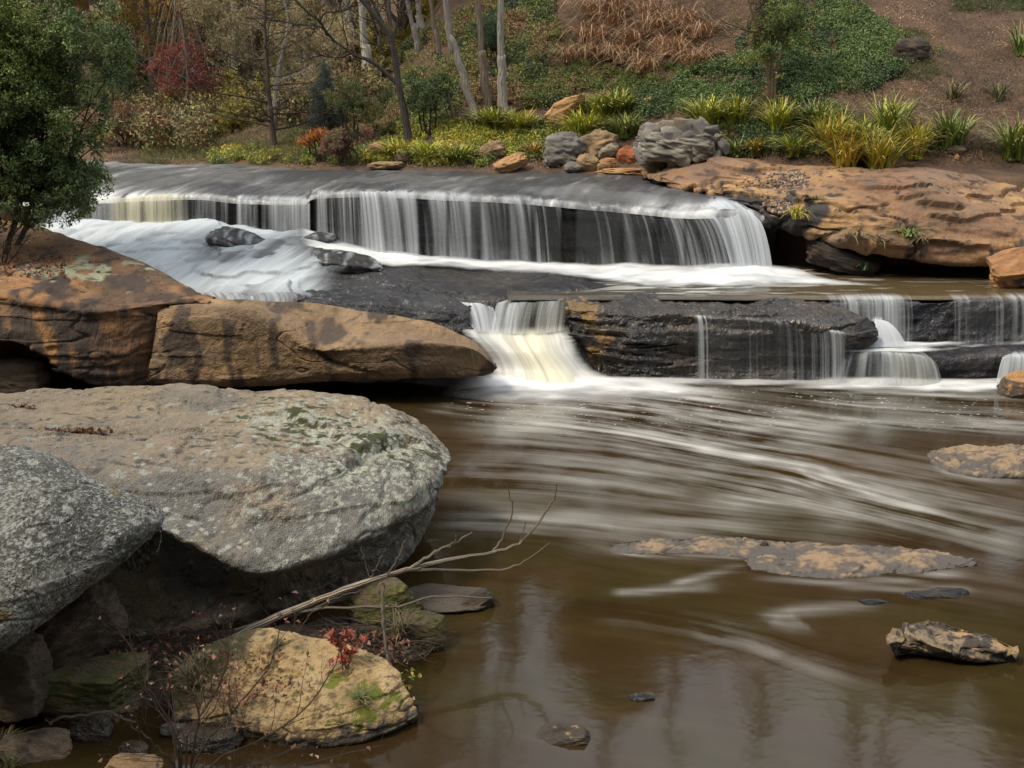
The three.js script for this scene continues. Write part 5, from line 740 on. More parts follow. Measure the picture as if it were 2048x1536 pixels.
// leafy shrub and tree of many stems at the left edge
{
  const d = 11.2, q = (x, y, e = 0) => P(x, y, d + e);
  const stems = [[-40, 505, -90, 250, -60, 40], [-20, 510, 10, 300, 60, 60], [10, 512, 50, 380, 110, 200], [-60, 505, -120, 300, -200, 90], [20, 515, 70, 430, 140, 350]].map(([a, b, c, e, f, g], i) => ({ pts: [q(a, b, i * 0.1 - 0.2), q(c, e, i * 0.15 - 0.3), q(f, g, i * 0.2 - 0.4)], r: 0.035, r1: 0.01, n: 12 }));
  const s = (x, y, rx, ry, n, e = 0) => ({ c: q(x, y, e), r: [rx * d / FOCAL, ry * d / FOCAL, 0.75], n, limb: 10 });
  plant('shrub', 'tall dense dark green leafy shrub overhanging the left ledge', 'shrub', { stems, blobs: [s(15, 60, 170, 130, 2100), s(30, 190, 175, 130, 2600), s(15, 310, 160, 110, 2100), s(95, 360, 95, 62, 800), s(30, 415, 100, 50, 420), s(-60, 400, 90, 70, 300), s(165, 240, 60, 60, 200), s(195, 70, 50, 70, 240), s(215, 150, 35, 30, 70), s(175, 385, 28, 45, 70), s(140, 420, 26, 40, 60), s(-180, 150, 150, 260, 700)], bark: B_TWIG, limbs: { n: 16, from: 0.3, len: 0.9, rise: 0.5, lift: 0.0, thick: 0.012, sub: { n: 4, len: 0.5 } }, leaf: { shapes: LEAFY, size: 0.056, gate: -0.04, gs: 3.2, cs: 1.2, tipN: 1, spread: 0.14, colors: [[0.05, 0.085, 0.018], [0.085, 0.14, 0.026], [0.15, 0.21, 0.036], [0.22, 0.27, 0.05]] } });
  plant('shrub', 'thin weedy stems with yellowing leaves at the foot of the tall shrub', 'shrub', { stems: [[10, 530, 20, 480, 40, 455], [0, 530, -10, 470, 20, 440], [15, 530, 45, 490, 62, 470], [5, 530, 10, 480, 60, 440]].map(([a, b, c, e, f, g]) => ({ pts: [P(a, b, 10.8), P(c, e, 10.8), P(f, g, 10.75)], r: 0.008, r1: 0.003, n: 8, seg: 5 })), limbs: { n: 7, from: 0.2, len: 0.22, rise: 0.6, thick: 0.02 }, bark: B_TWIG, leaf: { shapes: SPARSE, size: 0.05, tipN: 1, tipP: 0.6, spread: 0.1, colors: [[0.1, 0.09, 0.03], [0.2, 0.14, 0.04], OLIVE] } });
}
// wood behind, left: each tree by itself
const back = (label, x, yb, d, rpx, tops, blobs, colors, o = {}) => { // yb photograph height of the foot
  const X = slopes(x, yb)[0] * d, h = landH(X, d), k = d / FOCAL, f = [X, h - 0.1, -d], top = o.top ?? 9;
  const stem = { pts: [f, ...tops.map(([a, b]) => P(a, b, d)), [X + (o.lean ?? 0), h + top, -d]], r: rpx * k, r1: rpx * k * 0.35, n: 16, flare: true };
  return plant(o.name ?? 'tree', label, o.category ?? 'tree', { stems: [stem], bark: o.bark ?? B_BROWN, limbs: o.limbs ?? { n: 9, from: 0.25, len: 2.2, rise: 0.6, thick: 0.014, sub: { n: 4, from: 0.3, len: 0.5 } }, blobs: blobs.map(([a, b, rx, ry, n, e = 0]) => ({ c: P(a, b, d + e), r: [rx * k, ry * k, rx * k * 0.8], n, limb: 5 })), leaf: { shapes: o.shapes ?? LEAFY, size: (o.size ?? 5.5) * k, gate: o.gate ?? -0.15, gs: o.gs ?? 1.6, cs: 0.8, colors, tipN: o.tipN ?? 1, tipP: 0.6, spread: 0.6 } });
};
back('red-leaved small tree in the dark wood', 378, 285, 23, 4, [[376, 210], [374, 140]], [[370, 110, 62, 34, 260], [335, 140, 38, 30, 170], [410, 150, 58, 30, 210], [360, 172, 62, 20, 150], [420, 185, 45, 14, 70]], [DRED, RED, [0.3, 0.09, 0.035]], { top: 3.4, size: 4.2, gate: -0.35, tipN: 2, bark: B_PALE, limbs: { n: 10, from: 0.5, len: 1.2, rise: 0.3, thick: 0.012, sub: { n: 3, len: 0.5 } } });
back('pale straight trunk left of the red-leaved tree', 305, 235, 27, 8, [[302, 150], [297, 60]], [[310, 60, 80, 60, 420], [300, -60, 130, 80, 700]], [OLIVE, YEL, G_YEL], { bark: B_PALE });
back('dark trunk behind the pale one in the wood', 272, 225, 31, 9, [[270, 130], [267, 0]], [[230, -20, 110, 70, 500], [260, 60, 70, 40, 260]], [BRN, ORNG, OLIVE], { bark: B_BROWN });
back('yellow-leaved tree over the red-leaved one', 300, 240, 34, 6, [[300, 100]], [[300, 22, 75, 28, 420], [395, 60, 55, 55, 340], [385, 85, 30, 30, 200]], [YEL, [0.42, 0.30, 0.04], OLIVE], { bark: B_DARK });
back('rusty orange-leaved tree at the back behind the tall shrub', 180, 230, 32, 9, [[176, 120], [172, 0]], [[140, 30, 90, 60, 700], [230, 40, 70, 45, 420], [200, 75, 60, 40, 320]], [BRN, ORNG, [0.24, 0.12, 0.03]], {});
back('green leafy sapling between the tall shrub and the red-leaved tree', 225, 285, 21, 3, [[225, 180], [228, 100]], [[215, 95, 60, 50, 520], [240, 150, 45, 60, 420], [190, 200, 45, 60, 420]], [G_DARK, G_MID, G_LIGHT], { top: 3, limbs: { n: 8, from: 0.3, len: 0.8, rise: 0.5, thick: 0.012 } });
back('olive tree with thinning leaves behind the bare sapling', 470, 265, 28, 6, [[468, 150], [465, 0]], [[460, 60, 95, 60, 700], [540, 110, 80, 55, 520], [430, 120, 60, 40, 300]], [OLIVE, TANL, G_YEL, BRN], {});
back('green and orange leaved tree right of the bare sapling', 610, 262, 24, 5, [[606, 150], [600, 30]], [[600, 70, 75, 60, 720], [640, 130, 55, 50, 420], [575, 20, 80, 40, 420]], [G_MID, G_YEL, OLIVE, ORNG], {});
back('yellow-green tree filling the gap above the pale trunk cluster', 810, 110, 25, 6, [[808, 50], [806, 0]], [[790, 60, 45, 70, 800], [860, 60, 50, 70, 760], [760, 20, 45, 60, 420], [920, 30, 60, 60, 520]], [G_YEL, YEL, G_LIGHT, OLIVE], {});
back('dark evergreen behind the red-leaved tree', 440, 260, 36, 8, [[440, 100]], [[420, 140, 120, 110, 900], [280, 170, 100, 90, 700], [560, 170, 110, 80, 700]], [[0.045, 0.07, 0.03], [0.06, 0.085, 0.035], [0.09, 0.1, 0.04]], { size: 5 });
back('dark tree deep in the wood behind the tall shrub', 90, 250, 38, 10, [[90, 100]], [[90, 100, 170, 140, 1200], [250, 120, 120, 110, 800]], [[0.06, 0.08, 0.035], [0.09, 0.1, 0.045], [0.18, 0.12, 0.06]], { size: 5 });
back('brown-leaved tree deep in the wood behind the trunk cluster', 660, 180, 33, 10, [[662, 60]], [[660, 60, 110, 100, 900], [560, 40, 120, 60, 700]], [OLIVE, BRN, [0.2, 0.17, 0.06]], {});
back('thin brown tree left of the pale crooked tree', 430, 262, 25, 4, [[428, 170], [425, 60]], [[425, 90, 60, 50, 420], [450, 170, 60, 50, 420], [400, 40, 60, 40, 320]], [OLIVE, BRN, TANL], { top: 6 });
back('yellow-leaved understory tree behind the bare sapling', 505, 262, 23, 4, [[505, 190], [508, 120]], [[510, 150, 60, 45, 460], [560, 170, 50, 50, 380], [480, 190, 50, 35, 300]], [G_YEL, OLIVE, G_MID], { top: 4, limbs: { n: 8, from: 0.3, len: 1, rise: 0.5, thick: 0.012 } });
back('dull green understory tree between the bare sapling and the conifer shrub', 590, 262, 21, 4, [[592, 200], [596, 120]], [[600, 170, 50, 50, 460], [570, 215, 55, 30, 320], [625, 200, 40, 40, 260]], [G_DARK, OLIVE, G_MID, BRN], { top: 4, limbs: { n: 8, from: 0.3, len: 0.8, rise: 0.5, thick: 0.012 } });
back('olive tree crowding behind the trunk cluster', 760, 160, 22, 5, [[758, 80], [755, 10]], [[755, 80, 45, 55, 520], [690, 110, 45, 50, 420], [640, 60, 50, 50, 380]], [OLIVE, G_YEL, BRN, G_MID], { top: 6 });
// shrubs at the foot of the wood

const bush = (name, label, x, y, d, blobs, colors, o = {}) => { const k = d / FOCAL, X = slopes(x, y)[0] * d, f = [X, o.h ?? landH(X, d) - 0.03, -d]; return plant(name, label, o.category ?? 'shrub', { stems: Array.from({ length: 4 }, (_, i) => ({ pts: [up(f, (i - 1.5) * 0.06, 0, 0), P(x + (i - 1.5) * 12, y - 14, d), P(blobs[i % blobs.length][0], blobs[i % blobs.length][1], d)], r: 0.018, r1: 0.006, n: 7, seg: 5 })), limbs: { n: 6, from: 0.3, len: 0.35, rise: 0.7, thick: 0.02 }, bark: B_TWIG, blobs: blobs.map(([a, b, rx, ry, n]) => ({ c: P(a, b, d), r: [rx * k, ry * k, (o.deep ?? 1) * rx * k], n, limb: 6 })), leaf: { shapes: o.shapes ?? LEAFY, size: (o.size ?? 5) * k, gate: o.gate ?? -0.2, gs: 3, cs: 1.5, colors }, group: o.group }); };
bush('shrub', 'rust-brown hydrangea-like shrub right of the tall green shrub', 250, 282, 19.5, [[245, 235, 75, 30, 620], [205, 245, 45, 26, 260], [300, 245, 35, 24, 240]], [BRN, [0.22, 0.12, 0.045], [0.13, 0.07, 0.035]], { shapes: ROUND });
bush('shrub', 'low dark green shrub under the red-leaved tree', 335, 255, 24, [[335, 222, 45, 18, 300]], [G_DARK, [0.04, 0.07, 0.035], G_MID], {});
bush('shrub', 'yellow-leaved shrub left of the bare sapling', 480, 290, 21, [[470, 215, 45, 35, 320], [505, 225, 40, 40, 300], [440, 245, 40, 25, 180]], [G_YEL, OLIVE, YEL], {});
bush('shrub', 'blue-green conifer shrub at the foot of the bank', 655, 258, 18, [[655, 238, 48, 18, 200], [656, 212, 38, 18, 170], [652, 186, 28, 18, 120], [650, 162, 18, 18, 70], [650, 140, 9, 16, 30]], [[0.025, 0.05, 0.04], [0.05, 0.085, 0.07], [0.02, 0.04, 0.025]], { shapes: NEEDLE, size: 8 });
bush('shrub', 'mixed green bush on the slope under the trunk cluster', 700, 235, 17, [[695, 190, 45, 38, 420], [730, 215, 50, 30, 360]], [G_MID, OLIVE, G_LIGHT, BRN], {});
bush('shrub', 'pink and red leaved shrub at the water by the grass bank', 695, 322, 15.8, [[690, 285, 48, 28, 420], [720, 265, 40, 26, 260], [665, 300, 35, 18, 160]], [[0.24, 0.11, 0.08], [0.33, 0.13, 0.11], OLIVE, [0.14, 0.1, 0.05]], { size: 4.5 });
bush('fern', 'bright orange fern beside the pink and red shrub', 635, 300, 16.2, [[630, 268, 22, 14, 60], [612, 282, 18, 8, 40]], [[0.5, 0.2, 0.03], [0.42, 0.17, 0.03]], { shapes: NARROW, size: 9, category: 'fern' });
bush('shrub', 'dark green arching shrub behind the bare dark tree', 855, 225, 16.6, [[850, 190, 48, 32, 360], [880, 170, 30, 20, 160]], [G_DARK, G_MID, [0.04, 0.09, 0.025]], { shapes: NARROW, size: 9 });
bush('shrub', 'tall green conifer shrub between the slim trunks', 1000, 150, 18, [[985, 95, 30, 60, 420]], [[0.03, 0.06, 0.018], [0.05, 0.1, 0.03]], { shapes: NEEDLE, size: 8 });
{ const f = onLand(908, 248), d = -f[2]; plant('tree', 'small leafy sapling left of the slim trunks', 'tree', { stems: [{ pts: [f, P(902, 215, d), P(893, 185, d), P(885, 140, d)], r: 0.035, r1: 0.01, n: 10 }], limbs: { n: 9, from: 0.4, len: 0.5, rise: 0.5, thick: 0.015 }, blobs: [{ c: P(890, 165, d), r: [0.3, 0.3, 0.3], n: 200, limb: 4 }], leaf: { shapes: LEAFY, size: 0.04, colors: [G_MID, G_LIGHT, OLIVE], gs: 4, tipN: 1, spread: 0.15 } }); }
{ // leafy sapling on the right slope
  const f = onLand(1543, 208), d = -f[2], k = d / FOCAL, q = (x, y) => P(x, y, d);
  plant('tree', 'young leafy tree with several thin stems standing on the ivy slope', 'tree', { stems: [[1538, 1520, 1490], [1543, 1545, 1540], [1550, 1575, 1600]].map((a, i) => ({ pts: [up(f, (i - 1) * 0.05, -0.05, 0), q(a[0], 150), q(a[1], 70), q(a[2], -20), q(a[2], -90)], r: 0.03, r1: 0.008, n: 12, seg: 6 })), limbs: { n: 12, from: 0.35, len: 0.8, rise: 0.6, thick: 0.012, sub: { n: 3, len: 0.5 } }, bark: bark(0.25, 0.18, 0.1), blobs: [[1540, 20, 70, 55, 420], [1500, 90, 45, 45, 260], [1580, 75, 45, 45, 240], [1545, -50, 85, 50, 380], [1545, 125, 45, 30, 110]].map(([a, b, rx, ry, n]) => ({ c: q(a, b), r: [rx * k, ry * k, rx * k], n, limb: 4 })), leaf: { shapes: LEAFY, size: 0.045, gate: -0.05, gs: 3.5, cs: 2, colors: [[0.1, 0.15, 0.03], [0.16, 0.22, 0.04], [0.24, 0.27, 0.05], [0.34, 0.32, 0.07]] } });
}
// tall trees on the crest, above the picture, that the pool mirrors
{
  const r = rng(4);
  const spots = [[-17, 30, 13.5], [-13, 27, 12.5], [-10, 25, 12.5], [-7, 28, 14], [-4.4, 25, 12.5], [-2.4, 27, 13.5], [0.0, 25, 9.6], [2.6, 26, 13.4], [4.7, 24.5, 11.3], [6.8, 26.5, 12.8], [9.0, 24.5, 12.0], [11.4, 26, 14], [14, 25, 15], [17.5, 28, 16]];
  const words = ['farthest to the left', 'above the far left wood', 'above the tall shrub', 'behind the red-leaved tree', 'above the trunk cluster', 'above the bare dark tree', 'shortest, above the slim trunks', 'above the dry grass', 'above the ivy', 'above the leafy sapling', 'above the bare mulch', 'above the right edge', 'beyond the right edge', 'farthest to the right'];
  spots.forEach(([x, d, top], i) => { const h = landH(x, d), m = (y, q, n) => ({ c: [x + (r() - 0.5) * 1.4, y, -d + (r() - 0.5)], r: [q, Math.min(q * 0.85, (top - h) * 0.3), q], n, limb: 5 }), H = top - h; plant('tree', `tall woodland tree on the crest, ${words[i]}`, 'tree', { stems: [{ pts: [[x, h - 0.2, -d], [x + r() - 0.5, h + H * 0.5, -d], [x + (r() - 0.5) * 1.2, top + 3.5, -d]], r: 0.24, r1: 0.1, n: 14 }], blobs: [m(h + H * 0.35, 1.7, 150), m(h + H * 0.62, 2.0, 220), m(top - 1.2, 1.7, 170)], limbs: { n: 8, from: 0.4, len: 2.6, rise: 0.8, thick: 0.014, sub: { n: 4, len: 0.5 } }, bark: B_BROWN, leaf: { shapes: ROUND, size: 0.4, gate: -0.25, gs: 0.9, colors: [OLIVE, BRN, G_YEL, ORNG] }, group: 'trees on the crest' }); });
}

// unseen trees added round the viewpoint to keep low sky light off the rock faces
{
  const spots = [[-9.8, 5.5, 'beside the left ledge'], [-12.5, 0.5, 'between the left ledge and the viewpoint'], [-8.5, -3, 'on the left, nearest the water'], [-5, -5.5, 'behind the viewpoint, left of centre'], [0, -6.5, 'straight behind the viewpoint'], [4.8, -6, 'behind the viewpoint, right of centre'], [9.2, -3, 'on the right, behind the pool'], [11.5, 2.5, 'on the right bank beyond the pool']];
  const r = rng(14);
  for (const [x, d, w] of spots) { const h = Math.max(0, landH(x, d)), c = (y, q) => ({ c: [x + (r() - 0.5) * 1.5, h + y, -d + (r() - 0.5)], r: [q, q * 0.75, q], n: 420, limb: 4 }); plant('tree', `added unseen broad leafy tree on the near bank ${w}`, 'tree', { stems: [{ pts: [[x, h - 0.3, -d], [x + 0.3, h + 3, -d], [x, h + (d === 5.5 ? 5 : 9), -d]], r: 0.22, r1: 0.07, n: 12 }], blobs: d === 5.5 ? [c(2.4, 2), c(4.2, 2.2)] : [c(2.6, 2.4), c(5.2, 3), c(8, 3), c(10.5, 2.4)], bark: B_BROWN, leaf: { shapes: ROUND, size: 0.5, gate: -0.3, gs: 0.8, colors: [G_MID, OLIVE, BRN] }, group: 'added unseen trees on the near bank' }); }
}
// ---------------------------------------------------------------- ground cover on the bank
function inPoly(x, y, q) { let c = false; for (let i = 0, j = q.length - 1; i < q.length; j = i++) if ((q[i][1] > y) !== (q[j][1] > y) && x < (q[j][0] - q[i][0]) * (y - q[i][1]) / (q[j][1] - q[i][1]) + q[i][0]) c = !c; return c; }
function cover(name, label, category, polys, n, o) {
  const r = rng(o.seed), pts = [];
  for (const [poly, w] of polys) {
    const xs = poly.map(p => p[0]), ys = poly.map(p => p[1]), a = Math.min(...xs), b = Math.max(...xs), c = Math.min(...ys), d = Math.max(...ys);
    let m = Math.round(n * w), t = 0;
    while (m > 0 && t++ < n * 20) {
      const x = lerp(a, b, r()), y = lerp(c, d, r()); if (!inPoly(x + 26 * fbm(x / 40, y / 40, 3, 3), y + 20 * fbm(x / 40, y / 40, 8, 3), poly)) continue;
      if (o.gate !== undefined && fbm(x / (o.gs ?? 45), y / (o.gs ?? 45) * 1.6, o.seed, 3) < o.gate) { if (r() < 0.9) continue; }
      const q = onLand(x, y); if (!q) continue; m--;
      const k = clamp(0.5 + 0.8 * fbm(q[0] * 2, q[2] * 2, o.seed + 3, 2) + (r() - 0.5) * 0.6) * (o.colors.length - 1), i = Math.floor(k), cc = mix3(o.colors[i], o.colors[Math.min(i + 1, o.colors.length - 1)], k - i), v = 0.65 + 0.7 * r();
      pts.push([q[0], q[1] + (o.lift ?? 0.04) * (0.4 + r() * 1.2), q[2], o.size * (0.6 + 0.8 * r()), [cc[0] * v, cc[1] * v, cc[2] * v]]);
    }
  }
  return tag(scatter(name, scene, o.geo, pts, r, leafMat, o.upright), label, category, null, 'stuff');
}
const box = (a, b, c, d) => [[a, b], [c, b], [c, d], [a, d]];
cover('fallen_leaves', 'brown leaf and bark litter strewn over the whole bank', 'leaf litter', [[box(560, 60, 1300, 340), 0.4], [box(1300, -30, 2100, 335), 0.5], [box(180, 240, 620, 330), 0.25]], 30000, { seed: 3, geo: clumpGeo(3, 1, 0.9, 0.5, 77, 0.1), size: 0.032, lift: 0.014, colors: [[0.05, 0.035, 0.025], [0.13, 0.08, 0.05], [0.28, 0.18, 0.1], [0.46, 0.32, 0.2]] });
cover('ivy', 'dark green ivy blanket climbing the slope round the leafy sapling', 'ivy', [[[[1330, 235], [1340, 185], [1400, 150], [1480, 120], [1500, 50], [1580, 0], [1690, 0], [1760, 60], [1830, 110], [1800, 150], [1730, 190], [1620, 205], [1540, 210], [1480, 225], [1400, 215]], 0.8], [box(1270, 175, 1420, 240), 0.12], [box(1480, 250, 1660, 318), 0.1]], 9500, { seed: 5, geo: ROUND[0], size: 0.048, lift: 0.07, gate: -0.12, colors: [[0.035, 0.07, 0.02], IVY, IVY2, [0.13, 0.2, 0.05]] });
cover('ground_plants', 'yellow-green low plants covering the bank foot between the trunks and the ledge', 'ground cover', [[[[720, 320], [760, 270], [860, 230], [960, 235], [1080, 240], [1200, 210], [1300, 215], [1290, 260], [1160, 270], [1080, 315], [1000, 325], [860, 335]], 0.7], [box(420, 300, 720, 330), 0.14], [box(600, 285, 760, 325), 0.12]], 8500, { seed: 7, geo: LEAFY[1], size: 0.055, lift: 0.05, gate: -0.1, colors: [G_MID, [0.2, 0.24, 0.035], [0.34, 0.35, 0.045], [0.5, 0.42, 0.06]] });
cover('ground_plants', 'mixed green weeds between the lily clumps above the sandstone', 'ground cover', [[[[1430, 325], [1440, 240], [1520, 205], [1640, 200], [1740, 250], [1860, 265], [1900, 300], [1800, 320], [1640, 322]], 0.7], [[[1120, 40], [1180, 130], [1300, 150], [1420, 130], [1350, 200], [1180, 200], [1080, 150]], 0.5], [[[1560, 20], [1660, 5], [1760, 40], [1850, 90], [1880, 120], [1800, 150], [1700, 190], [1600, 180]], 0.35]], 4200, { seed: 17, geo: LEAFY[0], size: 0.05, lift: 0.05, gate: 0.0, colors: [IVY2, G_LIGHT, [0.12, 0.18, 0.04], OLIVE, [0.28, 0.26, 0.06]] });
cover('undergrowth', 'tangled olive undergrowth on the slope below the trunks', 'undergrowth', [[[[630, 290], [640, 180], [700, 130], [800, 90], [900, 40], [1000, -10], [1100, -10], [1120, 60], [1080, 130], [1180, 190], [1090, 215], [900, 225], [760, 270]], 1]], 9000, { seed: 9, geo: LEAFY[2], size: 0.06, lift: 0.1, gate: -0.12, colors: [G_DARK, G_MID, G_LIGHT, OLIVE, [0.28, 0.22, 0.08], BRN] });
cover('undergrowth', 'dim brown and olive undergrowth filling the wood floor on the left', 'undergrowth', [[box(190, 120, 640, 262), 0.7], [box(560, 60, 760, 240), 0.35], [box(200, 262, 420, 310), 0.12]], 5500, { seed: 10, geo: LEAFY[0], size: 0.13, lift: 0.35, gate: -0.15, gs: 60, colors: [[0.08, 0.08, 0.03], OLIVE, BRN, [0.15, 0.18, 0.05], [0.34, 0.27, 0.07]] });
cover('grass', 'bright short grass on the far bank left of the bare sapling', 'grass', [[[[420, 330], [520, 300], [620, 285], [720, 300], [700, 325]], 0.6], [box(560, 250, 640, 300), 0.2], [box(280, 280, 540, 325), 0.25]], 5200, { seed: 11, geo: NEEDLE[0], size: 0.06, lift: 0.02, upright: 0.5, colors: [[0.09, 0.11, 0.025], [0.15, 0.15, 0.03], [0.22, 0.17, 0.05]] });
cover('weeds', 'sparse dry stems and weeds scattered over the mulch slope', 'weeds', [[box(1620, 90, 2080, 330), 0.7], [box(1080, 0, 1500, 140), 0.5]], 1500, { seed: 23, geo: clumpGeo(7, 1, 1.4, 0.06, 91, -0.8), size: 0.055, lift: 0.03, upright: 0.6, colors: [[0.1, 0.1, 0.03], [0.26, 0.17, 0.09], [0.16, 0.17, 0.05], [0.34, 0.2, 0.1]] });
cover('grass', 'thin pale green grass patches high on the mulch slope', 'grass', [[box(1740, 60, 1860, 140), 0.25], [box(1650, 40, 1760, 90), 0.15], [box(1900, -20, 2060, 25), 0.35], [box(1700, 130, 1900, 160), 0.12]], 1500, { seed: 13, geo: NEEDLE[1], size: 0.06, lift: 0.02, upright: 0.5, colors: [[0.06, 0.09, 0.02], [0.1, 0.15, 0.03], [0.14, 0.17, 0.05]] });

// ---------------------------------------------------------------- blade clumps: lilies and dry grass
function bladeGeo(n, h, spread, w, seed, cols, arch = 1) {
  const r = rng(seed), pos = [], col = [];
  for (let i = 0; i < n; i++) {
    const a = r() * 6.283, lean = spread * (0.25 + 0.75 * r()), H = h * (0.6 + 0.5 * r()), bx = (r() - 0.5) * spread * 0.35, bz = (r() - 0.5) * spread * 0.35, ca = Math.cos(a), sa = Math.sin(a), m = 5, c0 = cols[Math.floor(r() * cols.length)], v = 0.7 + 0.6 * r(), tip = r() < 0.3 ? [0.36, 0.24, 0.09] : c0;
    const at = t => { const o = lean * t ** 1.5, y = H * (t * (1.25 - 0.25 * arch) - arch * 0.55 * t ** 3.2 * (lean / spread)); return [bx + ca * o, y, bz + sa * o]; };
    for (let k = 0; k < m; k++) {
      const p = at(k / m), q = at((k + 1) / m), w0 = w * (1 - (k / m) ** 2 * 0.9) / 2, w1 = w * (1 - ((k + 1) / m) ** 2 * 0.97) / 2, A = [p[0] - sa * w0, p[1], p[2] + ca * w0], B = [p[0] + sa * w0, p[1], p[2] - ca * w0], C = [q[0] - sa * w1, q[1], q[2] + ca * w1], D = [q[0] + sa * w1, q[1], q[2] - ca * w1];
      pos.push(...A, ...B, ...C, ...B, ...D, ...C);
      for (const t of [k, k, k + 1, k, k + 1, k + 1]) { const c = mix3(c0, tip, (t / m) ** 3); col.push(c[0] * v, c[1] * v, c[2] * v); }
    }
  }
  const g = triGeo(pos); g.setAttribute('color', new THREE.Float32BufferAttribute(col, 3)); return g;
}
const bladeMat = new THREE.MeshPhysicalMaterial({ vertexColors: true, roughness: 0.55, transmission: 0.3, thickness: 0, side: THREE.DoubleSide });
const GR = [[0.10, 0.17, 0.03], [0.16, 0.22, 0.035], [0.24, 0.28, 0.045]], YG = [[0.34, 0.38, 0.035], [0.5, 0.48, 0.045], [0.25, 0.31, 0.035]], YY = [[0.55, 0.40, 0.04], [0.45, 0.36, 0.04], [0.28, 0.26, 0.04]];
let bladeSeed = 1;
function lily(label, px, py, w, h, cols, o = {}) { const q = o.at ?? onLand(px, py), k = -q[2] / FOCAL; const m = put(o.name ?? 'lily_clump', bladeGeo(o.n ?? 170, h * k * 1.35, w * k * 1.0, (o.bw ?? 3.8) * k, bladeSeed++ * 7, cols, o.arch ?? 1), bladeMat); m.position.set(q[0], q[1] - 0.01, q[2]); return tag(m, label, o.category ?? 'plant', o.group ?? 'strappy lily clumps on the bank'); }
lily('yellow-green strappy clump right behind the stone outcrop', 1415, 250, 110, 58, YG);
lily('green strappy clump touching the right of the one behind the stone outcrop', 1472, 250, 80, 56, GR.concat(YG));
lily('lone strappy clump just under the foot of the leafy sapling', 1556, 265, 85, 62, YG);
lily('green strappy clump between the sapling and the big yellow row', 1632, 255, 100, 56, GR);
lily('small golden tuft below the sapling beside the ivy', 1511, 310, 45, 34, YY);
lily('thin strappy clump in the ivy left of the golden row', 1590, 312, 90, 44, GR.concat(YG));
lily('broad yellow-green clump, leftmost of the big row on the outcrop edge', 1662, 300, 115, 76, YG.concat(YY));
lily('golden clump at the front of the big row', 1688, 338, 100, 74, YY);
lily('bright yellow-green clump at the front, right of the golden one', 1758, 342, 112, 84, YG.concat(YY));
lily('tall green clump at the back of the big row', 1780, 275, 110, 84, GR.concat(YG));
lily('golden green clump at the right of the big row', 1826, 316, 80, 72, YY.concat(YG));
lily('yellowing clump filling the middle of the big row', 1722, 300, 90, 60, YG);
lily('dark green spiky clump standing apart right of the big row', 1900, 296, 105, 72, GR);
lily('dark green spiky clump cut by the right edge', 2026, 318, 105, 82, GR);
lily('small thin tuft on bare mulch above the spiky clump', 1908, 200, 50, 42, [[0.09, 0.1, 0.03], [0.16, 0.14, 0.06]], { n: 40, bw: 3 });
lily('small thin tuft on bare mulch near the right edge', 1996, 200, 46, 38, [[0.09, 0.1, 0.03], [0.16, 0.14, 0.06]], { n: 36, bw: 3 });
lily('tall green tuft at the right edge high on the slope', 2045, 110, 70, 60, GR, { n: 50 });
lily('green strappy clump at the foot of the rough-barked slim trunk', 985, 255, 100, 42, GR.concat(YG));
lily('yellow-green strappy clump right of the rough-barked slim trunk', 1040, 262, 80, 40, YG);
lily('yellow-green strappy clump below the orange slab', 1165, 268, 100, 46, YG);
lily('green strappy clump right of the orange slab', 1205, 235, 110, 50, GR.concat(YG));
lily('green strappy clump left of the stone outcrop', 1252, 275, 80, 46, GR);
lily('yellow-green strappy clump above the stone outcrop', 1240, 225, 90, 44, YG.concat(GR));
lily('small green grass clump at the water left of the tan wedge', 915, 325, 70, 36, GR.concat(YG));
lily('yellow-green clump by the foot of the bare dark tree', 795, 315, 90, 34, YG.concat(YY));
lily('yellow-green clump right of the bare dark tree', 860, 318, 90, 34, YG);
lily('golden small shrubby tuft beside the grey bank rock', 1068, 312, 50, 30, [[0.46, 0.28, 0.03], [0.4, 0.2, 0.04]], { n: 50 });
lily('green clump where the bank meets the outcrop, left of the golden tuft', 1470, 312, 70, 40, GR, { n: 45 });
// dry grass
const DRY = [[0.42, 0.26, 0.15], [0.34, 0.2, 0.1], [0.5, 0.34, 0.2]], dryAt = [[1180, 70], [1225, 40], [1270, 75], [1310, 50], [1250, 110], [1200, 105], [1340, 95], [1385, 115], [1300, 20], [1190, 15], [1360, 40], [1150, 110], [1290, 130], [1245, 5], [1400, 60]];
const dryWords = ['in the left half of the brown patch', 'in the upper middle of the brown patch', 'at the heart of the brown patch', 'right of the heart of the brown patch', 'under the heart of the brown patch', 'lower left in the brown patch', 'right of the middle, over the ivy', 'lowest right, touching the ivy', 'at the top right of the middle', 'at the top left of the brown patch', 'in the upper right of the brown patch', 'farthest left in the brown patch', 'lowest in the brown patch', 'at the very top of the brown patch', 'farthest right in the brown patch'];
dryAt.forEach(([x, y], i) => lily(`drooping tan dry grass tuft ${dryWords[i]}`, x, y + 14, 130, 62, DRY, { name: 'dry_grass_tuft', n: 150, bw: 1.8, arch: 1.7, group: 'dry grass tufts on the slope', category: 'dry grass' }));

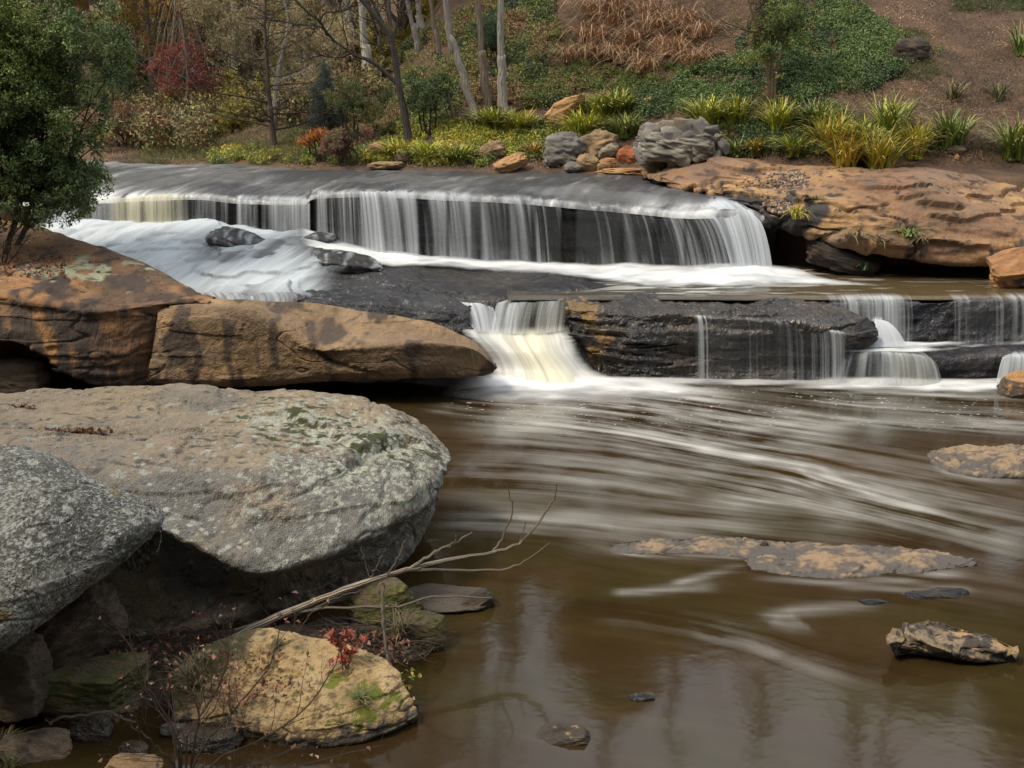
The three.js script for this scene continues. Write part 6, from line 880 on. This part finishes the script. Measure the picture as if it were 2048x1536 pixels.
// ---------------------------------------------------------------- rocks on the bank
function bankStone(label, px, py, w, h, color, o = {}) { const q = onLand(px, py + h * 0.45) ?? P(px, py, 14); return stone('bank_rock', label, px, py, w, h, -q[2] + (o.dd ?? 0), color, { res: 34, category: 'rock', group: 'rocks on the bank', boxy: 0.42, cuts: 12, amp: 0.26, ...o }); }
bankStone('tilted bright orange slab on the bank right of the slim trunks', 1134, 216, 84, 40, tOr, { rz: 0.55, deep: 0.6, boxy: 0.85 });
bankStone('thin orange sliver under the tilted orange slab', 1145, 245, 46, 10, tOr, {});
bankStone('pale tan stone half buried below the slim trunks', 1060, 250, 30, 20, tTan, {});
bankStone('large grey weathered rock at the foot of the bank', 1128, 300, 80, 66, tGrey, { res: 50 });
bankStone('tan sloping rock behind the small stones', 1192, 288, 76, 48, tTan, { rz: 0.3 });
bankStone('pale rounded rock leaning on the tan sloping rock', 1212, 300, 46, 36, tones([[0.38, 0.33, 0.24], [0.28, 0.25, 0.2]], { s: 5 }), { rz: 0.4 });
bankStone('brown stone below the tan sloping rock', 1176, 325, 40, 32, tTan, { rz: -0.3 });
bankStone('orange stone in the small heap by the ledge', 1216, 326, 34, 20, tOr, {});
bankStone('small tan stone at the lower edge of the heap', 1208, 336, 28, 18, tTan, {});
bankStone('brick-red broken stone left of the stone outcrop', 1254, 310, 36, 34, tones([[0.42, 0.14, 0.06], [0.32, 0.11, 0.05]], { s: 6 }), {});
bankStone('mottled tan stone under the left end of the stone outcrop', 1306, 330, 50, 28, tTan, { dd: -0.15 });
bankStone('flat orange slab between the heap and the outcrop', 1250, 343, 110, 14, tOr, { boxy: 0.5 });
bankStone('tan rock among yellow plants right of the bare dark tree', 985, 300, 44, 32, tTan, { rz: 0.3 });
bankStone('orange wedge of rock at the water edge', 1022, 326, 66, 32, tOr, { rz: 0.3, boxy: 0.8 });
bankStone('pinkish rock half hidden left of the bare dark tree', 750, 300, 34, 24, tones([[0.36, 0.2, 0.14], [0.26, 0.15, 0.11]], { s: 5 }), { rz: 0.35 });
bankStone('brown rock at the foot of the bare dark tree', 806, 318, 28, 24, blockTone, {});
bankStone('flat tan rock at the water below the pinkish rock', 770, 331, 70, 14, tTan, {});
bankStone('small tan stone in the ivy above the stone outcrop', 1302, 202, 26, 16, tTan, {});
bankStone('small stone under the dark spiky clump', 1912, 300, 34, 16, blockTone, {});
bankStone('little brick-coloured stone on the mulch under the spiky clump', 1914, 314, 10, 12, tOr, { res: 16 });
bankStone('grey patched rock showing in the slope right of the ivy', 1820, 100, 70, 46, tDark, { rz: 0.2 });
bankStone('rock in the small heap left of the brown stone', 1146, 334, 36, 22, tGrey, {});
// outcrop of broken stones
{
  const f = [], d0 = 14.0, k = d0 / FOCAL, c = P(1364, 283, d0), g = base('stone_outcrop', [c[0], c[1] - 0.25, c[2]]);
  const core = put('core', stoneGeo([0.64, 0.29, 0.46], 71, { res: 60, boxy: 0.6, amp: 0.2, layer: 0, fine: 0.9, color: p => tones([[0.2, 0.19, 0.165], [0.13, 0.12, 0.1], [0.3, 0.28, 0.23]], { s: 8 })(p) }), dryRock, g); core.position.set(0, 0.25, -0.1);
  const r = rng(19), geos = Array.from({ length: 7 }, (_, i) => stoneGeo([1, 0.75, 0.55], 200 + i, { res: 16, boxy: 0.1, cuts: 14, cutMin: 0.5, amp: 0.12, color: (p) => { const t = [[0.30, 0.28, 0.25], [0.25, 0.24, 0.23], [0.36, 0.33, 0.25], [0.31, 0.27, 0.19], [0.28, 0.26, 0.24], [0.42, 0.39, 0.34], [0.22, 0.21, 0.2]][i], v = 1 + 0.3 * fbm(p[0] * 5, p[1] * 5, p[2] * 5, 3); return [t[0] * v, t[1] * v, t[2] * v]; } }));
  const rowsN = [[-0.17, 0.58, 5], [-0.06, 0.58, 7], [0.05, 0.54, 6], [0.15, 0.46, 5], [0.22, 0.34, 4]]; let q = 0;
  for (const [y, half, n] of rowsN) for (let i = 0; i < n; i++) { const t = ((i + 0.5 + (r() - 0.5) * 0.5) / n) * 2 - 1, x = t * half, z = 0.36 * Math.sqrt(Math.max(0.05, 1 - t * t * 0.8)) * (1 - Math.max(0, y) * 1.2) - 0.09; const m = put('stone', geos[q++ % 7], dryRock, g); m.position.set(x, y + 0.25 + (r() - 0.5) * 0.03, z); const s = 0.115 + r() * 0.05; m.scale.set(s * (0.8 + r() * 0.7), s * (0.75 + r() * 0.5), s * 0.75); m.rotation.set((r() - 0.5) * 0.6, t * 0.7 + (r() - 0.5) * 0.5, (r() - 0.5) * 1.6); }
  tag(g, 'grey outcrop of broken stones at the bank foot above the sandstone', 'rock outcrop');
}
// ---------------------------------------------------------------- growth on the sandstone
const tuft = (label, px, py, d, w, h, cols, o = {}) => lily(label, px, py, w, h, cols, { at: P(px, py, d), name: 'grass_tuft', group: 'tufts growing on the sandstone', n: 45, bw: 3.2, arch: 1.6, category: 'grass', ...o });
tuft('drooping olive tuft low on the sandstone face', 1712, 478, 11.78, 90, 36, [[0.12, 0.11, 0.04], [0.2, 0.16, 0.07]]);
tuft('green tuft on the sandstone ledge under the red stain', 1815, 470, 11.72, 80, 30, GR);
tuft('yellow weed growing in the cleft of the sandstone', 1592, 436, 12.1, 44, 40, YG.concat(YY), { n: 60 });
tuft('thin dry weed hanging from the sandstone ledge', 1760, 486, 11.7, 80, 30, [[0.25, 0.17, 0.09], [0.16, 0.12, 0.06]]);
tuft('small dry weed right of the green tuft on the sandstone', 1840, 486, 11.66, 50, 30, [[0.25, 0.17, 0.09], [0.14, 0.12, 0.05]], { n: 30 });
tuft('small green fern in the dark hollow under the sandstone', 1728, 538, 11.85, 26, 22, [[0.05, 0.11, 0.03]], { n: 22, bw: 6, name: 'fern', category: 'fern' });
tuft('yellowish grass at the top of the sandstone cleft', 1625, 400, 12.3, 50, 22, [[0.2, 0.16, 0.06], [0.14, 0.14, 0.04]], { n: 40 });
{ // gravel and mulch spilling down the cleft
  const r = rng(31), pts = []; for (let i = 0; i < 900; i++) { const t = r(), x = lerp(1600, 1580, t) + (r() + r() + r() - 1.5) * lerp(110, 40, t), y = lerp(345, 428, t), d = lerp(13.1, 12.25, t) - 0.06, p = P(x, y, d), v = 0.5 + r(), c = [[0.12, 0.09, 0.075], [0.3, 0.24, 0.19], [0.2, 0.13, 0.09]][Math.floor(r() * 3)]; pts.push([p[0], p[1] + 0.01, p[2], 0.008 + r() * 0.016, [c[0] * v, c[1] * v, c[2] * v]]); }
  tag(scatter('gravel', scene, new THREE.IcosahedronGeometry(1, 0), pts, r, new THREE.MeshStandardMaterial({ roughness: 1 })), 'loose gravel and bark spilling down the sandstone cleft', 'gravel', null, 'stuff');
}
// grey stone post in the wood
{ const d = 26, f = [slopes(405, 240)[0] * d, landH(slopes(405, 240)[0] * d, d), -d], g = base('stone_post', f); put('shaft', new THREE.BoxGeometry(0.32, 0.55, 0.32).translate(0, 0.27, 0), new THREE.MeshStandardMaterial({ color: rgb(0.2, 0.21, 0.21), roughness: 1, map: grainTex, bumpMap: grainBump, bumpScale: 0.02 }), g); put('cap', new THREE.CylinderGeometry(0.16, 0.26, 0.16, 4).rotateY(Math.PI / 4).translate(0, 0.63, 0), new THREE.MeshStandardMaterial({ color: rgb(0.42, 0.44, 0.45), roughness: 1, bumpMap: grainBump, bumpScale: 0.02 }), g); tag(g, 'small grey stone post with a paler cap in the wood under the red tree', 'post'); }

// ---------------------------------------------------------------- near shore: mud, branch, twigs, leaves
{
  const rows = [[[120, 1240, 5.2], [350, 1225, 5.25], [560, 1200, 5.35], [760, 1180, 5.5]], [[100, 1270, 5.0], [350, 1262, 5.0], [560, 1245, 5.08], [820, 1215, 5.3]], [[90, 1330, 4.75], [340, 1330, 4.72], [560, 1320, 4.8], [840, 1300, 5.05]], [[80, 1420, 4.5], [330, 1425, 4.45], [560, 1400, 4.55], [860, 1340, 4.95]]].map(R).map((r, j) => r.map((p, i) => [p[0], [0.02, 0.09, 0.07, -0.08][j] * (i === 3 ? 0.5 : 1), p[2]]));
  tag(put('mud_bank', loft(rows, { nu: 160, nv: 100, disp: p => 0.05 * fbm(p[0] * 5, 1, p[2] * 5, 4), color: p => tones([[0.045, 0.032, 0.022], [0.07, 0.048, 0.03], [0.03, 0.024, 0.018]], { s: 8 })(p) }), rockMat(0.03, 0.9)), 'dark muddy bank with leaf debris under the overhanging boulder', 'mud', null, 'structure');
}
const B_BRANCH = bark(0.42, 0.36, 0.28), B_STEM = bark(0.2, 0.14, 0.105), B_DEAD = bark(0.26, 0.2, 0.155);
function wood(name, label, category, bk, paths, group) { const foot = P(...paths[0].pts[0]), r = rng(paths.length * 31 + Math.round(foot[0] * 100)), g = base(name, foot); paths.forEach((p, i) => { const n = p.n ?? 18, w = R(p.pts), d = p.pts[0][2]; put(p.name ?? (i ? 'twig' : 'limb'), tube(smoothPath(w, n, r, p.jit ?? 0.012), taper(n, p.r * d / FOCAL, p.r1 * d / FOCAL), 7, 0.15, i * 3).translate(-foot[0], -foot[1], -foot[2]), bk, g); }); return tag(g, label, category, group); }
wood('fallen_branch', 'long bare fallen branch reaching over the pool', 'branch', B_BRANCH, [
  { pts: [[430, 1292, 4.9], [520, 1252, 4.95], [600, 1215, 5.0], [680, 1182, 5.05], [750, 1158, 5.1], [830, 1136, 5.15], [900, 1118, 5.25], [985, 1105, 5.35]], r: 10, r1: 4, n: 26 },
  { pts: [[985, 1105, 5.35], [1030, 1090, 5.4], [1065, 1062, 5.45], [1090, 1025, 5.5], [1110, 995, 5.5], [1113, 968, 5.5]], r: 4, r1: 1.4 },
  { pts: [[820, 1138, 5.15], [860, 1110, 5.15], [900, 1090, 5.15], [945, 1064, 5.2]], r: 4.5, r1: 1.5 },
  { pts: [[835, 1140, 5.15], [900, 1141, 5.2], [980, 1140, 5.25], [1030, 1132, 5.3], [1065, 1112, 5.3], [1100, 1086, 5.3]], r: 4, r1: 1.2 },
  { pts: [[985, 1105, 5.35], [1005, 1075, 5.4], [1022, 1030, 5.4], [1022, 1000, 5.4], [1010, 965, 5.4]], r: 2.4, r1: 1 },
  { pts: [[738, 1162, 5.1], [752, 1135, 5.08], [765, 1110, 5.08]], r: 2.5, r1: 1.2 }, { pts: [[775, 1150, 5.1], [795, 1115, 5.1], [812, 1080, 5.1]], r: 2.5, r1: 1.2 }, { pts: [[740, 1160, 5.1], [730, 1125, 5.1], [722, 1092, 5.1]], r: 1.6, r1: 0.8 }, { pts: [[895, 1092, 5.15], [910, 1082, 5.15], [912, 1070, 5.15]], r: 1.8, r1: 1 },
  { pts: [[1040, 1082, 5.42], [1048, 1060, 5.42], [1050, 1045, 5.42]], r: 1.3, r1: 0.8 }]);
wood('fallen_branch', 'thin pale branch lying across the mossy stones', 'branch', B_BRANCH, [{ pts: [[470, 1260, 4.95], [560, 1232, 4.98], [650, 1215, 5.0], [740, 1213, 5.0], [790, 1214, 5.0], [850, 1196, 5.02], [900, 1193, 5.05], [984, 1196, 5.1]], r: 3.6, r1: 2 }, { pts: [[790, 1214, 5.0], [760, 1190, 5.0], [768, 1165, 5.0]], r: 2, r1: 1.2 }, { pts: [[630, 1217, 5.0], [690, 1190, 5.0], [730, 1180, 5.0]], r: 1.6, r1: 0.8 }]);
wood('upright_stick', 'pale stick standing upright in front of the mossy stones', 'stick', B_BRANCH, [{ pts: [[767, 1168, 4.85], [766, 1215, 4.82], [768, 1260, 4.8], [774, 1305, 4.78], [786, 1348, 4.75]], r: 4, r1: 3.4 }]);
wood('fallen_branch', 'short crooked twig lying over the dark rounded stone', 'branch', B_BRANCH, [{ pts: [[100, 1448, 4.28], [125, 1434, 4.28], [170, 1430, 4.28], [218, 1424, 4.28], [245, 1434, 4.28], [272, 1444, 4.28]], r: 3.4, r1: 2 }, { pts: [[104, 1449, 4.28], [90, 1440, 4.28]], r: 1.6, r1: 1 }]);
// leaves by themselves: flat curled leaf geometry shared
const LEAF1 = (() => { const o = []; for (let k = 0; k < 1; k++) leafTris(o, V3(0, 0, 0), V3(1, 0, 0), V3(0, 1, 0), 1, 0.62, 0.35); return triGeo(o).translate(-0.5, 0, 0); })();
const leafM = (r, g, b) => new THREE.MeshPhysicalMaterial({ color: rgb(r, g, b), roughness: 0.6, side: THREE.DoubleSide, transmission: 0.2, thickness: 0 });
const LM = { red: leafM(0.42, 0.10, 0.06), pink: leafM(0.45, 0.2, 0.15), brown: leafM(0.22, 0.11, 0.06), tan: leafM(0.36, 0.24, 0.14), yel: leafM(0.42, 0.36, 0.06), green: leafM(0.2, 0.26, 0.05), plum: leafM(0.14, 0.06, 0.07) };
// spindly shrub in front: stems, twigs, few leaves
function spindly(label, foot, stems, mats, o = {}) {
  const r = rng(o.seed ?? 5), F = P(...foot), g = base('bare_shrub', F);
  for (const s of stems) {
    const w = R(s), n = 16, path = smoothPath(w, n, r, 0.012), rad = taper(n, (o.r ?? 3.2) * foot[2] / FOCAL, 0.9 * foot[2] / FOCAL), l = limbs(path, rad, { n: o.nl ?? 9, from: 0.2, len: o.len ?? 0.3, rise: 0.8, lift: 0.05, thick: 0.008, seg: 4, sub: { n: 3, from: 0.3, len: 0.5, rise: 0.7 } }, r);
    put('stem', mergeGeometries([tube(path, rad, 6, 0.1), ...l.gs]).translate(-F[0], -F[1], -F[2]), o.bark ?? B_STEM, g);
    const tips = l.tips.filter(() => r() < (o.lp ?? 0.16)); for (const t of tips) { const m = put('leaf', LEAF1, mats[Math.floor(r() * mats.length)], g); m.position.set(t[0] - F[0], t[1] - F[1], t[2] - F[2]); m.scale.setScalar((o.ls ?? 0.022) * (0.6 + 0.8 * r())); m.rotation.set(r() * 6, r() * 6, r() * 6); }
  }
  return tag(g, label, 'shrub');
}
spindly('spindly brown shrub with withered leaves in the near left corner', [360, 1580, 3.95], [
  [[360, 1580, 3.95], [355, 1500, 3.95], [330, 1440, 3.98], [290, 1380, 4.0], [255, 1340, 4.02]], [[362, 1580, 3.95], [358, 1490, 3.95], [310, 1400, 3.95], [275, 1330, 3.98], [250, 1230, 4.0]], [[370, 1580, 3.95], [375, 1480, 3.95], [420, 1400, 4.0], [455, 1330, 4.02], [450, 1270, 4.05]], [[375, 1580, 3.95], [400, 1500, 3.92], [470, 1420, 3.95], [540, 1330, 4.0], [560, 1250, 4.05]],
  [[380, 1580, 3.95], [450, 1510, 3.92], [540, 1470, 3.95], [620, 1410, 4.0], [670, 1330, 4.05], [690, 1270, 4.1]], [[365, 1580, 3.95], [340, 1520, 3.92], [300, 1480, 3.92], [260, 1450, 3.95]], [[372, 1580, 3.95], [395, 1450, 3.98], [385, 1380, 4.0], [340, 1310, 4.0]], [[385, 1580, 3.95], [470, 1540, 3.9], [560, 1510, 3.9], [640, 1470, 3.95]], [[390, 1580, 3.95], [520, 1550, 3.9], [640, 1520, 3.9], [770, 1490, 3.9]],
], [LM.brown, LM.tan, LM.pink, LM.brown], { seed: 5, nl: 10, lp: 0.14 });
spindly('red-leaved twig standing behind the sandy rock', [690, 1340, 4.55], [[[690, 1350, 4.55], [692, 1300, 4.58], [700, 1262, 4.6]], [[688, 1350, 4.55], [680, 1300, 4.58], [672, 1268, 4.6]], [[694, 1350, 4.55], [702, 1310, 4.58], [712, 1275, 4.6]]], [LM.red, LM.pink, LM.red], { seed: 8, nl: 5, len: 0.09, lp: 0.95, ls: 0.05, r: 2 });
spindly('purple-leaved twigs rising from the debris by the fallen branch', [590, 1290, 4.85], [[[590, 1290, 4.85], [620, 1230, 4.88], [680, 1195, 4.9]], [[585, 1290, 4.85], [590, 1240, 4.88], [585, 1215, 4.9]], [[440, 1300, 4.85], [425, 1240, 4.88], [410, 1220, 4.9]], [[450, 1300, 4.85], [460, 1240, 4.88], [475, 1215, 4.9]]], [LM.plum, LM.pink, LM.tan], { seed: 9, nl: 5, len: 0.14, lp: 0.3, ls: 0.03, r: 2 });
spindly('small green-leaved sprig at the water by the sandy rock', [815, 1380, 4.6], [[[800, 1400, 4.55], [815, 1370, 4.56], [838, 1350, 4.56]], [[802, 1400, 4.55], [815, 1360, 4.56], [822, 1335, 4.58]]], [LM.green, LM.yel], { seed: 10, nl: 4, len: 0.07, lp: 0.55, ls: 0.034, r: 1.5 });
// twig litter and leaves in the debris: too many to count
{
  const r = rng(41), gs = [];
  for (let i = 0; i < 420; i++) { const a = r() < 0.55, x = a ? lerp(200, 620, r()) : lerp(660, 860, r()), y = a ? lerp(1255, 1345, r()) : lerp(1240, 1320, r()), h = 0.06 + 0.07 * r(), p = atLevel(x, y, h), an = r() * 6.283, L = 0.06 + 0.16 * r(), q = [p[0] + Math.cos(an) * L, p[1] + (r() - 0.45) * 0.09, p[2] + Math.sin(an) * L * 0.6], m = [(p[0] + q[0]) / 2 + (r() - 0.5) * 0.04, (p[1] + q[1]) / 2 + (r() - 0.5) * 0.03, (p[2] + q[2]) / 2]; gs.push(tube(smoothPath([p, m, q], 5, r, 0.006), taper(5, 0.0022 + 0.003 * r(), 0.0012), 4, 0)); }
  tag(put('driftwood_twigs', mergeGeometries(gs), B_DEAD), 'tangle of driftwood twigs between the sandy rock and the big boulder', 'driftwood', null, 'stuff');
  const pts = []; const C = [[0.3, 0.12, 0.07], [0.2, 0.1, 0.06], [0.36, 0.22, 0.14], [0.12, 0.07, 0.05], [0.34, 0.16, 0.1]];
  for (let i = 0; i < 520; i++) { const a = r(), x = a < 0.6 ? lerp(200, 520, r()) : lerp(640, 820, r()), y = a < 0.6 ? lerp(1265, 1340, r()) : lerp(1255, 1325, r()), p = atLevel(x, y, 0.09 + 0.05 * r()), v = 0.5 + 0.8 * r(), c = C[Math.floor(r() * 5)]; pts.push([...p, 0.02 + 0.025 * r(), [c[0] * v, c[1] * v, c[2] * v]]); }
  for (let i = 0; i < 240; i++) { const t = r(), x = lerp(400, 580, t) + (r() - 0.5) * 90, y = lerp(1300, 1400, r()), d = lerp(4.66, 4.38, (y - 1300) / 100), p = P(x, y, d - 0.05), v = 0.6 + 0.7 * r(), c = C[Math.floor(r() * 5)]; pts.push([...p, 0.015 + 0.022 * r(), [c[0] * v, c[1] * v, c[2] * v]]); }
  tag(scatter('fallen_leaves', scene, LEAF1, pts, r, leafMat), 'withered leaves caught in the driftwood and on the sandy rock', 'leaf litter', null, 'stuff');
  const p2 = []; for (let i = 0; i < 150; i++) { const t = r() ** 0.8, x = lerp(8, 225, r()), y = 866 + (r() - 0.5) * 8, p = P(x, y, 6.0 + (r() - 0.5) * 0.06), v = 0.6 + 0.6 * r(), c = r() < 0.15 ? [0.4, 0.3, 0.06] : C[Math.floor(r() * 5)]; p2.push([p[0], p[1] + 0.012, p[2], 0.03 + 0.025 * r(), [c[0] * v, c[1] * v, c[2] * v]]); }
  for (let i = 0; i < 60; i++) { const x = lerp(-5, 70, r()), y = lerp(812, 830, r()), p = P(x, y, 6.42), v = 0.6 + 0.6 * r(), c = C[Math.floor(r() * 5)]; p2.push([p[0], p[1] + 0.006, p[2], 0.03 + 0.02 * r(), [c[0] * v, c[1] * v, c[2] * v]]); }
  tag(scatter('fallen_leaves', scene, LEAF1, p2, r, leafMat), 'reddish dead leaves lying in the crevice on the big boulder', 'leaf litter', null, 'stuff');
  const p3 = []; for (let i = 0; i < 160; i++) { const x = lerp(-10, 130, r()), y = lerp(512, 556, r()), p = P(x, y, lerp(11.1, 10.3, (y - 512) / 44) - 0.05), v = 0.6 + 0.6 * r(), c = C[Math.floor(r() * 5)]; p3.push([p[0], p[1] + 0.01, p[2], 0.04 + 0.03 * r(), [c[0] * v, c[1] * v, c[2] * v]]); }
  tag(scatter('fallen_leaves', scene, LEAF1, p3, r, leafMat), 'brown leaves gathered on the left ledge under the shrub', 'leaf litter', null, 'stuff');
}
const near = (label, px, py, d, w, h, cols, o = {}) => lily(label, px, py, w, h, cols, { at: P(px, py, d), name: 'grass_tuft', group: 'grass tufts on the near shore', category: 'grass', ...o });
near('green grass tuft on the left shoulder of the sandy rock', 400, 1375, 4.5, 110, 85, [[0.08, 0.1, 0.03], [0.13, 0.14, 0.05], [0.2, 0.17, 0.08]], { n: 90, bw: 2.4 });
near('dry wiry grass on the front left of the sandy rock', 465, 1420, 4.36, 120, 70, [[0.2, 0.13, 0.07], [0.14, 0.09, 0.05]], { n: 100, bw: 2 });
near('low green moss tuft on top of the sandy rock', 722, 1392, 4.36, 60, 18, [[0.1, 0.14, 0.02], [0.15, 0.17, 0.03]], { n: 120, bw: 2.2 });
near('dark grass tuft at the bottom left corner', 15, 1545, 4.05, 60, 50, [[0.07, 0.09, 0.02], [0.12, 0.12, 0.03]], { n: 50, bw: 3 });
near('yellowish grass tuft at the left edge above the corner stone', 10, 1480, 4.28, 60, 30, [[0.16, 0.13, 0.04], [0.1, 0.1, 0.03]], { n: 40, bw: 3 });
near('grass and weed tuft on the low mossy stone', 800, 1262, 5.05, 90, 45, [[0.09, 0.09, 0.035], [0.16, 0.12, 0.06]], { n: 60, bw: 2.4 });
renderer.render(scene, camera);
